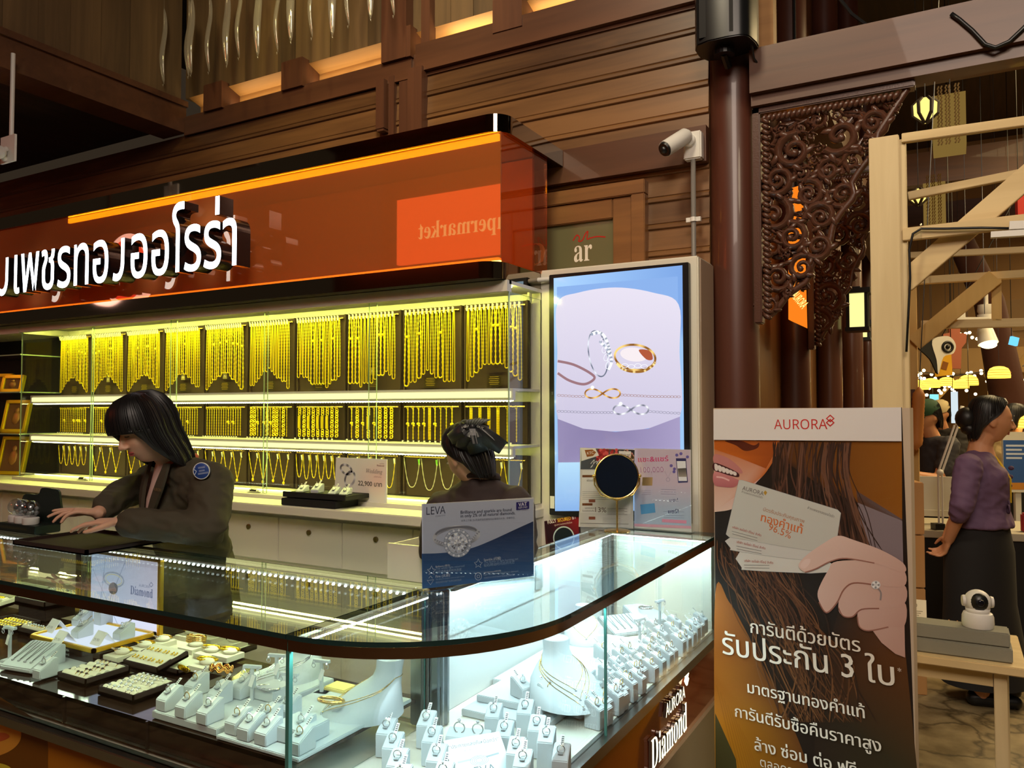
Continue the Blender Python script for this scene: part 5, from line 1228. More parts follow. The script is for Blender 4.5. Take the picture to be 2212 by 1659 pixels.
# far left
t = tray('bracelet_tray', 'greenish cream tray of bracelets at the left edge, behind the gold rings', (20, 1292), .672, .24, .22, .03, 0, M_CREAM, M_CREAM, tilt=.12)
for k in range(4):
    b = MB(); b.b2((-.09, -.075 + .045 * k, .017), (.09, -.045 + .045 * k, .028)); b.build('pad', M_CREAM, t, bevel=.003)
    M = wmat(t); g = thing('bracelet', 'link bracelet lying on the greenish tray, %s from the front' % nth(k), 'bracelet', M @ V((0, -.06 + .045 * k, .031)), 0, 'bracelets on the greenish tray', rot=(.12, 0, 0))
    b = MB()
    for j in range(14): b.torus((-.07 + .0108 * j, 0, 0), .0062, .0017, 10, 5)
    b.build('links', M_SILVER if k % 2 else M_GOLD, g, smooth=True)
t = tray('chain_tray', 'low tray of fine gold chains at the left edge', (25, 1352), .655, .2, .12, .02, 0)
for k in range(9):
    g = thing('fine_chain', 'fine gold chain in the low left tray, %s from left' % nth(k), 'necklace', t.location + V((-.08 + .02 * k, 0, .013)), 0, 'fine chains in the low left tray')
    b = MB(); b.tube([(.003 * math.sin(q), -.05 + .1 * q / 16, 0) for q in range(17)], [.0022 if q % 2 else .0014 for q in range(17)], 5); b.build('links', M_GOLD, g)
p = on(95, 1432, .656); dbox(p.x, p.y, .652, (.30, .16, .004), 0, 'flat grey pad under the four pendants at far left')
p = on(99, 1418, .72); stand_with_ring(p.x, max(p.y, 1.47), .657, .055, 0, 'grey ring stand on the flat pad at far left', 'ring on the far left grey pad', 'ring stands at far left', 'rings at far left', 0)
t = thing('jewellery_bag', 'crumpled clear bag of pinkish packets seen through the left counter top', 'bag', on(30, 1250, .66), 0); t.location.y = min(t.location.y, 1.86)
b = MB(); rb = random.Random(5)
for k in range(7): b.ball((rb.uniform(-.12, .12), rb.uniform(-.03, .03), .03 + .05 * rb.random()), (.06, .04, .035), 10)
b.build('packets', mat('pink_packets', (196, 120, 84), .5), t, smooth=True)
b = MB(); n = 24; b.loft([[((.17 + .012 * math.sin(5 * q + z * 30)) * math.cos(q), (.06 + .008 * math.sin(7 * q)) * math.sin(q), z) for q in [2 * PI * k / n for k in range(n)]] for z in (0, .04, .09, .13, .15)], caps=False); b.build('clear_wrap', M_ACRYL, t, smooth=True)

# ---------------------------------------------------------------- on the counter tops
qs = [(68, 1166), (186, 1199), (320, 1163), (205, 1142)]; qp = [on(x, y, ZT + .015) for x, y in qs]; c = sum(qp, V()) / 4
w = ((qp[1] - qp[0]).length + (qp[2] - qp[3]).length) / 2; d = ((qp[2] - qp[1]).length + (qp[3] - qp[0]).length) / 2
c.z = ZT + .001; t = thing('velvet_tray', 'flat dark brown velvet tray on the counter under the hands', 'tray', c, 0)
b = MB(); b.b2((-w / 2, -d / 2, 0), (w / 2, d / 2, .008))
for lo, hi in (((-w / 2, -d / 2, 0), (w / 2, -d / 2 + .012, .02)), ((-w / 2, d / 2 - .012, 0), (w / 2, d / 2, .02)), ((-w / 2, -d / 2, 0), (-w / 2 + .012, d / 2, .02)), ((w / 2 - .012, -d / 2, 0), (w / 2, d / 2, .02))): b.b2(lo, hi)
b.build('tray_body', M_BROWNV, t, bevel=.002)
p = on(58, 1150, ZT); t = thing('globe_display', 'dark green stand with a rounded back board and printed front', 'display stand', (p.x, p.y + .02, ZT + .001), 0)
M_DG = mat('dark_green_board', (28, 40, 36), .4)
b = MB(); b.b2((-.16, -.05, 0), (.11, .06, .035)); b.build('base', M_DG, t, bevel=.003)
b = MB(); b.prism([(q[0], q[1]) for q in spl([(-.16, 0), (.11, 0), (.112, .12), (.10, .145), (.07, .15), (-.02, .15), (-.05, .12), (-.16, .11)], 4)], -.004, .004, M=Matrix.Translation((0, .055, .03)) @ Matrix.Rotation(PI / 2, 4, 'X')); b.build('back_board', M_DG, t)
a = Art(t.location + V((-.15, -.0505, .01)), (1, 0, 0), (0, 0, 1), px=False); [a.line([(.006 * k + .002 * math.sin(k * 2.3), .004), (.006 * k + .003, .016), (.006 * k + .004 + .001 * math.cos(k), .005)], .0012, (104, 100, 62), 1) for k in range(34)]; a.build('lettering', M_PRINT, t)
M_CRYS = glassm('crystal', (.9, .93, .95), 0, .16)
for k, (dx, l) in enumerate(((-.105, 'left'), (-.045, 'middle'), (.03, 'right'))):
    g = thing('crystal_globe', 'small crystal globe on a white disc, %s of the three' % l, 'crystal globe', t.location + V((dx, -.005 - .008 * k, .036)), 0, 'crystal globes on the dark green stand')
    b = MB(); b.lathe([(.031, 0), (.033, .004), (.033, .026), (.028, .03)], seg=24); b.build('disc_base', M_TAG, g, smooth=40)
    b = MB(); b.ball((0, 0, .064), .036, 24); b.build('globe', M_CRYS, g, smooth=True)
    b = MB(); rb = random.Random(k)
    for q in range(7): b.ball((rb.uniform(-.016, .016), rb.uniform(-.016, .016), .064 + rb.uniform(-.018, .018)), (.011, .009, .010), 8)
    b.build('engraved_figure', mat('engraving', (150, 150, 150), .4), g, smooth=True)
# blue diamond stand
A0 = on(913, 1278, ZT); A1 = on(1154, 1250, ZT); U = (A1 - A0); U.z = 0; wd = U.length; U.normalize()
ls = thing('diamond_poster_stand', 'acrylic stand with a blue and white diamond ring poster on the curved counter', 'poster stand', (A0 + A1) / 2, math.atan2(U.y, U.x))
ls.location.z = ZT + .0005
HT = onPlane(1032, 1083, A0, V((U.y, -U.x, 0))).z - ZT
b = MB(); b.b2((-wd / 2, -.004, .022), (wd / 2, -.001, HT + .002)); b.b2((-wd / 2 - .004, -.035, 0), (wd / 2 + .004, .045, .004)); b.b2((-wd / 2 - .003, -.008, .003), (wd / 2 + .003, .006, .022)); b.build('acrylic_holder', M_ACRYL, ls)
b = MB(); b.b2((-wd / 2 + .001, 0, .020), (wd / 2 - .001, .003, HT + .001)); b.build('sheet', M_TAG, ls)
Nn = V((U.y, -U.x, 0)); O = A0 + Nn * .0003; O.z = 0
a = Art(O, U, (0, 0, 1), step=.0002)
a.grid([(911, 1089), (1152, 1078), (1153, 1244), (912, 1272)], lambda u, v: L3((205, 212, 232), (186, 198, 224), v), 0)
a.poly([(911, 1196)] + spl([(912, 1196), (960, 1194), (1015, 1185), (1060, 1168), (1110, 1145), (1152, 1126)], 6, False) + [(1153, 1244), (1080, 1253), (1000, 1262), (912, 1272)], lambda x, y: L3((40, 60, 100), (62, 108, 166), max(0, min(1, (y - 1140) / 110))), 1)
a.text('𝖫𝖤𝖵𝖠', (921, 1112), (962, 1109), (60, 66, 92), 2, h=.021); a.text('𝐶𝑜𝑙𝑙𝑒𝑐𝑡𝑖𝑜𝑛', (941, 1117), (962, 1114), (130, 136, 160), 2)
a.text('Brilliance and sparkle are found', (995, 1110), (1105, 1104), (56, 62, 90), 2, bold=.0002); a.text('in only 2% of all natural diamonds.', (995, 1118), (1113, 1111), (56, 62, 90), 2, bold=.0002)
a.text('世界上只有 2% 的自然钻石拥有如此璀璨的光泽，珍稀夺目。', (996, 1127), (1113, 1120), (120, 126, 150), 2)
a.poly([(1115, 1085), (1143, 1083), (1143, 1099), (1115, 1102)], (52, 48, 124), 2); a.text('VAT', (1120, 1094), (1138, 1092), (250, 250, 255), 3, bold=.0003); a.text('REFUND', (1120, 1099), (1139, 1097), (240, 240, 250), 3); a.text('FOR TOURISTS', (1117, 1104), (1141, 1102), (110, 110, 150), 3)
a.line(ell(986, 1158, 48, 19, -.1, 40), .011, lambda x, y: L3((150, 154, 168), (232, 236, 244), .5 + .5 * math.sin(x * .11)), 3, True)
a.line(ell(985, 1152, 44, 13, -.1, 40, PI * 1.02, PI * 1.98), .006, (128, 132, 146), 3.4)
for k in range(12): a.poly(ell(940 + 2.2 * k, 1166 + 1.3 * k, 2.2, 2.2, n=8), (210, 216, 228) if k % 2 else (150, 156, 172), 3.6); a.poly(ell(1034 - 1.8 * k, 1149 + 1.9 * k, 2.2, 2.2, n=8), (210, 216, 228) if k % 2 else (150, 156, 172), 3.6)
a.poly(ell(988, 1173, 30, 31), (150, 160, 180), 4)
for k in range(30): w = 2 * PI * k / 30; a.poly(ell(988 + 26.5 * math.cos(w), 1173 + 27.5 * math.sin(w), 2.7, 2.7, n=8), (228, 234, 244) if k % 2 else (176, 186, 204), 5)
a.poly(ell(988, 1173, 22, 23), (196, 208, 226), 5.4); rb = random.Random(2)
for ring in range(3):
    n = 16; r0 = 22 - 7 * ring; r1 = r0 - 7
    for k in range(n):
        w0 = 2 * PI * k / n; w1 = 2 * PI * (k + 1) / n; g = rb.choice((112, 150, 190, 224, 248))
        a.poly([(988 + r0 * math.cos(w0), 1173 + r0 * math.sin(w0)), (988 + r0 * math.cos(w1), 1173 + r0 * math.sin(w1)), (988 + r1 * math.cos((w0 + w1) / 2), 1173 + r1 * math.sin((w0 + w1) / 2))], (g, g + 4, min(255, g + 16)), 6 + ring * .3)
for (x, y) in ((932, 1231), (1033, 1216)):
    a.line([(x, y - 9), (x + 3, y - 2), (x + 9, y - 1), (x + 4, y + 4), (x + 6, y + 10), (x, y + 6), (x - 6, y + 10), (x - 4, y + 4), (x - 9, y - 1), (x - 3, y - 2)], .0013, (220, 232, 250), 3, True)
a.line(ell(1033, 1245, 7, 8), .0012, (220, 232, 250), 3, True); a.line(ell(1033, 1245, 3, 3), .001, (220, 232, 250), 3, True); a.line([(923, 1254), (937, 1252), (930, 1263)], .0013, (220, 232, 250), 3, True); a.line([(926, 1249), (930, 1244), (934, 1249)], .0012, (220, 232, 250), 3)
for i, (x, y, t1, t2, t3) in enumerate(((1045, 1212, 'Sparkle (闪耀)', 'The flashes of light bursting out', '钻石转动时闪烁的光芒'), (941, 1226, 'Brilliance (亮光)', 'The white light returned', '钻石表面反射的光亮度'), (1045, 1238, 'Light Symmetry (光影对称)', 'Light distribution throughout a diamond', '光线均匀分布于钻石内部呈现完美对称'), (941, 1248, 'Fire (火彩)', 'The flare of rainbow colors as light moves', '钻石折射光线产生彩虹般的色彩'))):
    w = 74 if i % 2 == 0 else 62; s = -.11
    a.text(t1, (x, y), (x + w * .5, y + w * .5 * s), (226, 236, 250), 3); a.text(t2, (x, y + 5), (x + w, y + 5 + w * s), (150, 180, 220), 3); a.text(t3, (x, y + 12), (x + w * .9, y + 12 + w * .9 * s), (160, 188, 226), 3)
a.build('poster', M_PRINT, ls)
# round table mirror
bp = on(1337, 1147, ZT); mr = thing('table_mirror', 'round gold-rimmed table mirror with a dark face at the end of the curved counter', 'mirror', (bp.x, bp.y - .02, ZT + .001), YAW + .1)
b = MB(); b.lathe([(.056, 0), (.056, .004), (.05, .006), (.006, .008)], seg=36); b.build('base', M_GOLDP, mr, smooth=40)
b = MB(); b.tube([(0, 0, .005), (0, 0, .135)], .0042, 10); b.tube([(-.1, 0, .235), (-.098, 0, .20), (-.07, .0, .155), (0, 0, .132), (.07, 0, .155), (.098, 0, .20), (.1, 0, .235)], .0035, 8); b.ball((-.1, 0, .236), .008, 10); b.ball((.1, 0, .236), .008, 10); b.build('stem', M_GOLDP, mr, smooth=50)
M = Matrix.Translation((0, 0, .235)) @ Matrix.Rotation(PI / 2 - .1, 4, 'X') @ Matrix.Rotation(.0, 4, 'Y')
b = MB(); b.torus((0, 0, 0), .094, .0035, 48, 8, M=M); b.lathe([(.092, -.008), (.092, -.001)], M=M, seg=48); b.build('rim', M_GOLDP, mr, smooth=40)
b = MB(); b.lathe([(.0905, .0), (.0905, .002)], M=M, seg=48); b.build('mirror_glass', mat('mirror_dim_reflection', (20, 27, 40), .12, spec=.4), mr, smooth=30)  # dim reflection put into a dark navy colour, no real mirror surface
# promo posters in acrylic holders
def holder(name, label, pxq, Y, rzv=0):
    p = [onY(x, y, Y) for x, y in pxq]; x0 = (p[0].x + p[3].x) / 2; x1 = (p[1].x + p[2].x) / 2; z1 = p[0].z
    t = thing(name, label, 'poster stand', ((x0 + x1) / 2, Y, ZT + .001))
    w = x1 - x0; h = z1 - ZT
    b = MB(); b.b2((-w / 2 - .002, -.003, 0), (w / 2 + .002, -.0005, h)); b.b2((-w / 2 - .002, -.02, 0), (w / 2 + .002, .05, .003)); b.build('acrylic_holder', M_ACRYL, t)
    b = MB(); b.b2((-w / 2, 0, .004), (w / 2, .002, h - .002)); b.build('sheet', M_TAG, t)
    return t, Art((0, Y - .0002, 0), (1, 0, 0), (0, 0, 1), step=.00015)
t, a = holder('card_offer_poster', 'white promotional sheet with 13% offer behind the round mirror', [(1256, 967), (1371, 971), (1364, 1142), (1250, 1140)], 3.265)
a.grid([(1256, 967), (1371, 971), (1365, 1140), (1250, 1138)], (236, 234, 232), 0, 2, 2)
a.grid([(1256, 968), (1371, 972), (1370, 1014), (1254, 1014)], lambda u, v: L3((96, 104, 110), (62, 60, 66), u), 1, 4, 4)
rb = random.Random(4)
for k in range(60): x = 1288 + 52 * rb.random(); y = 972 + 22 * rb.random(); a.poly(ell(x, y, 3.5, 3.5, n=8), rb.choice(((190, 50, 56), (224, 90, 90), (150, 30, 40))), 2 + .02 * k)
for k in range(20): a.poly(ell(1350 + 18 * rb.random(), 974 + 26 * rb.random(), 4, 4, n=8), rb.choice(((210, 150, 140), (230, 190, 180))), 3)
a.poly([(1256, 968), (1286, 968), (1294, 984), (1256, 996)], (240, 236, 230), 4); a.poly([(1263, 972), (1280, 971), (1288, 977), (1281, 985), (1268, 987)], (160, 96, 44), 5); a.text('KTC', (1269, 982), (1283, 980), (250, 240, 230), 6, bold=.0003)
a.poly([(1337, 974), (1363, 975), (1363, 985), (1337, 984)], (246, 244, 240), 4); a.text('𝐃𝐢𝐚𝐦𝐨𝐧𝐝', (1340, 983), (1361, 984), (90, 60, 60), 5, h=.007)
a.line(spl([(1276, 1002), (1284, 993), (1280, 1006), (1276, 1010), (1284, 1000), (1290, 996), (1289, 1003), (1296, 992), (1294, 1006), (1300, 996), (1303, 1004)], 5, False), .0022, (246, 244, 242), 5)
a.poly([(1258, 1016), (1366, 1018), (1362, 1110), (1254, 1108)], (248, 247, 244), 2)
for y in (1028, 1089): a.poly([(1258, y - 2), (1280, y - 2), (1280, y + 3), (1258, y + 3)], (120, 74, 44), 5)
a.text('ผ่อนชำระ', (1268, 1040), (1290, 1040), (70, 64, 60), 5); a.text('13%', (1286, 1106), (1310, 1107), (110, 90, 80), 5, h=.022); a.text('แลกคะแนน', (1264, 1099), (1284, 1099), (80, 74, 70), 5); a.text('รับเครดิตเงินคืน', (1258, 1105), (1284, 1105), (80, 74, 70), 5)
for k in range(5):
    a.line([(1258, 1062 + 4 * k), (1345 - 3 * (k % 2), 1063 + 4 * k)], .0012, (140, 138, 136), 5); a.line([(1312, 1098 + 3.2 * k), (1355 - 6 * (k % 2), 1099 + 3.2 * k)], .0014, (110, 108, 106), 5); a.line([(1302, 1119 + 3 * k), (1340 - 4 * (k % 3), 1120 + 3 * k)], .001, (150, 148, 146), 5)
for y in (1079, 1116): a.poly([(1272, y), (1286, y), (1286, y + 6), (1272, y + 6)], (150, 90, 70), 5)
a.line([(1254, 1130), (1358, 1132)], .0016, (120, 118, 116), 5); a.build('poster', M_PRINT, t)
t, a = holder('share_offer_poster', 'pink and lilac promotional sheet with a phone drawing, right of the round mirror', [(1371, 968), (1492, 971), (1494, 1147), (1369, 1141)], 3.285)
a.grid([(1372, 969), (1491, 972), (1493, 1142), (1370, 1137)], lambda u, v: L3((226, 206, 226), (190, 206, 232), min(1, max(0, (v - .45) * 3))), 0, 8, 16)
a.text('แชะ&แชร์', (1379, 998), (1444, 996), (214, 84, 130), 3, h=.022, bold=.0006); a.text('100,000', (1384, 1021), (1434, 1020), (246, 236, 246), 3, bold=.0014); a.text('100,000', (1384, 1021), (1434, 1020), (170, 110, 160), 5)
a.poly(spl([(1460, 990), (1482, 990), (1486, 1042), (1465, 1043)], 1), (60, 60, 110), 3); a.poly([(1462, 996), (1481, 996), (1484, 1039), (1466, 1039)], (240, 240, 246), 4); a.grid([(1464, 1012), (1482, 1011), (1484, 1030), (1466, 1030)], lambda u, v: L3((80, 76, 74), (170, 160, 150), v), 5, 3, 3)
for x, y in ((1471, 980), (1450, 1006), (1485, 987), (1457, 1013), (1456, 1019), (1462, 983)): a.poly(ell(x, y, 3.4, 3.4, n=10), (112, 100, 176), 3)
a.grid([(1388, 1031), (1410, 1031), (1409, 1049), (1387, 1049)], lambda u, v: L3((110, 90, 64), (196, 160, 110), u), 3, 3, 3); a.line(ell(1443, 1036, 4, 4), .001, (130, 120, 160), 3, True); a.line([(1436, 1018), (1443, 1032), (1450, 1018)], .0008, (130, 120, 160), 3)
a.text('แชะ!', (1447, 1084), (1465, 1083), (70, 80, 130), 3, h=.014); a.text('แชร์!', (1444, 1109), (1466, 1108), (60, 70, 120), 3, h=.016, bold=.0004)
a.poly([(1383, 1090), (1414, 1087), (1416, 1107), (1385, 1111)], (92, 160, 214), 3)
a.poly([(1430, 1121), (1483, 1124), (1483, 1131), (1430, 1128)], (226, 150, 180), 3)
for k in range(3): a.line([(1433, 1113 + 5 * k - 18 * (k == 2)), (1478, 1114 + 5 * k - 18 * (k == 2))], .001, (120, 130, 170), 3); a.line([(1428, 1057 + 5 * k), (1460, 1058 + 5 * k)], .0012, (140, 130, 170), 3); a.line([(1386, 1060 + 4 * k), (1406, 1060 + 4 * k)], .001, (150, 130, 170), 3)
a.poly([(1370, 1131), (1492, 1136), (1493, 1142), (1370, 1137)], (226, 170, 190), 3); a.build('poster', M_PRINT, t)
# small security board below the screen
q = [onY(x, y, 3.37) for x, y in ((1175, 1126), (1250, 1112), (1250, 1152), (1182, 1168))]
t = thing('security_board', 'dark red FULLY SECURED board in front of the screen housing', 'sign', ((q[0].x + q[1].x) / 2, 3.372, .70), 0)
b = MB(); b.prism([(p.x, p.z) for p in (q[0], q[1])] + [(q[1].x + .02, .70), (q[0].x + .02, .70)], -.003, .003, M=Matrix.Translation((0, 3.376, 0)) @ Matrix.Rotation(PI / 2, 4, 'X')); b.build('board', mat('dark_red_board', (70, 20, 26), .4), t, world=True)
a = Art((0, 3.3725, 0), (1, 0, 0), (0, 0, 1)); a.grid([(1176, 1127), (1250, 1113), (1250, 1160), (1183, 1172)], lambda u, v: L3((50, 20, 28), (158, 30, 40), max(0, u - v * .4)), 0, 6, 4)
a.text('FULLY', (1184, 1132), (1202, 1128), (250, 240, 230), 1, h=.017, bold=.0005); a.text('SECURED', (1205, 1128), (1234, 1123), (240, 190, 60), 1, h=.017, bold=.0005); a.text('BY', (1237, 1122), (1246, 1120), (250, 240, 230), 1, h=.017, bold=.0005); a.text('ดูแลความปลอดภัยโดย', (1198, 1136), (1236, 1130), (250, 220, 200), 1)
a.line(ell(1218, 1162, 22, 24), .006, (200, 220, 214), 1, True); a.poly(ell(1218, 1162, 20, 22), (26, 34, 40), 1); a.build('print', M_PRINT, t)
# pulled-out white drawer
u0 = [o for o in COL.objects if o.name == 'cabinet_unit'][0]
b = MB(); b.b2((-2.03, 2.585, .735), (-1.85, 2.60, .955)); b.b2((-2.03, 2.60, .74), (-2.02, 2.93, .95)); b.b2((-1.86, 2.60, .74), (-1.85, 2.93, .95)); b.b2((-2.03, 2.60, .735), (-1.85, 2.93, .745)); d = b.build('drawer', M_WHITE, u0, world=True)
d['label'] = 'pulled-out open white drawer'
# wedding display on the ledge
t = thing('black_tray_stack', 'two stacked black display trays on the ledge by the wedding card', 'tray', (-2.72, 2.94, 1.031))
b = MB(); b.b2((-.19, -.08, 0), (.16, .09, .035)); b.build('lower_tray', M_BLACKM, t, bevel=.003)
b = MB(); b.b2((-.185, -.075, .04), (.22, .10, .062)); b.b2((-.185, -.075, .058), (.22, -.068, .068)); b.build('upper_tray', M_BLACKM, t, bevel=.002)
YWd = 3.045
p = [onY(x, y, YWd) for x, y in ((726, 988), (836, 994), (829, 1092), (722, 1078))]
t = thing('wedding_card', 'white and pink wedding ring card with a price on the gold cabinet ledge', 'poster', ((p[0].x + p[1].x) / 2, YWd, 1.031))
x0, x1, z1 = p[0].x, p[1].x, p[0].z
b = MB(); b.b2((x0, YWd, 1.031), (x1, YWd + .003, z1)); b.build('sheet', M_TAG, t, world=True)
a = Art((0, YWd - .0004, 0), (1, 0, 0), (0, 0, 1)); a.grid([(726, 988), (836, 994), (830, 1088), (722, 1076)], lambda u, v: L3((240, 238, 224), (246, 206, 196), max(0, 1 - abs(u - .85) * 2.2) * max(0, 1 - abs(v - .45) * 2)), 0, 10, 8)
for c_, r_, ro in ((( 748, 1014), (13, 9), .6), ((756, 1034), (10, 16), .3)): a.line(ell(*c_, *r_, ro), .011, lambda x, y: L3((110, 110, 112), (238, 238, 240), .5 + .5 * math.sin(x * .5 + y * .3)), 2, True)
a.text('𝑊𝑒𝑑𝑑𝑖𝑛𝑔', (791, 1021), (826, 1024), (120, 108, 110), 2); a.text('แต่งงานครบ', (808, 1031), (824, 1032), (180, 130, 130), 2); a.text('22,900 บาท', (774, 1048), (825, 1052), (70, 66, 62), 2, bold=.0004); a.text('𝐃𝐢𝐚𝐦𝐨𝐧𝐝', (814, 1007), (830, 1008), (140, 80, 80), 2, h=.008); a.text('AURORA', (820, 1003), (830, 1003), (160, 110, 110), 2)
a.build('print', M_PRINT, t)
for k, (dx, l) in enumerate(((-.12, 'leftmost'), (-.02, 'second'), (.09, 'third'), (.16, 'rightmost'))):
    stand_with_ring(-2.72 + dx, 2.935, 1.031 + .063, .03 + .012 * (k == 1), .2, 'small white ring stand on the black tray stack, %s' % l, 'ring on the black tray stack, %s' % l, 'ring stands on the black trays', 'rings on the black trays', 0)
# ---------------------------------------------------------------- standing banner
B1, B2 = V((-.765, 2.895, 0)), V((-.125, 2.714, 0)); BU = (B2 - B1); BW = BU.length; BU.normalize(); BN = V((BU.y, -BU.x, 0))
bn_ = thing('standing_banner', 'tall standing banner with white AURORA header and a hand holding cards', 'banner', (B1 + B2) / 2, math.atan2(BU.y, BU.x))
b = MB(); b.b2((-BW / 2 - .004, .0, .02), (BW / 2 + .012, .03, 1.507)); b.build('panel', mat('banner_board_edge', (206, 186, 160), .6), bn_, bevel=.001)
b = MB(); b.b2((-BW / 2 + .05, -.12, 0), (BW / 2 - .05, .06, .02)); b.build('foot', M_STEEL, bn_, bevel=.003)
a = Art(B1 + BN * .0006, BU, (0, 0, 1), step=.00025)
zt = 1.505
a.grid([(1543, 884), (1948, 880), (1990, 1990), (1548, 1990)], (40, 30, 24), 0, 2, 2)
# background tones
a.poly([(1640, 953), (1948, 952), (1949, 1125), (1790, 1060), (1700, 1000)], lambda x, y: L3((60, 38, 26), (150, 92, 26), min(1, max(0, (x - 1740) / 130))), 1)
a.poly([(1850, 1060), (1949, 1122), (1953, 1290), (1890, 1200), (1858, 1130)], (138, 124, 130), 1)
a.poly([(1820, 1290), (1955, 1400), (1985, 1700), (1960, 1990), (1760, 1990), (1760, 1500)], lambda x, y: L3((46, 34, 26), (104, 62, 28) if y < 1480 else (62, 54, 34), min(1, max(0, (x - 1800) / 160))), 1)
# dress and shoulder, lower left
a.poly(spl([(1545, 1285), (1575, 1300), (1610, 1360), (1650, 1440), (1690, 1520), (1740, 1640), (1780, 1800), (1760, 1990), (1560, 1990), (1546, 1700)], 6), lambda x, y: L3((104, 62, 28), L3((158, 92, 34), (196, 134, 30), max(0, min(1, (y - 1420) / 160))), max(0, min(1, (1660 - x) / 110))), 2)
for k in range(9): a.line([(1548 + 8 * k, 1480 + 14 * k), (1600 + 9 * k, 1700 + 10 * k)], .003, (160, 104, 30), 2.5)
a.poly([(1545, 1540), (1590, 1640), (1620, 1990), (1548, 1990)], (74, 70, 40), 2.7)
# face
a.poly([(1543, 951)] + spl([(1685, 951), (1676, 985), (1655, 1020), (1632, 1045), (1605, 1080), (1580, 1100), (1543, 1106)], 6, False), lambda x, y: (196, 104, 36) if y < 985 + (x - 1543) * .42 else L3((214, 170, 160), (232, 204, 190), min(1, max(0, (y - 1050) / 50))), 3)
a.poly([(1543, 951), (1678, 951), (1670, 985), (1655, 1012), (1600, 990), (1543, 970)], lambda x, y: L3((196, 100, 32), (160, 78, 28), max(0, min(1, (x - 1600) / 60))), 4)
a.poly(spl([(1566, 952), (1600, 952), (1628, 962), (1640, 956), (1636, 968), (1610, 974), (1590, 962)], 5), (92, 40, 24), 5)
a.poly(spl([(1543, 982), (1560, 984), (1580, 994), (1600, 1012), (1604, 1022), (1590, 1020), (1566, 1006), (1543, 1000)], 5), (196, 128, 124), 5)
a.poly(spl([(1543, 1000), (1566, 1007), (1594, 1021), (1596, 1030), (1580, 1028), (1543, 1016)], 5), (74, 34, 36), 5.5)
for k in range(6): a.poly(spl([(1544 + 8 * k, 1002 + 3.2 * k), (1551 + 8 * k, 1005 + 3.2 * k), (1551 + 8 * k, 1016 + 2.2 * k), (1545 + 8 * k, 1015 + 2.2 * k)], 4), (232, 222, 216), 6)
a.poly(spl([(1543, 1020), (1566, 1024), (1590, 1034), (1598, 1040), (1586, 1052), (1564, 1052), (1543, 1046)], 5), lambda x, y: L3((214, 140, 138), (186, 108, 112), min(1, max(0, (y - 1020) / 30))), 6)
a.line(spl([(1548, 1030), (1562, 1032), (1576, 1038)], 5, False), .006, (236, 186, 184), 7)
# hair locks
rb = random.Random(8)
for k in range(80):
    x0 = 1670 + rb.random() * 170; x1 = x0 - 60 + rb.random() * 60 + (x0 - 1690) * .5; w = rb.uniform(.002, .007); c_ = rb.choice(((74, 48, 36), (92, 60, 44), (56, 39, 30), (112, 78, 60), (62, 44, 36)))
    a.line(spl([(x0, 955), (x0 - 14 + 20 * rb.random(), 1020), (x0 * .6 + x1 * .4 + rb.uniform(-15, 15), 1110), (x1, 1190 + 40 * rb.random())], 7, False), [w * .4] + [w] * 19 + [w * .3] * 2, c_, 4 + k * .02)
for k in range(80):
    x0 = 1550 + rb.random() * 150; w = rb.uniform(.0015, .0055); c_ = rb.choice(((78, 50, 32), (100, 64, 38), (58, 40, 28), (120, 80, 48)))
    a.line(spl([(x0 - 5, 1160 + rb.random() * 60), (x0 + rb.uniform(0, 30), 1240), (x0 + 30 + rb.uniform(0, 60), 1330), (x0 + 70 + rb.uniform(0, 90), 1440), (x0 + 100 + rb.uniform(0, 100), 1560)], 6, False), [w * .4] + [w] * 23 + [w * .3], c_, 4 + k * .02)
# lilac overlay band
# cards
def card(pts, L, col=(224, 226, 222)): a.poly(pts, col, L); a.line(pts, .0012, (180, 184, 184), L + .2, True)
card(spl([(1600, 1190), (1780, 1205), (1790, 1236), (1700, 1236), (1612, 1231), (1603, 1226)], 2), 8)
card(spl([(1582, 1158), (1790, 1190), (1800, 1212), (1700, 1206), (1590, 1190), (1579, 1184)], 2), 9, (216, 218, 216))
card([(1597, 1037), (1604, 1037), (1810, 1101), (1817, 1108), (1808, 1168), (1770, 1192), (1690, 1180), (1576, 1160), (1569, 1154)], 10, (206, 208, 202))
a.text('AURORA', (1604, 1058), (1650, 1071), (110, 104, 100), 11, h=.015); a.text('ห้างเพชรทองออโรร่า', (1603, 1064), (1648, 1077), (120, 116, 110), 11); a.poly([(1654, 1059), (1658, 1064), (1654, 1070), (1650, 1064)], (190, 150, 60), 11)
a.text('บัตรรับประกันคุณภาพ', (1649, 1103), (1738, 1130), (176, 120, 80), 11); a.text('ทองคำแท้', (1644, 1125), (1733, 1153), (214, 116, 60), 11, bold=.0006); a.text('96.5%', (1660, 1144), (1708, 1164), (206, 108, 50), 11); a.text('ห้างเพชรทองออโรร่า', (1745, 1099), (1802, 1118), (110, 110, 106), 11)
for i, (x, y) in enumerate(((1583, 1140), (1592, 1172), (1609, 1213))):
    a.text('บริษัท ออโรร่า ดีไซน์ จำกัด', (x, y), (x + 62, y + 19 - 4 * i - (6 if i == 2 else 0)), (176, 60, 50), 12)
    for k in range(2): a.line([(x - 1 + k, y + 7 + 6 * k), (x + 54, y + 22 - 4 * i + 6 * k - (6 if i == 2 else 0))], .0013, (130, 130, 130), 12)
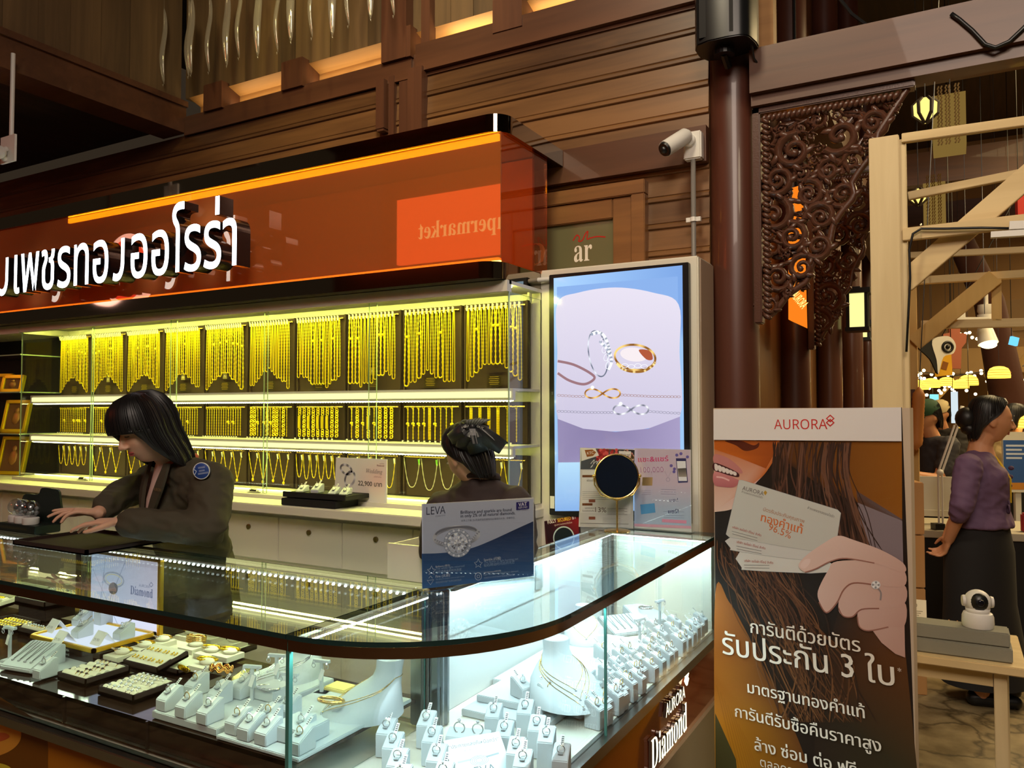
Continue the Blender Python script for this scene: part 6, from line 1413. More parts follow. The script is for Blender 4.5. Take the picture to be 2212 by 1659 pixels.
# hand
SK = lambda x, y: L3((232, 204, 194), (198, 156, 142), min(1, max(0, (x - 1780) / 200 * .6 + (y - 1180) / 260 * .6)))
a.poly(spl([(1853, 1329), (1858, 1356), (1878, 1362), (1920, 1354), (1955, 1372), (1956, 1420), (1930, 1412), (1905, 1385), (1905, 1300), (1952, 1215), (1954, 1300)], 4) if 0 else [(1850, 1210), (1952, 1215), (1956, 1420), (1935, 1412), (1905, 1388), (1870, 1340)], SK, 12)
a.poly(spl([(1853, 1326), (1866, 1314), (1900, 1312), (1954, 1300), (1955, 1350), (1920, 1354), (1880, 1362), (1860, 1356)], 5), SK, 13); a.line(spl([(1853, 1332), (1858, 1354), (1878, 1362), (1920, 1354)], 5, False), .004, (160, 112, 98), 13.5)
a.poly(spl([(1818, 1276), (1842, 1258), (1890, 1262), (1953, 1262), (1954, 1304), (1900, 1314), (1862, 1316), (1842, 1332), (1822, 1330), (1812, 1314)], 5), SK, 14); a.line(spl([(1812, 1312), (1822, 1330), (1842, 1332), (1862, 1316), (1900, 1314)], 5, False), .004, (150, 100, 86), 14.5)
a.poly(spl([(1768, 1276), (1790, 1232), (1810, 1212), (1900, 1212), (1952, 1230), (1953, 1266), (1890, 1264), (1846, 1260), (1824, 1274), (1808, 1304), (1786, 1324), (1772, 1302)], 5), SK, 15); a.line(spl([(1770, 1300), (1786, 1323), (1808, 1303), (1824, 1273), (1846, 1259), (1890, 1263)], 5, False), .0045, (156, 106, 92), 15.5)
a.poly(spl([(1726, 1222), (1742, 1200), (1782, 1172), (1812, 1157), (1845, 1166), (1905, 1188), (1952, 1216), (1952, 1236), (1890, 1216), (1830, 1206), (1796, 1212), (1762, 1228), (1742, 1236)], 5), SK, 16); a.line(spl([(1740, 1236), (1764, 1228), (1796, 1212), (1830, 1206), (1890, 1216)], 5, False), .004, (164, 116, 102), 16.5)
a.poly(spl([(1730, 1222), (1740, 1208), (1752, 1208), (1748, 1220), (1738, 1228)], 5), (240, 214, 208), 17)
a.line(spl([(1896, 1268), (1904, 1280), (1903, 1296)], 5, False), .005, (150, 140, 140), 17); a.poly(ell(1893, 1263, 10, 9), (224, 224, 226), 18)
for k in range(8): a.poly(ell(1893 + 6 * math.cos(k * .8), 1263 + 5.5 * math.sin(k * .8), 2.4, 2.4, n=8), (250, 250, 252) if k % 2 else (150, 148, 152), 19)
# words
WT = (244, 236, 222)
a.text('การันตีด้วยบัตร', (1623, 1366), (1860, 1408), WT, 20, bold=.0008); a.text('รับประกัน 3 ใบ', (1563, 1411), (1934, 1482), WT, 20, bold=.001); a.text('*', (1940, 1455), (1948, 1457), WT, 20)
a.text('มาตรฐานทองคำแท้', (1617, 1495), (1870, 1551), WT, 20, bold=.0008); a.text('การันตีรับซื้อคืนราคาสูง', (1590, 1547), (1905, 1624), WT, 20, bold=.0008); a.text('ล้าง ซ่อม ต่อ ฟรี', (1632, 1619), (1853, 1676), WT, 20, bold=.0008); a.text('ตลอดอายุการใช้งาน', (1644, 1654), (1850, 1712), WT, 20)
# header
a.poly([(1543, 884), (1948, 880), (1949, 953), (1543, 950)], (236, 232, 230), 22)
a.text('𝖠𝖴𝖱𝖮𝖱𝖠', (1674, 927), (1789, 927), (206, 52, 46), 23, h=.032)
for dy in (0, 9):
    cx_, cy_ = 1795, 904 + dy; a.line([(cx_, cy_ - 7), (cx_ + 8, cy_), (cx_, cy_ + 7), (cx_ - 8, cy_)], .0048, (206, 46, 40), 23 + .2 * dy, True)
a.build('printed_face', M_PRINT, bn_)

# ---------------------------------------------------------------- cameras, pipe, loudspeaker
q = onY(1497, 315, YW - .08)
t = thing('security_camera', 'white bullet security camera on a square wall plate above the grey pipe', 'security camera', q)
b = MB(); b.b2((-.042, -.015, -.065), (.042, .034, .065)); b.build('wall_plate', M_WHITEM, t, bevel=.006)
b = MB(); b.lathe([(.03, 0), (.03, .02), (.02, .03)], M=Matrix.Translation((-.012, -.015, .02)) @ Matrix.Rotation(PI / 2, 4, 'X'), seg=20); b.ball((-.014, -.055, .022), .022, 14); b.build('ball_joint', M_WHITEM, t, smooth=40)
a0 = V((-.02, -.05, .035)); a1 = V((-.085, -.15, -.045)); dd = (a1 - a0).normalized()
b = MB(); b.tube([a0 - dd * .02, a0, a0.lerp(a1, .5), a1], [.022, .036, .037, .037], 20); b.build('housing', M_WHITEM, t, smooth=40)
b = MB(); b.tube([a1, a1 + dd * .010], [.034, .030], 20); b.ball(a1 + dd * .008, .018, 12); b.build('lens', M_BLACK, t, smooth=40)
t = thing('conduit_pipe', 'grey conduit pipe running down the planks below the bullet camera', 'pipe', q + V((0, 0, -1.0)))
b = MB(); b.tube([(0, 0, -.3), (0, 0, .935)], .0115, 12); b.build('pipe', M_GREYP, t, smooth=True)
q2 = onY(1500, 483, YW); b = MB(); zz = q2.z - t.location.z; b.b2((-.034, -.006, zz - .010), (.034, .012, zz + .010)); b.tube([(0, -.002, zz - .01), (0, -.002, zz + .01)], .0155, 12); b.build('pipe_clip', M_WHITEM, t)
q = onY(16, 322, 2.42)
t = thing('security_camera', 'white bullet security camera on a drop pole under the soffit at far left', 'security camera', q)
b = MB(); b.b2((-.07, .0, -.075), (.07, .012, .075)); b.tube([(0, .02, -.02), (0, .02, 3.505 - q.z)], .012, 10); b.tube([(0, 0, 0), (-.01, -.03, -.02), (-.02, .0, -.06)], .018, 10); b.build('mount', M_WHITEM, t, smooth=40)
b = MB(); a0 = V((-.01, -.03, -.02)); a1 = V((.035, -.12, -.085)); b.tube([a0, a1], .034, 20); b.build('housing', M_WHITEM, t, smooth=40)
b = MB(); dd = (a1 - a0).normalized(); b.tube([a1 - dd * .002, a1 + dd * .006], .029, 20); b.build('lens', mat('lens_glass', (120, 160, 190), .05, .6), t, smooth=40)
YSP = 3.42
p0, p1, = onY(1507, 102, YSP), onY(1604, 92, YSP)
t = thing('loudspeaker', 'black wall loudspeaker fixed high on the lacquered column', 'loudspeaker', ((p0.x + p1.x) / 2, YSP + .075, p0.z))
w = p1.x - p0.x
b = MB(); b.prism(spl([(-w / 2, -.09), (w / 2 - .01, -.10), (w / 2 + .035, -.03), (w / 2 + .02, .09), (-w / 2, .09)], 3), 0, .42); b.build('cabinet', M_BLACK, t, bevel=.006)
b = MB(); b.b2((-w / 2 + .012, -.106, .02), (w / 2 - .03, -.10, .40)); b.build('grille', M_BLACKM, t, bevel=.004)
b = MB(); b.b2((-.012, -.1075, .035), (.014, -.106, .043)); b.build('badge', M_STEEL, t)
b = MB(); b.lathe([(.045, -.03), (.045, 0)], seg=18); b.tube([(0, .0, -.02), (.0, .05, -.04), (.0, .075, -.05)], .018, 8); b.build('bracket', M_BLACK, t)
b = MB(); b.tube(spl([(.09, .06, 0), (.10, .05, 0)], 1, False) and [V((.09, .02, .34)), V((.115, 0, .2)), V((.11, 0, .05)), V((.12, .05, -.05)), V((.14, .09, -.08))], .005, 6); b.build('cable', M_BLACK, t, smooth=True)
# cables on the beam
b = MB(); pts = [onY(x, y, YW - .1) for x, y in ((2055, 30), (2072, 42), (2100, 66), (2128, 96), (2150, 103), (2180, 90), (2212, 60), (2240, 30))]; b.tube(pts, .009, 8); tag(b.build('hanging_cable', M_BLACK, world=True, smooth=True), 'drooping black cable in front of the big beam', 'cable')
b = MB(); pts = [onY(x, y, 4.0) for x, y in ((1800, -20), (1840, 30), (1900, 75))]; b.tube(pts, .008, 8); tag(b.build('hanging_cable', M_BLACK, world=True), 'thin black cable slanting above the big beam', 'cable')

# ---------------------------------------------------------------- pine stall frame
YP1 = 3.5
fr = thing('pine_stall_frame', 'raw pine stall frame of post, rails and brace right of the banner', 'stall frame', (-.2, YP1, 0))
def railpx(name, x0, y0, x1, y1, Y, w, h, m, parent, ext=0):
    a_, c_ = onY(x0, y0, Y), onY(x1, y1, Y); d_ = (c_ - a_); c_ = c_ + d_ * ext
    b = MB(); b.beam(a_, c_, w, h); return b.build(name, m, parent, world=True, bevel=.002)
pc = onY(1914, 600, YP1); pt_ = onY(1914, 297, YP1).z
b = MB(); b.b2((pc.x - .055, YP1 - .02, 0), (pc.x + .055, YP1 + .025, pt_)); b.build('post', M_PINE, fr, world=True, bevel=.003)
pc2 = onY(1953, 600, YP1 + .03); b = MB(); b.b2((pc2.x - .014, YP1 + .0, 0), (pc2.x + .014, YP1 + .09, onY(1950, 300, YP1).z)); b.build('post', M_PINE, fr, world=True, bevel=.002)
railpx('rail', 1948, 300, 2212, 263, YP1, .03, .036, M_PINEX, fr, .5)
railpx('rail', 1950, 508, 2212, 478, YP1, .03, .05, M_PINEX, fr, .5)
railpx('rail', 1962, 424, 2190, 378, YP1 + .5, .03, .036, M_PINEX, fr, .3)
railpx('brace', 1952, 612, 2212, 388, YP1 + .05, .03, .085, M_PINEX, fr, .5)
railpx('rail', 1962, 552, 2212, 540, YP1 + .9, .03, .03, M_PINEX, fr, .3)
# cable ties and cable on it
b = MB(); pts = [onY(x, y, YP1 - .03) for x, y in ((1958, 760), (1962, 680), (1966, 600), (1964, 540), (1972, 505), (1990, 494), (2040, 494), (2120, 492), (2212, 494))]; b.tube(pts, .005, 6); tag(b.build('power_cable', M_BLACK, world=True, smooth=True), 'thin black power cable tied along the pine frame', 'cable')
b = MB(); a_, c_ = onY(2140, 508, YP1 - .05), onY(2240, 502, YP1 - .05); b.beam(a_, c_, .03, .022); b.beam(onY(2180, 488, YP1 - .05), onY(2230, 486, YP1 - .05), .03, .03); tag(b.build('cable_duct', M_WHITEM, world=True), 'white cable duct and box on the pine rail', 'cable duct')
t = thing('cable_tie', 'clear cable ties round the pine rail', 'cable tie', onY(1990, 500, YP1 - .02))
b = MB(); b.torus((0, 0, 0), .03, .003, 16, 4, M=Matrix.Rotation(PI / 2, 4, 'Y')); b.build('loop', M_ACRYL, t)
YP2 = 5.4
f2 = thing('pine_stall_frame', 'yellow-lit pine frame of a stall further back, with a long diagonal brace', 'stall frame', (.1, YP2, 0))
pc = onY(1972, 700, YP2); b = MB(); b.b2((pc.x - .022, YP2 - .03, 0), (pc.x + .022, YP2 + .03, onY(1972, 590, YP2).z)); b.build('post', M_PINEY, f2, world=True)
railpx('rail', 1976, 607, 2212, 592, YP2, .05, .045, M_PINEX, f2, .3); railpx('rail', 1990, 702, 2212, 697, YP2, .05, .05, M_PINEX, f2, .3)
railpx('brace', 1974, 742, 2150, 598, YP2 - .05, .04, .095, M_PINEY, f2); railpx('stud', 2152, 603, 2153, 694, YP2, .05, .05, M_PINEY, f2)
# table with the white camera
tb = thing('side_table', 'small pine side table just behind the banner', 'table', (.0, 3.1, 0))
b = MB(); b.b2((-.19, 2.92, .672), (.19, 3.34, .70)); b.build('tabletop', M_PINEX, tb, world=True, bevel=.003)
for x, y in ((.12, 2.97), (-.165, 2.97), (.14, 3.28), (-.165, 3.28)):
    b = MB(); b.b2((x - .018, y - .018, 0), (x + .018, y + .018, .672)); b.build('leg', M_PINE, tb, world=True, bevel=.002)
b = MB(); b.b2((-.15, 2.96, .62), (.10, 2.98, .672)); b.build('apron', M_PINEX, tb, world=True)
M_CONC = mat('weathered_grey_plank', (138, 136, 120), .85, bump=.4, bscale=60)
for k, l in ((0, 'lower'), (1, 'upper')):
    b = MB(); b.b2((-.185 + .01 * k, 2.955 + .008 * k, .7005 + .046 * k), (.155 - .006 * k, 3.06, .746 + .046 * k)); tag(b.build('grey_plank', M_CONC, world=True, bevel=.004), 'weathered grey plank on the side table, %s of the two' % l, 'plank', 'grey planks on the side table')
p = onZ(2118, 1362, .80); t = thing('dome_camera', 'white pan and tilt camera with a black face on the grey planks', 'camera', (p.x - .005, 3.01, .7932), .2)
b = MB(); b.lathe([(.044, 0), (.047, .012), (.046, .035), (.042, .045), (.036, .048)], seg=32); b.build('base', M_WHITEM, t, smooth=40)
b = MB(); b.ball((0, 0, .080), (.040, .036, .040), 28); b.lathe([(.034, .045), (.036, .06)], seg=28); b.build('body', M_WHITEM, t, smooth=True)
b = MB(); b.ball((0, -.009, .082), (.032, .031, .033), 24); b.build('face', M_BLACK, t, smooth=True)
b = MB(); b.lathe([(.010, -.004), (.012, .0), (.008, .004)], M=Matrix.Translation((0, -.040, .084)) @ Matrix.Rotation(PI / 2, 4, 'X'), seg=16); b.build('lens', mat('lens_dark', (30, 30, 40), .03, .5), t, smooth=True)
b = MB()
for s in (-1, 1): b.lathe([(.019, -.004), (.017, .004)], M=Matrix.Translation((.041 * s, 0, .082)) @ Matrix.Rotation(PI / 2 * s, 4, 'Y'), seg=20)
b.build('side_cap', M_WHITEM, t, smooth=40)
p = onZ(1984, 1338, .70); t = thing('info_card', 'cream leaflet standing on the side table by the planks', 'card', (p.x, 3.16, .7005), .1, rot=(-.15, 0, .1))
b = MB(); b.b2((-.036, 0, 0), (.036, .003, .125)); b.build('card', mat('cream_paper', (236, 226, 196), .7), t)
a = Art(V((0, 0, 0)), (1, 0, 0), (0, 0, 1), px=False)
for k in range(9): a.line([(-.026, .085 - .007 * k), (.024 - .006 * (k % 3), .085 - .007 * k)], .0016, (120, 106, 80), 0)
a.line(ell(0, .105, .006, .007), .0014, (90, 80, 60), 0, True); o = a.build('print', M_PRINT); o.parent = t; o.location = (0, -.0006, 0)
for px, l in ((2050, 'left'), (2068, 'right')):
    p = onY(px, 1345, 3.2); b = MB(); b.lathe([(.022, 0), (.021, .004), (.002, .06)], seg=20); o = b.build('tan_cone', mat('tan_cone', (196, 140, 84), .6), smooth=40); o.location = (p.x, 3.2, .7005); tag(o, 'small tan cone on the side table, %s of the pair' % l, 'cone', 'tan cones on the side table')
p = onY(2032, 1352, 3.15); b = MB(); b.torus((0, 0, .009), .017, .009, 24, 8); o = b.build('tape_roll', M_TAG, smooth=True); o.location = (p.x, 3.15, .7005); tag(o, 'white tape roll beside the tan cones', 'tape')

# ---------------------------------------------------------------- market hall behind
lt = thing('hanging_sign', 'orange lit box sign hanging behind the carved bracket', 'lit sign', onY(1718, 640, 4.7))
q = [onY(x, y, 4.7) for x, y in ((1703, 690), (1738, 706), (1730, 400), (1703, 408))]
b = MB(); b.prism([(p.x, p.z) for p in q], -.05, .05, M=Matrix.Translation((0, 4.75, 0)) @ Matrix.Rotation(PI / 2, 4, 'X')); b.build('lightbox', emitm('orange_lightbox', (255, 132, 30), .9), lt, world=True)
a = Art((0, 4.699, 0), (1, 0, 0), (0, 0, 1)); a.text('AURORA', (1708, 640), (1732, 668), (255, 226, 130), 1, h=.05); a.build('lettering', attrm('lit_lettering', 1.6), lt); b = MB(); b.tube([((q[2].x + q[3].x) / 2, 4.75, q[2].z - .02), ((q[2].x + q[3].x) / 2, 4.75, 5.6)], .01, 6); b.build('hanger', M_BLACK, lt, world=True)
def lantern(px, py, Y, w, h, label):
    p = onY(px, py, Y); t = thing('wall_lantern', label, 'lantern', p, 0, 'square lanterns along the passage')
    b = MB()
    for sx in (-1, 1):
        for sy in (-1, 1): b.b2((sx * w / 2 - .012, sy * w / 2 - .012, -h / 2), (sx * w / 2 + .012, sy * w / 2 + .012, h / 2))
    b.b2((-w / 2 - .03, -w / 2 - .03, h / 2), (w / 2 + .03, w / 2 + .03, h / 2 + .04)); b.b2((-w / 2 - .02, -w / 2 - .02, -h / 2 - .03), (w / 2 + .02, w / 2 + .02, -h / 2)); b.b2((-.5, -.02, h / 2 + .02), (.02, .02, h / 2 + .06)); b.build('frame', M_BLACK, t)
    b = MB(); b.b2((-w / 2 + .008, -w / 2 + .008, -h / 2), (w / 2 - .008, w / 2 - .008, h / 2)); b.build('lit_glass', emitm('lantern_glass', (250, 240, 150), 1.1), t)
lantern(1853, 672, 6.6, .13, .26, 'square lantern nearest along the passage, tallest glass'); lantern(1862, 716, 8.6, .13, .13, 'square lantern second along the passage'); lantern(1872, 737, 11.0, .14, .13, 'square lantern furthest along the passage')
def basket(px, py, d, r, label):
    p = P(px, py, d); p.z = max(p.z, 1.4); t = thing('basket_lamp', label, 'pendant lamp', p, 0, 'glowing basket lamps over the market')
    b = MB(); b.lathe([(r, -.55 * r), (r * 1.02, -.3 * r), (r * .96, .1 * r), (r * .8, .42 * r), (r * .45, .6 * r), (.02, .64 * r)], seg=24, caps=False); b.build('shade', M_SHADE, t, smooth=True)
    b = MB()
    for z in (-.5, -.25, 0, .25): b.torus((0, 0, z * r), r * (1.03 if z < .1 else .92), .012 * r * 2, 24, 4)
    b.build('weave_rings', mat('basket_weave', (214, 160, 60), .6), t)
    b = MB(); b.ball((0, 0, -.15 * r), .28 * r, 10); b.build('bulb', M_BULB, t); b = MB(); b.tube([(0, 0, .6 * r), (0, 0, 5.6 - p.z)], .0022, 5); b.build('cord', M_BLACK, t)
for px, py, d, r, l in ((2158, 805, 7.5, .095, 'large glowing basket lamp right of the others, upper'), (2152, 828, 9.5, .075, 'small glowing basket lamp hanging below the large one'), (2092, 822, 9.0, .10, 'glowing basket lamp above the green cap customer'), (2075, 830, 8.4, .08, 'glowing basket lamp overlapping its right neighbour'), (2045, 825, 9.5, .09, 'glowing basket lamp left of the middle'), (2012, 828, 9.0, .09, 'glowing basket lamp second from the pine post'), (1988, 832, 9.8, .10, 'brightest basket lamp next to the pine post'),
                     (1859, 838, 10, .075, 'basket lamp seen left of the pine post, nearer the columns'), (1884, 840, 9.5, .075, 'basket lamp seen left of the pine post, touching it'), (2094, 938, 6.2, .075, 'low basket lamp glowing behind the bun of the purple-bloused woman'), (2224, 930, 6.5, .09, 'basket lamp cut by the right edge of the photo')):
    basket(px, py, d, r, l)
# string-light dots
t = thing('string_lights', 'strings of tiny warm bulbs in the far market', 'string lights', (2.0, 11.5, 1.6)); rb = random.Random(12)
b = MB()
for k in range(60): p = P(1960 + 250 * rb.random(), 800 + 60 * rb.random() ** 1.5, 9.6 + rb.random() * .5); b.ball(p, .019, 6)
for k in range(14): p = P(2050 + 100 * rb.random(), 715 + 20 * rb.random(), 10); b.ball(p, .02, 6)
o = b.build('bulbs', M_BULB, t, world=True); o['kind'] = 'stuff'
b = MB(); b.tube([P(1960, 800, 9.8), P(2060, 812, 9.8), P(2212, 790, 9.8)], .006, 4); b.build('wire', M_BLACK, t, world=True)
# gilded lantern pillars
def cordup(t, x=0, y=0, z=0, top=5.6, m=None):
    b = MB(); b.tube([(x, y, z), (x, y, top - t.location.z)], .003, 5); b.build('hanging_cord', m or M_BLACK, t)
def gilt(pxq, Y, label, lantern_=True):
    c_ = [onY(x, y, Y) for x, y in pxq]; x0, x1 = c_[0].x, c_[1].x; z1, z0 = c_[0].z, c_[2].z
    t = thing('gilded_lantern', label, 'lantern', ((x0 + x1) / 2, Y, z0), group='gilded hanging lanterns')
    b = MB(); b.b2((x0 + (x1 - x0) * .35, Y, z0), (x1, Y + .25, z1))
    b.build('punched_panel', emitm('gilt_panel_glow', (176, 140, 70), .42), t, world=True)  # metal panel glows by itself: its lit gold tone is emitted
    b = MB()
    for k in range(16):
        z = z0 + (z1 - z0) * (k + .5) / 14
        for fx in (.47, .53, .62, .68, .80, .86): b.beam((x0 + (x1 - x0) * (fx - .015), Y - .004, z), (x0 + (x1 - x0) * (fx + .015), Y - .004, z + .022), .012, .008)
    b.build('leaf_pattern', mat('gilt_leaf', (96, 70, 24), .5, .6), t, world=True)
    cx = x0 + (x1 - x0) * .22; r = abs(x1 - x0) * .24; zc = z1 - (z1 - z0) * .33
    b = MB(); b.lathe([(.01, -1.25 * r), (r, -.45 * r), (r * 1.05, .5 * r), (r * .5, 1.0 * r)], (cx, Y - .1, zc), 6); b.build('lantern_body', emitm('gilt_lantern', (255, 226, 120), 1.3), t, world=True)
    b = MB()
    for k in range(6): w = 2 * PI * k / 6; b.tube([(cx + 1.01 * rr_ * math.cos(w), Y - .1 + 1.01 * rr_ * math.sin(w), zc + zz_) for rr_, zz_ in ((.01, -1.25 * r), (r, -.45 * r), (r * 1.05, .5 * r), (r * .5, 1.0 * r))], .012, 5)
    b.build('lantern_ribs', M_DARKW, t, world=True); cordup(t, (cx - t.location.x), -.1, zc - z0 + r); cordup(t, (x1 - x0) * .2, .12, z1 - z0)
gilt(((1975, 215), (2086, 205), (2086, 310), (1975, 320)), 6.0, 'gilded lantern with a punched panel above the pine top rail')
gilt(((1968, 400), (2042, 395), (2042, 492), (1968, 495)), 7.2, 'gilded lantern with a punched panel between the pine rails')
# bunting, paddle, pennant, screens
p = P(2022, 750, 6.8); t = thing('fish_kite', 'black and white fish-eye paper kite hanging in the market', 'kite', p, 0, rot=(0, .5, YAW))
Mx = Matrix.Rotation(PI / 2, 4, 'X')
b = MB(); b.prism(spl([(-.16, .06), (-.02, .02), (.06, -.02), (.12, -.20), (.0, -.12), (-.18, -.06)], 4), -.01, .01, M=Mx); b.build('body', M_BLACKM, t)
b = MB(); b.prism(spl([(-.06, .03), (.04, .13), (.13, .10), (.15, .02), (.09, -.05), (.12, -.2), (.05, -.1)], 4), -.014, .014, M=Mx); b.build('head', M_WHITEM, t)
b = MB(); b.lathe([(.05, -.02), (.05, .02)], (.075, 0, .05), 20, M=None) if 0 else b.torus((0, 0, 0), .042, .012, 20, 6, M=Matrix.Translation((.08, -.015, .045)) @ Mx); b.ball((.08, -.015, .045), .02, 10); b.build('eye', M_BLACK, t, smooth=True)
b = MB(); b.beam((-.12, 0, .0), (.0, 0, .22), .02, .012); b.build('stick', M_WHITEM, t); b = MB(); b.tube([(0, 0, .1), (0, 0, 3.6)], .004, 5); b.build('cord', M_BLACK, t)
p = P(2062, 745, 7.2); t = thing('paddle_sign', 'pinkish tower-shaped paddle sign hanging in the market', 'sign', p, YAW)
b = MB(); b.prism([(-.05, .17), (.05, .17), (.05, .11), (.11, .10), (.10, .02), (.06, -.03), (.05, -.22), (-.05, -.22), (-.06, -.03), (-.10, .02), (-.11, .10), (-.05, .11)], -.01, .01, M=Mx); b.build('board', mat('pink_board', (176, 100, 72), .6), t, bevel=.002)
b = MB(); b.tube([(0, .0, .17), (0, 0, 5.6 - p.z)], .003, 5); b.build('cord', M_BLACK, t)
p = P(2040, 790, 7.0); t = thing('pennant', 'yellow triangular pennant flag with dark marks in the market', 'flag', p, YAW)
b = MB(); b.prism([(.06, .14), (.07, -.08), (-.09, -.1), (-.07, .03)], -.004, .004, M=Mx); b.build('cloth', mat('yellow_cloth', (226, 170, 30), .8), t)
b = MB(); b.box((0, -.006, 0), (.05, .003, .07), M=Matrix.Rotation(.3, 4, 'Y')); b.build('emblem', mat('pennant_emblem', (140, 84, 20), .8), t); b = MB(); b.tube([(.06, 0, .13), (.06, 0, 5.6 - p.z)], .004, 5); b.build('cord', M_BLACK, t)
def tile(px, py, d, w, h, name, label, cat, m, ry=0):
    p = P(px, py, d); o = thing(name, label, cat, p, YAW); b = MB(); b.box((0, 0, 0), (w, .03, h), M=Matrix.Rotation(ry, 4, 'Y')); b.build('lit_face', m, o); b = MB(); b.tube([(0, .03, 0), (0, .03, 5.6 - p.z)], .003, 5); b.build('hanger', M_BLACK, o); return o
tile(2190, 737, 6.8, .064, .072, 'menu_screen', 'small tilted blue screen high at the right edge', 'screen', emitm('blue_screen', (110, 200, 240), 1.2), .25)
tile(2206, 450, 5.8, .07, .34, 'red_banner', 'red hanging banner high at the right edge behind the brace', 'banner', mat('red_cloth', (170, 34, 26), .8))
tile(2018, 862, 10, .10, .12, 'menu_screen', 'pale blue screen beside the green-capped person', 'screen', emitm('cyan_screen', (140, 226, 230), 1.1)); tile(1880, 858, 11, .15, .11, 'menu_screen', 'white-blue screen left of the pine post', 'screen', emitm('white_screen', (190, 226, 240), 1.1))
tile(2062, 880, 8, .055, .32, 'strip_light', 'upright white strip light behind the desk lamp', 'lamp', emitm('white_strip', (206, 220, 226), 1.0))
p = P(2128, 738, 6.4); t = thing('track_spotlight', 'white cylindrical spotlight under the yellow pine rail', 'lamp', p, 0)
b = MB(); b.tube([(0, 0, .22), (0, 0, .08)], .055, 14); b.tube([(0, 0, .09), (.02, -.03, -.02)], [.06, .075], 18); b.build('housing', M_WHITEM, t, smooth=40); b = MB(); b.ball((.022, -.035, -.03), (.06, .06, .03), 14); b.build('bulb', M_BULB, t); cordup(t, 0, 0, .2)
p = P(2093, 692, 6.2); t = thing('white_bar', 'white bar fitting lying along the far pine rail', 'fitting', p, YAW); b = MB(); b.box((0, 0, 0), (.30, .05, .045)); b.box((-.06, 0, .05), (.045, .045, .06)); b.build('bar', M_WHITEM, t, bevel=.003)
p = P(2130, 672, 7.5); t = thing('security_camera', 'small white dome camera under the far beams', 'security camera', p, 0); b = MB(); b.lathe([(.07, .06), (.075, .0), (.05, -.05), (.02, -.09)], seg=16); b.tube([(0, 0, .06), (0, 0, .16)], .02, 8); b.build('housing', M_WHITEM, t, smooth=40)
p = P(2182, 700, 9); b = MB(); b.tube([p + V((-.15, 0, 0)), p + V((-.05, 0, .05)), p + V((.05, 0, 0)), p + V((.2, 0, .03))], .012, 6); tag(b.build('neon_word', emitm('pink_neon', (255, 60, 190), 1.5), world=True), 'pink neon script glowing at the right edge', 'neon sign')
# far stalls
def stall(x, y, w, h, label, m):
    t = thing('food_stall', label, 'stall', (x, y, 0), 0, 'food stalls in the far market')
    b = MB(); b.b2((-w / 2, 0, 0), (w / 2, .8, .95)); b.build('counter', m, t, bevel=.01)
    for s in (-1, 1):
        b = MB(); b.b2((s * w / 2 - .05, 0, 0), (s * w / 2 + .05, .1, h)); b.build('post', M_PINEY, t)
    b = MB(); b.b2((-w / 2 - .1, -.1, h), (w / 2 + .1, .9, h + .35)); b.build('sign_board', mat('tan_sign_board', (150, 120, 78), .7), t, bevel=.01)
    b = MB(); b.beam((-w / 2, .02, h * .7), (-w / 2 + .5, .02, h), .05, .06); b.beam((w / 2, .02, h * .7), (w / 2 - .5, .02, h), .05, .06); b.build('brace', M_PINEY, t)
stall(1.35, 10.2, 1.9, 2.35, 'tan food stall with braced posts in the far market, left', mat('stall_tan', (160, 124, 80), .7)); stall(4.3, 11.2, 2.4, 2.4, 'tan food stall with braced posts in the far market, right', mat('stall_tan2', (140, 104, 64), .7))
stall(.25, 12.6, 1.3, 2.0, 'pale stall at the end of the column passage', mat('stall_pale', (190, 160, 110), .7))
p = P(2190, 800, 7.9); b = MB(); b.tube([(p.x, p.y, 0), (p.x - .05, p.y, 1.6), (p.x - .2, p.y, 2.6), (p.x - .5, p.y, 3.4)], [.2, .17, .14, .12], 14); tag(b.build('tree_trunk', mat('dark_bark', (70, 36, 24), .9, bump=.6, bscale=30), world=True, smooth=True), 'dark leaning trunk in the far market', 'tree trunk')
# work desk near the woman
q = P(2020, 1142, 5.2)
ds = thing('work_desk', 'grey-topped work desk with black skirt left of the purple-bloused woman', 'desk', (q.x, q.y, 0), .2)
b = MB(); b.b2((-.5, -.3, .70), (.62, .35, .745)); b.build('desk_top', mat('grey_desk', (186, 178, 158), .5), ds, bevel=.003); b = MB(); b.b2((-.48, -.28, 0), (.60, .33, .70)); b.build('skirt', M_BLACKM, ds)
b = MB(); b.b2((-.10, .0, .83), (.42, .02, 1.06)); b.b2((-.10, -.02, .80), (.42, .04, .84)); b.b2((-.10, .02, .745), (-.07, .05, 1.06)); b.b2((.39, .02, .745), (.42, .05, 1.06)); b.build('white_screen_board', M_WHITE, ds)
lp = thing('desk_lamp', 'white jointed desk lamp clamped to the work desk', 'lamp', ds.location + V((.02, -.25, .745)), YAW)
b = MB(); b.b2((-.03, -.03, -.05), (.03, .03, .04)); b.build('clamp', M_BLACK, lp)
for s in (-1, 1):
    b = MB(); b.tube([(.02 + .012 * s, 0, .03), (.02 + .012 * s, 0, .36)], .007, 8); b.build('lower_arm', M_WHITEM, lp); b = MB(); b.tube([(.02 + .012 * s, 0, .36), (.13 + .012 * s, 0, .66)], .007, 8); b.build('upper_arm', M_WHITEM, lp)
b = MB(); b.ball((.02, 0, .36), .022, 10); b.tube([(.13, 0, .66), (.15, 0, .70), (.17, 0, .78)], .012, 8); b.build('joint', M_WHITEM, lp, smooth=True)
p = P(1982, 905, 4.7); t = thing('woven_roll', 'long tan woven roll hanging beside the pine post', 'hanging ornament', p, 0, rot=(.0, .06, 0))
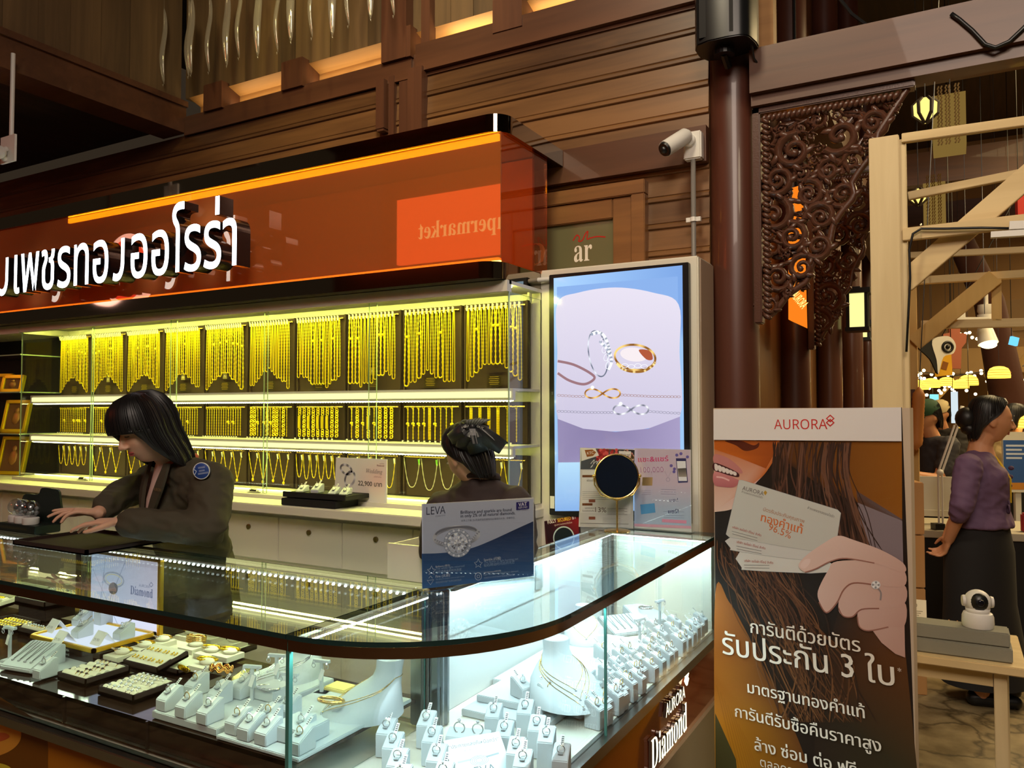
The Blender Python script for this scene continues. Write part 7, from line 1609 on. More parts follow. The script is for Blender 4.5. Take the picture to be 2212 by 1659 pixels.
b = MB(); n = 30; b.tube([(0, 0, .19 - .38 * k / n) for k in range(n + 1)], [.034 * (min(1, math.sin(PI * (k + .6) / (n + 1.2)) * 2.6)) * (1 + .06 * (k % 2)) for k in range(n + 1)], 14); b.build('roll', mat('tan_weave', (206, 134, 66), .6, bump=.4, bscale=80), t, smooth=True); b = MB(); b.tube([(0, 0, .18), (0, 0, 5.6 - p.z)], .003, 5); b.build('cord', M_BLACK, t)
b = MB(); c_ = P(1962, 905, 4.8); b.box((0, 0, 0), (.10, .05, .36)); o = b.build('brown_pouch', mat('brown_pouch', (74, 40, 22), .6), bevel=.01); o.location = c_; tag(o, 'dark brown pouch hanging between post and woven roll', 'pouch')
bx = thing('carton_stack', 'tall stack of tan cartons right behind the banner edge', 'boxes', P(1960, 1060, 4.3), .3); bx.location.z = 0
for k in range(4):
    b = MB(); b.b2((-.12, -.12, .28 * k), (.05, .12, .28 * k + .275)); b.build('carton', mat('carton', (190, 140, 84), .7), bx, bevel=.004)
p = P(2196, 1035, 5.75); t = thing('notice_board', 'blue and white notice board at the right edge behind the woman', 'sign', (p.x, p.y, 0), YAW - .1)
b = MB(); b.b2((-.09, 0, .90), (.25, .02, 1.34)); b.b2((.0, .02, 0), (.04, .05, .9)); b.build('board', M_WHITE, t)
a = Art((0, 0, 0), (1, 0, 0), (0, 0, 1), px=False); a.grid([(-.088, 1.28), (.24, 1.28), (.24, .97), (-.088, .97)], (60, 96, 160), 0, 2, 2); a.poly([(-.088, .97), (.24, .97), (.24, .92), (-.088, .92)], (206, 140, 60), 0); [a.line([(-.07, 1.24 - .03 * k), (.06 - .02 * (k % 2), 1.24 - .03 * k)], .014, (206, 216, 232), 1) for k in range(4)]
o = a.build('print', M_PRINT); o.parent = t; o.location = (0, -.0012, 0)
p = P(2205, 1145, 4.9); t = thing('side_shelf', 'pale shelf with dark front at the right edge behind the woman', 'shelf', (p.x + .30, p.y, 0), YAW); b = MB(); b.b2((-.16, -.12, .70), (.5, .12, .74)); b.build('shelf_top', mat('grey_desk', (186, 178, 158), .5), t); b = MB(); b.b2((-.15, -.1, 0), (.48, .1, .70)); b.build('skirt', M_BLACKM, t)
b = MB(); b.b2((-.03, -.03, 0), (.03, .03, .12)); o = b.build('red_pack', mat('red_can', (150, 30, 30), .4), bevel=.01); o.location = (p.x + .03, p.y - .0, .741); tag(o, 'small red pack on the pale shelf at the right edge', 'pack')
# ---------------------------------------------------------------- people
from mathutils import noise as mnoise
def bake(mb, name, m, parent, voxel=.006, smooth=4, factor=.5, fold=0):
    """grow the collected limbs into ONE continuous surface"""
    o = mb.build('tmp_' + name, m, None)
    r = o.modifiers.new('r', 'REMESH'); r.mode = 'VOXEL'; r.voxel_size = voxel; r.use_smooth_shade = True
    s = o.modifiers.new('s', 'SMOOTH'); s.iterations = smooth; s.factor = factor
    dg = bpy.context.evaluated_depsgraph_get(); dg.update(); me = bpy.data.meshes.new_from_object(o.evaluated_get(dg)); me.name = name
    om = o.data; bpy.data.objects.remove(o); bpy.data.meshes.remove(om)
    if fold:   # creases in the cloth
        ns = [v.normal.copy() for v in me.vertices]
        for v, n in zip(me.vertices, ns):
            p = v.co; w = mnoise.noise(V((p.x * 9, p.y * 9, p.z * 16))) + .6 * mnoise.noise(V((p.x * 22 + p.z * 14, p.y * 22, p.z * 30)))
            v.co += n * (fold * (1 - abs(w) * 2.2))
    me.transform(wmat(parent).inverted()); me.shade_smooth(); me.materials.clear(); me.materials.append(m)
    n = bpy.data.objects.new(name, me); COL.objects.link(n); n.parent = parent; return n
def head_geo(b, M, s=1.0):
    nu, nv = 40, 30; vs = []
    g = lambda dx, dz, sx, sz: math.exp(-(dx / sx) ** 2 - (dz / sz) ** 2)
    for j in range(nv + 1):
        th = PI * j / nv
        for i in range(nu):
            ph = 2 * PI * i / nu
            x, y, z = .074 * math.sin(th) * math.sin(ph), -.094 * math.sin(th) * math.cos(ph), .115 * math.cos(th)
            if z < -.015:
                t = min(1, (-.015 - z) / .1); x *= 1 - .30 * t; y = y * (1 - .40 * t) if y > 0 else y * (1 - .02 * t)
                if y > 0: z += .02 * t
            if y < -.02:
                y *= .97
                for sx in (-1, 1):
                    y += .008 * g(x - sx * .031, z - .008, .017, .011); y -= .004 * g(x - sx * .040, z + .028, .02, .02)
                y -= .003 * g(x, z - .030, .045, .009); y -= .007 * g(x, z + .098, .025, .016); y -= .004 * g(x, z + .060, .022, .014)
                y += .003 * g(x, z + .080, .022, .006)
            vs.append((x * s, y * s, z * s))
    fs = [(j * nu + i, (j + 1) * nu + i, (j + 1) * nu + (i + 1) % nu, j * nu + (i + 1) % nu) for j in range(nv) for i in range(nu)]
    b.add(vs, fs, 0, M)
    q = MB(); q.chain([(0, -.088 * s, .016 * s), (0, -.097 * s, -.004 * s), (0, -.107 * s, -.026 * s)], [.006 * s, .0075 * s, .0105 * s], 10)
    for sx in (-1, 1):
        q.ball((.0115 * sx * s, -.097 * s, -.030 * s), (.008 * s, .010 * s, .0075 * s), 10); q.ball((.075 * sx * s, .008 * s, -.006 * s), (.007 * s, .019 * s, .031 * s), 12); q.ball((.073 * sx * s, .002 * s, -.028 * s), (.006 * s, .009 * s, .010 * s), 10)
    b.add(q.v, q.f, 0, M)
def face_parts(M, parent, s=1.0, lip=(190, 96, 88), closed=False):
    b = MB(); b.ball((0, -.0815 * s, -.0545 * s), (.020 * s, .006 * s, .0042 * s), 16, M=M); b.ball((0, -.0805 * s, -.0625 * s), (.017 * s, .006 * s, .0048 * s), 16, M=M); b.build('lips', mat('lips_%d' % lip[0], lip, .4), parent, world=True, smooth=True)
    for sx in (-1, 1):
        E = M @ Matrix.Translation((.031 * sx * s, -.0855 * s, .008 * s))
        if not closed:
            b = MB(); b.ball((0, 0, 0), (.013 * s, .005 * s, .0052 * s), 14, M=E); e = b.build('eye', mat('eye_white', (226, 218, 210), .2), parent, world=True, smooth=True)
            b = MB(); b.ball((-.001, -.003 * s, 0), (.0052 * s, .003 * s, .0052 * s), 12, M=E); b.build('iris', mat('dark_iris', (30, 20, 16), .15), e, world=True, smooth=True)
        b = MB(); b.tube([E @ V((-.014 * s, -.002 * s, .001 * s)), E @ V((-.006 * s, -.0045 * s, .0052 * s * (0 if closed else 1))), E @ V((.006 * s, -.0045 * s, .0052 * s * (0 if closed else 1))), E @ V((.014 * s, -.001 * s, 0))], .0016 * s, 6); b.build('lash_line', M_HAIR, parent, world=True)
        b = MB(); b.tube([E @ V((-.016 * s * sx, -.006 * s, .021 * s)), E @ V((0, -.0065 * s, .026 * s)), E @ V((.017 * s * sx, .0, .021 * s))], [.0018 * s, .0028 * s, .0012 * s], 6); b.build('eyebrow', M_HAIR, parent, world=True)
def hair_shell(M, parent, rows, name='hair', s=1.0, wave=.02, inner=.86, extra=None, m=None):
    """rows: (z, rx, ry, cy, half opening of the face in degrees)"""
    b = MB(); n = 56; rings = []
    for z, rx, ry, cy, op in rows:
        o = math.radians(max(op, .6)); ring = []
        for k in range(n):
            a_ = o + (2 * PI - 2 * o) * k / (n - 1); w = 1 + wave * math.sin(13 * a_ + 9 * z) + wave * .6 * math.sin(29 * a_)
            ring.append((s * rx * w * math.sin(a_), s * (cy - ry * w * math.cos(a_)), s * z))
        for k in range(n)[::-1]:
            a_ = o + (2 * PI - 2 * o) * k / (n - 1); ring.append((s * rx * inner * math.sin(a_), s * (cy - ry * inner * math.cos(a_)), s * (z - .004)))
        rings.append(ring)
    b.loft(rings, M=M)
    rn = random.Random(len(rows) * 7 + int(wave * 1000))
    for q in range(150):   # locks that follow the shell
        a_ = 2 * PI * (q + rn.random()) / 150; pts = []; dz = rn.uniform(.0, .02); off = rn.uniform(.985, 1.03); da = rn.uniform(-.12, .12)
        for i, (z, rx, ry, cy, op) in enumerate(rows):
            o = math.radians(max(op, .6)) + .03; aa = a_ + da * i / len(rows)
            if aa < o or aa > 2 * PI - o: break
            pts.append((s * rx * off * math.sin(aa), s * (cy - ry * off * math.cos(aa)), s * (z - dz * (i == len(rows) - 1))))
        if len(pts) > 2: b.tube(pts, [.0032 * s] * (len(pts) - 1) + [.001], 5, M=M)
    if extra: extra(b)
    return b.build(name, m or M_HAIR, parent, world=True, smooth=50)
def frame(loc, psi, pitch=0, roll=0): return Matrix.Translation(loc) @ Matrix.Rotation(psi, 4, 'Z') @ Matrix.Rotation(pitch, 4, 'X') @ Matrix.Rotation(roll, 4, 'Y')
def ring_at(c, u, f, rx, ry, n=28): return [V(c) + u * (rx * math.cos(2 * PI * k / n)) + f * (ry * math.sin(2 * PI * k / n)) for k in range(n)]
def hand(b, wrist, d, palm_n, side, s=1.0, curl=(.25, .35, .45, .5), spread=.12, thumb=.6):
    """wrist point, d: direction of the fingers, palm_n: direction the palm faces, side: +1 thumb on d x palm_n side"""
    d = V(d).normalized(); pn = V(palm_n); pn = (pn - d * pn.dot(d)).normalized(); u = d.cross(pn) * side
    pc = V(wrist) + d * .045 * s
    b.loft([[V(wrist) + d * t * s + u * (w * math.cos(2 * PI * k / 16)) * s + pn * (h * math.sin(2 * PI * k / 16)) * s for k in range(16)] for t, w, h in ((-.02, .024, .019), (.0, .026, .018), (.03, .036, .016), (.06, .041, .014), (.085, .040, .012))])
    L = ((.040, .026, .020), (.045, .030, .021), (.041, .027, .020), (.031, .020, .018))
    for i in range(4):
        o = V(wrist) + d * (.082 - .006 * abs(i - 1.2)) * s + u * (.030 - .0205 * i) * s; dd = (d + u * spread * (1.2 - i) * .5).normalized(); c_ = curl[i]; pts = [o - dd * .02 * s, o]; ang = 0
        for q in range(3): ang += c_ * (1, 1.15, .8)[q]; o = o + (dd * math.cos(ang) + pn * math.sin(ang)) * L[i][q] * s; pts.append(o)
        b.chain(pts, [.0095 * s, .0092 * s, .0085 * s, .0078 * s, .0068 * s], 10)
    o = V(wrist) + d * .022 * s + u * .026 * s; t1 = o + (d * .55 + u * thumb + pn * .25).normalized() * .042 * s; t2 = t1 + (d * .85 + u * thumb * .35 + pn * .3).normalized() * .032 * s; t3 = t2 + (d * .95 + pn * .25).normalized() * .024 * s
    b.chain([o, t1, t2, t3], [.013 * s, .0115 * s, .0095 * s, .0078 * s], 10)

M_JACK = mat('olive_brown_jacket', (70, 64, 48), .8, bump=.2, bscale=300)
M_JACK2 = mat('dark_plum_shirt', (52, 40, 38), .8, bump=.2, bscale=300)
M_PURP = mat('purple_blouse', (104, 78, 108), .75, bump=.3, bscale=120)
M_DARKC = mat('black_cloth', (22, 20, 20), .85)
# --- clerk leaning over the counter on the left
D1 = 3.05
hc = P(316, 930, D1); nb = P(384, 1008, D1 + .10)
wa_ = P(422, 1200, D1 + .22)
root = thing('person', 'clerk in olive-brown jacket with chin-length black hair leaning over the velvet tray', 'person', (wa_.x, wa_.y, 0))
psi = math.radians(-8); HM = frame(hc, psi, math.radians(20), math.radians(-4))
shL, shR = P(456, 1034, D1 - .02), P(330, 1030, D1 + .36); el, wr = P(452, 1140, D1 - .14), P(262, 1128, D1 - .2)
elR, wrR = P(262, 1070, D1 + .22), P(212, 1108, D1 + .0)
ch = P(400, 1085, D1 + .16); wa = P(422, 1200, D1 + .22); hp = V((wa.x + .01, wa.y + .02, .80))
uu = (shL - shR); uu.z = 0; uu.normalize(); ff = V((uu.y, -uu.x, 0))
if ff.y > 0: ff = -ff
b = MB(); head_geo(b, HM, 1.07)
b.chain([hc + (nb - hc) * .35, nb], [.052, .056]); b.chain([nb, ch], [.06, .10])
b.chain([elR, wrR], [.038, .026]); b.chain([el, wr], [.038, .026])
hand(b, wr, P(158, 1126, D1 - .22) - wr, V((0, 0, -1)), 1, .98, (.18, .22, .28, .30))
hand(b, wrR, P(136, 1100, D1 - .05) - wrR, V((0, 0, -1)), -1, .98, (.10, .22, .35, .42), .2)
for s in (-1, 1): b.chain([hp + uu * .09 * s, hp + uu * .09 * s + V((0, 0, -.42)), V((hp.x, hp.y, 0)) + uu * .09 * s + V((0, .0, .05)), V((hp.x, hp.y, 0)) + uu * .09 * s + ff * .14 + V((0, 0, .04))], [.075, .055, .04, .035])
b.chain([wa, ch], [.08, .09]); b.chain([hp, wa], [.09, .08])
body = bake(b, 'body', M_SKIN, root, .0045, 4)
b = MB()
b.loft([ring_at(hp + V((0, 0, -.05)), uu, ff, .19, .14), ring_at(wa, uu, ff, .185, .135), ring_at(ch + V((0, 0, -.06)), uu, ff, .19, .145), ring_at(ch + V((0, 0, .02)), uu, ff, .185, .135), ring_at((shL + shR) / 2 + V((0, 0, -.02)), uu, ff, .16, .10), ring_at(nb + V((0, 0, -.01)), uu, ff, .085, .075)])
b.chain([shL + V((0, 0, -.02)), el, wr.lerp(el, .12)], [.082, .066, .052]); b.chain([shR + V((0, 0, -.02)), elR, wrR.lerp(elR, .25)], [.075, .062, .05]); b.chain([shL + V((0, 0, -.03)), ch], [.08, .12]); b.chain([shR + V((0, 0, -.03)), ch], [.08, .12]); b.chain([shL + V((0, 0, -.01)), nb + V((0, 0, -.02))], [.07, .07])
jk = bake(b, 'jacket', M_JACK, root, .008, 6, fold=.007)
# lapels
for s_ in (-1, 1):
    b = MB(); rows_ = []
    for t_ in [k / 8 for k in range(9)]:
        base_ = (nb + ff * .075 + V((0, 0, .02))).lerp(ch + ff * .158 + V((0, 0, -.11)), t_); w_ = .058 * (1 - t_) + .012; o_ = .014 * math.sin(PI * t_)
        rows_.append([base_ + uu * s_ * w_ + ff * (o_ + .010), base_ + uu * s_ * (w_ + .020 + .030 * math.sin(PI * min(1, t_ * 1.3))) + ff * (o_ + .002), base_ + uu * s_ * (w_ + .022 + .030 * math.sin(PI * min(1, t_ * 1.3))) + ff * (o_ - .008), base_ + uu * s_ * w_ + ff * (o_ - .004)])
    b.loft(rows_); b.build('lapel', M_JACK, root, world=True, smooth=40)
# shirt front and lapel
b = MB(); f0 = nb + ff * .072 + uu * -.005; f1 = ch + ff * .150 + V((0, 0, -.10)); b.loft([[f0 + uu * x * .055 + ff * (.006 - .02 * x * x) + V((0, 0, .02)) for x in (-1, -.5, 0, .5, 1)], [f0.lerp(f1, .5) + uu * x * .04 + ff * (.018 - .008 * x * x) for x in (-1, -.5, 0, .5, 1)], [f1 + uu * x * .014 + ff * .006 for x in (-1, -.5, 0, .5, 1)]], closed_ring=False, caps=False); b.build('shirt_front', mat('pale_shirt', (226, 200, 190), .7), root, world=True, smooth=True)
b = MB(); b.tube([nb + uu * .07 * math.sin(a_) - ff * -.066 * math.cos(a_) + V((0, 0, .028 + .012 * math.cos(a_ + PI))) for a_ in [2 * PI * k / 24 for k in range(24)]], .012, 8, closed=True); b.build('collar', mat('coral_scarf', (206, 96, 70), .7), root, world=True, smooth=True)
p = onPlane(436, 1017, shL + V((.487, -.873, 0)) * .085, V((.487, -.873, 0)))
BM = frame(p, YAW, PI / 2)
b = MB(); b.lathe([(.031, -.004), (.031, .004), (.028, .006)], M=BM, seg=28); bd = b.build('badge', mat('blue_badge', (40, 74, 150), .35), root, world=True, smooth=40)
b = MB(); b.torus((0, 0, .004), .030, .002, 28, 6, M=BM); b.build('badge_rim', M_TAG, bd, world=True)
a = Art(p + V((.487, -.873, 0)) * .0085, RGT, (0, 0, 1)); 
for k, (n_, x0_) in enumerate(((6, 428), (5, 430), (9, 428))):
    for q_ in range(n_): a.line(ell(x0_ + 1.3 + 2.5 * q_, 1010.5 + 6.5 * k - .4 * q_, 1.0, 1.7, .2, 9, 0, 4.6), .0010, (214, 222, 240), 1)
a.line(spl([(422, 1008), (419, 1014), (424, 1018), (420, 1026)], 4, False), .003, (190, 204, 232), 1)
o = a.build('badge_lettering', M_PRINT, bd)
p2 = onPlane(352, 1060, ch + ff * .14, ff); a = Art(p2 + ff * .022, uu if uu.dot(RGT) > 0 else -uu, (0, 0, 1), px=False); a.text('AURORA', (-.03, 0), (.04, 0), (150, 120, 70), 1); a.build('name_embroidery', M_PRINT, root)
face_parts(HM, root, 1.07, (176, 84, 80), True)
b = MB(); b.loft([ring_at(hp + V((0, 0, .06)), uu, ff, .17, .13), ring_at(hp + V((0, 0, -.1)), uu, ff, .19, .15), ring_at(hp + V((0, 0, -.45)), uu, ff, .18, .14)]); b.build('skirt', M_DARKC, root, world=True, smooth=40)
hair_shell(HM, root, [(.142, .02, .02, .0, 0), (.132, .056, .068, .0, 0), (.108, .082, .098, .0, 0), (.075, .096, .114, .0, 0), (.04, .102, .122, .0, 0), (.026, .104, .122, 0, 12), (.016, .104, .120, 0, 46), (-.02, .104, .116, .002, 56), (-.06, .106, .110, .010, 60), (-.10, .110, .104, .018, 70), (-.130, .114, .100, .022, 80), (-.155, .110, .09, .026, 92)], wave=.022, s=1.07)
# --- clerk seen from behind by the blue stand
hc = P(1010, 985, 3.02); nb = P(1040, 1036, 3.02)
root = thing('person', 'clerk in dark plum shirt seen from behind with a black hair bow', 'person', (nb.x, nb.y, 0))
psi = math.radians(-112); HM = frame(hc, psi, math.radians(24), math.radians(6))
shL, shR = P(1112, 1082, 2.97), P(958, 1092, 3.06); ch = P(1040, 1135, 3.02); wa = P(1046, 1270, 3.04); hp = V((wa.x - .05, wa.y, .80))
uu = (shL - shR); uu.z = 0; uu.normalize(); ff = V((-uu.y, uu.x, 0)); ff = ff if ff.y > 0 else -ff
b = MB(); head_geo(b, HM, .98); b.chain([hc + (nb - hc) * .3, nb], [.05, .056]); b.chain([nb, ch, hp], [.06, .1, .12])
elL, elR = P(1128, 1185, 2.98), P(936, 1185, 3.10); wl, wR_ = elL + V((-.15, .12, .09)), elR + V((-.03, .13, .10))
b.chain([shL, elL, wl], [.045, .038, .027]); b.chain([shR, elR, wR_], [.045, .038, .027]); hand(b, wl, V((-.7, .5, -.1)), V((0, 0, -1)), 1, .95); hand(b, wR_, V((-.5, .7, -.1)), V((0, 0, -1)), -1, .95)
for s in (-1, 1): b.chain([hp + uu * .09 * s, hp + uu * .09 * s + V((0, 0, -.1)), hp + uu * .09 * s + V((0, 0, -.75)), hp + uu * .09 * s + ff * .12 + V((0, 0, -.76))], [.08, .06, .04, .035])
bake(b, 'body', M_SKIN, root, .005, 4)
b = MB(); b.loft([ring_at(hp + V((0, 0, -.04)), uu, ff, .19, .15), ring_at(wa, uu, ff, .175, .13), ring_at(ch, uu, ff, .185, .125), ring_at((shL + shR) / 2 + V((0, 0, .0)), uu, ff, .135, .10), ring_at(nb + V((0, 0, .004)), uu, ff, .066, .066)])
b.chain([shL + V((0, 0, -.02)), elL, wl.lerp(elL, .3)], [.076, .060, .045]); b.chain([shR + V((0, 0, -.02)), elR, wR_.lerp(elR, .3)], [.076, .06, .045]); b.chain([shL + V((0, 0, -.02)), nb + V((0, 0, -.03))], [.06, .06]); b.chain([shR + V((0, 0, -.02)), nb + V((0, 0, -.03))], [.06, .06])
bake(b, 'shirt', M_JACK2, root, .008, 6, fold=.005)
b = MB(); b.tube([nb + uu * .066 * math.sin(a_) + ff * .062 * math.cos(a_) + V((0, 0, .012 - .014 * math.cos(a_))) for a_ in [2 * PI * k / 28 for k in range(28)]], .016, 8, closed=True, flat=.6); b.build('collar', M_JACK2, root, world=True, smooth=True)
b = MB(); b.loft([ring_at(hp + V((0, 0, .05)), uu, ff, .18, .14), ring_at(hp + V((0, 0, -.12)), uu, ff, .19, .15), ring_at(hp + V((0, 0, -.42)), uu, ff, .18, .14)]); b.build('skirt', M_DARKC, root, world=True, smooth=40)
face_parts(HM, root, .98, (180, 100, 92), False)
BUN = [(.124, .02, .02, .006, 0), (.116, .05, .058, .006, 0), (.095, .070, .084, .008, 42), (.07, .079, .098, .006, 62), (.045, .082, .104, .004, 73), (.02, .083, .105, .004, 84), (-.01, .083, .104, .004, 100), (-.04, .078, .100, .008, 114), (-.075, .066, .088, .014, 120), (-.10, .05, .072, .02, 132)]
hair_shell(HM, root, BUN, s=1.03, wave=.012, extra=lambda b: b.ball((0, .115, .02), (.05, .045, .05), 16, M=HM))
# bow: two loops, knot and tails, on the back of the head
M_BOW = mat('black_satin', (40, 42, 44), .38, bump=.15, bscale=150)
K = P(1021, 922, 2.885); BMx = Matrix.Translation(K) @ Matrix.Rotation(YAW, 4, 'Z')
bow = thing('hair_bow', 'large black satin bow with pale lettering in the hair of the clerk', 'hair bow', K, YAW)
def lobe(end, w0, w1, w2, th, back, nm='loop'):
    """draped lobe from the knot to its cut end, in the plane of the back of the head"""
    e = V((end[0], 0, end[1])); L = e.length; d = e / L; n = V((-d.z, 0, d.x)); rings = []
    for t, w, h in ((0, w0, th * .6), (.15, w0 * 1.5, th), (.4, w1, th * 1.5), (.7, (w1 + w2) / 2 * 1.05, th * 1.2), (.95, w2, th * .7), (1, w2 * .98, th * .5)):
        c_ = e * t + V((0, back * t * t - .014 * math.sin(PI * t), 0))
        rings.append([c_ + n * (w * math.cos(2 * PI * k / 24)) + V((0, h * math.sin(2 * PI * k / 24) + .006 * math.sin(6 * PI * k / 24 + 5 * t), 0)) for k in range(24)])
    b = MB(); b.loft(rings, M=BMx); return b.build(nm, M_BOW, bow, world=True, smooth=50)
lobe((-.088, -.048), .010, .030, .022, .016, .05); lobe((-.040, -.085), .010, .034, .030, .018, .04); lobe((.022, -.098), .010, .036, .036, .018, .03); lobe((.112, -.078), .009, .030, .028, .012, .015)
lobe((-.055, -.002), .008, .016, .008, .008, .01, 'small_loop'); lobe((.060, -.004), .008, .017, .010, .008, .01, 'small_loop')
b = MB(); b.ball((0, -.012, 0), (.012, .014, .013), 12, M=BMx); b.build('knot', M_BOW, bow, world=True, smooth=True)
b = MB()
for k in range(7): b.tube([BMx @ V((.006 * (k - 3), -.012, .004)), BMx @ V((.014 + .011 * (k - 3), -.016, .022)), BMx @ V((.028 + .013 * (k - 3), -.010, .034 - .002 * abs(k - 3)))], [.004, .0065, .001], 5)
b.tube([BMx @ V((-.006 - .020 * (1 - math.cos(q)), -.01, .004 + .020 * math.sin(q) + .006 * q / 6)) for q in [2 * PI * k / 16 * .8 for k in range(17)]], .0022, 5)
b.build('ruffle', mat('grey_satin', (96, 100, 92), .45), bow, world=True, smooth=True)
b = MB(); b.loft([[V((x - .011, y, z)), V((x + .011, y, z)), V((x + .011, y + .002, z)), V((x - .011, y + .002, z))] for x, y, z in ((.0, -.027, -.006), (.004, -.038, -.03), (.012, -.036, -.062))], M=BMx); b.build('tail', M_BOW, bow, world=True)
a = Art(K + BMx.to_3x3() @ V((0, -.0395, 0)), BMx.to_3x3() @ V((1, 0, 0)), (0, 0, 1), px=False)
for dx in (-.007, -.003, .007): a.line([(.002 + dx, -.012), (.006 + dx, -.034), (.012 + dx, -.060)], .0012, (176, 176, 172), 1)
a.text('MIU', (-.036, -.006), (-.012, .002), (196, 196, 190), 1, h=.007); a.text('OUT', (.016, .0), (.040, -.008), (196, 196, 190), 1, h=.007)
for k in range(3): a.line([(.034 + .003 * k, -.004 - .004 * k), (.076 + .003 * k, -.040 - .004 * k)], .0011, (150, 150, 148), 1)
a.build('lettering', M_PRINT, bow)
# --- woman in purple, right
DW = 4.1
hc = P(2142, 908, DW); nb = P(2118, 968, DW + .03)
root = thing('person', 'woman in purple blouse and black skirt, hands clasped behind, facing right', 'person', (P(2128, 1500, DW).x, P(2128, 1500, DW).y, 0))
psi = math.radians(100); HM = frame(hc, psi, math.radians(6))
cam_d = V((-hc.x, -hc.y, 0)).normalized(); F = V((math.sin(psi), -math.cos(psi), 0))
near, far_ = cam_d, -cam_d
shN = P(2092, 1000, DW - .14); shF = P(2128, 996, DW + .16); ch = P(2120, 1030, DW); wa = P(2122, 1115, DW); hp = P(2114, 1180, DW)
elN = P(2078, 1092, DW - .18); wrN = P(2050, 1165, DW - .06); elF = P(2078, 1090, DW + .18); wrF = P(2044, 1166, DW + .06)
b = MB(); head_geo(b, HM, 1.0); b.chain([hc + (nb - hc) * .3, nb], [.048, .052]); b.chain([nb, ch, hp], [.06, .1, .11])
b.chain([shN, elN, wrN], [.044, .038, .026]); b.chain([shF, elF, wrF], [.044, .038, .026])
hand(b, wrN, P(2036, 1196, DW) - wrN, -F, 1, .95, (.5, .55, .6, .6)); hand(b, wrF, P(2052, 1200, DW) - wrF, F, -1, .95, (.5, .55, .6, .6))
gz = V((hp.x, hp.y, 0))
for s in (-1, 1): b.chain([hp + near * .08 * s, hp * 1 + near * .09 * s + V((0, 0, -hp.z + .45)), gz + near * .09 * s + V((0, 0, .06))], [.075, .055, .04])
bake(b, 'body', M_SKIND, root, .0055, 4)
b = MB(); b.loft([ring_at(wa + V((0, 0, -.05)), F, near, .150, .178), ring_at(wa + V((0, 0, -.01)), F, near, .138, .165), ring_at(wa + V((0, 0, .04)), F, near, .122, .146), ring_at(ch + F * .01, F, near, .125, .155), ring_at((shN + shF) / 2 + V((0, 0, .012)), F, near, .09, .15), ring_at(nb + V((0, 0, -.012)), F, near, .058, .06)])
b.chain([shN + V((0, 0, -.02)), elN, elN.lerp(wrN, .25)], [.066, .053, .046]); b.chain([shF + V((0, 0, -.02)), elF, elF.lerp(wrF, .25)], [.066, .053, .046]); b.chain([ch + F * .05 + near * .06, ch + F * .05 - near * .06], [.07, .07])
bake(b, 'blouse', M_PURP, root, .008, 5, fold=.005)
b = MB()
for k in range(6): q = ch + F * (.135 - .005 * k) + near * .02 + V((0, 0, .05 - .045 * k)); b.ball(q, (.014, .014, .012), 8)
for k in range(3): b.torus((0, 0, 0), .02, .005, 14, 5, M=frame(wa + F * .118 + near * (.03 + .03 * k) + V((0, 0, .05 + .02 * (k % 2))), psi, PI / 2))
b.build('frill', mat('dark_purple_frill', (74, 52, 80), .8), root, world=True, smooth=True)
b = MB(); b.loft([ring_at(wa + V((0, 0, .02)), F, near, .112, .136), ring_at(hp + V((0, 0, -.02)), F, near, .165, .20), ring_at(gz + V((0, 0, .5)), F, near, .17, .18), ring_at(gz + F * .02 + V((0, 0, .10)), F, near, .21, .2)]); b.build('skirt', M_DARKC, root, world=True, smooth=40)
for s in (-1, 1): b = MB(); b.capsule(gz + near * .09 * s + F * -.03 + V((0, 0, .038)), gz + near * .09 * s + F * .15 + V((0, 0, .032)), .04, .032); b.build('shoe', M_BLACK, root, world=True, smooth=True)
b = MB(); b.tube([nb + near * .05 + V((0, 0, .02)), nb + F * .06 + near * .045 + V((0, 0, -.03)), ch + F * .130 + near * .06 + V((0, 0, .0)), wa + F * .13 + near * .05 + V((0, 0, .08))], .004, 6); b.tube([nb - near * .05 + V((0, 0, .02)), nb + F * .06 - near * .045 + V((0, 0, -.03)), ch + F * .134 - near * .03, wa + F * .13 + near * .05 + V((0, 0, .08))], .004, 6); b.build('lanyard', mat('yellow_lanyard', (220, 180, 40), .6), root, world=True)
face_parts(HM, root, 1.0, (170, 84, 70), False)
def wbun(b):
    b.ball((0, .115, -.002), (.058, .055, .06), 18, M=HM); b.ball((0, .10, -.055), (.05, .04, .035), 14, M=HM)
hair_shell(HM, root, BUN, s=1.03, wave=.010, extra=wbun)
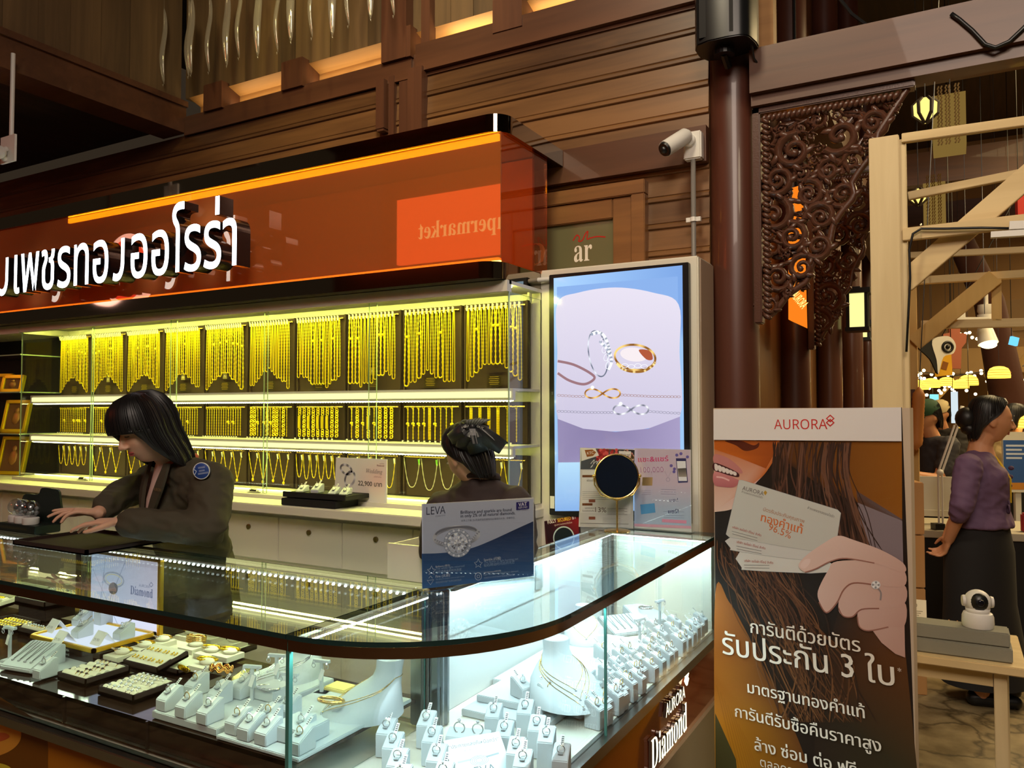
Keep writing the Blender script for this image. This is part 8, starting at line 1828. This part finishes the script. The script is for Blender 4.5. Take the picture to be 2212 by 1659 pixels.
# --- people in the market behind
def far_person(px, py, d, psi, label, shirt, cap=None, arms=True, hairc=None, bend=.25):
    hc = P(px, py, d); F = V((math.sin(psi), -math.cos(psi), 0)); R_ = V((math.cos(psi), math.sin(psi), 0))
    nb = hc + V((0, 0, -.16)) - F * .05; base = V((nb.x, nb.y, 0)) - F * .08
    root = thing('person', label, 'person', base); HM = frame(hc, psi, bend)
    ch = nb + V((0, 0, -.2)) - F * .03; hp = base + V((0, 0, .9)); b = MB(); head_geo(b, HM, 1.0); b.chain([hc + V((0, 0, -.06)), nb, ch, hp], [.05, .055, .11, .12])
    for s in (-1, 1):
        sh = nb + R_ * .17 * s + V((0, 0, -.05)); e_ = sh + V((0, 0, -.24)) + F * .12 + R_ * .03 * s; w_ = e_ + F * .22 + V((0, 0, .04)) - R_ * .05 * s
        b.chain([sh, e_, w_], [.048, .04, .028]); hand(b, w_, F, V((0, 0, -1)), -s, .95); b.chain([hp + R_ * .09 * s, base + R_ * .09 * s + V((0, 0, .45)), base + R_ * .09 * s + V((0, 0, .05)), base + R_ * .09 * s + F * .16 + V((0, 0, .04))], [.085, .06, .042, .036])
    bake(b, 'body', M_SKIND, root, .008, 4)
    b = MB(); b.loft([ring_at(hp + V((0, 0, -.05)), R_, F, .17, .13), ring_at(ch + V((0, 0, -.1)), R_, F, .17, .125), ring_at(ch + V((0, 0, .08)), R_, F, .18, .115), ring_at(nb, R_, F, .07, .07)])
    for s in (-1, 1): sh = nb + R_ * .17 * s + V((0, 0, -.05)); b.capsule(sh, sh + V((0, 0, -.17)) + F * .07 + R_ * .02 * s, .07, .062); b.capsule(sh, nb + V((0, 0, -.04)), .06, .06)
    bake(b, 'shirt', shirt, root, .012, 5, fold=.006)
    b = MB(); b.loft([ring_at(hp + V((0, 0, .02)), R_, F, .165, .13), ring_at(base + V((0, 0, .5)), R_, F, .17, .12), ring_at(base + V((0, 0, .1)), R_, F, .15, .11)]); b.build('trousers', M_DARKC, root, world=True, smooth=40)
    hair_shell(HM, root, BUN, s=1.02)
    if cap:
        b = MB(); b.lathe([(.082, .02), (.090, .05), (.080, .10), (.05, .125), (.005, .132)], M=HM @ Matrix.Diagonal((1, 1.22, 1, 1)), seg=24); b.loft([[(x, y, .035 - .02 * (abs(x) > .05)) for x, y in ((-.07, -.07), (-.06, -.13), (0, -.16), (.06, -.13), (.07, -.07))], [(x, y, .028 - .02 * (abs(x) > .05)) for x, y in ((-.07, -.07), (-.06, -.13), (0, -.16), (.06, -.13), (.07, -.07))]], M=HM); b.build('cap', cap, root, world=True, smooth=40)
    face_parts(HM, root)
far_person(2002, 900, 5.9, math.radians(-50), 'vendor in dark shirt and green cap bending beside the woven roll', mat('navy_shirt', (48, 46, 52), .8), mat('green_cap', (34, 70, 44), .8))
far_person(2030, 893, 7.6, math.radians(-30), 'person in pale cap behind the green-capped vendor', mat('black_shirt', (36, 32, 30), .8), mat('pale_cap', (214, 196, 150), .8))
far_person(2195, 905, 6.6, math.radians(150), 'person in pale shirt with back turned, behind the purple-bloused woman', mat('cream_shirt', (186, 164, 120), .8))
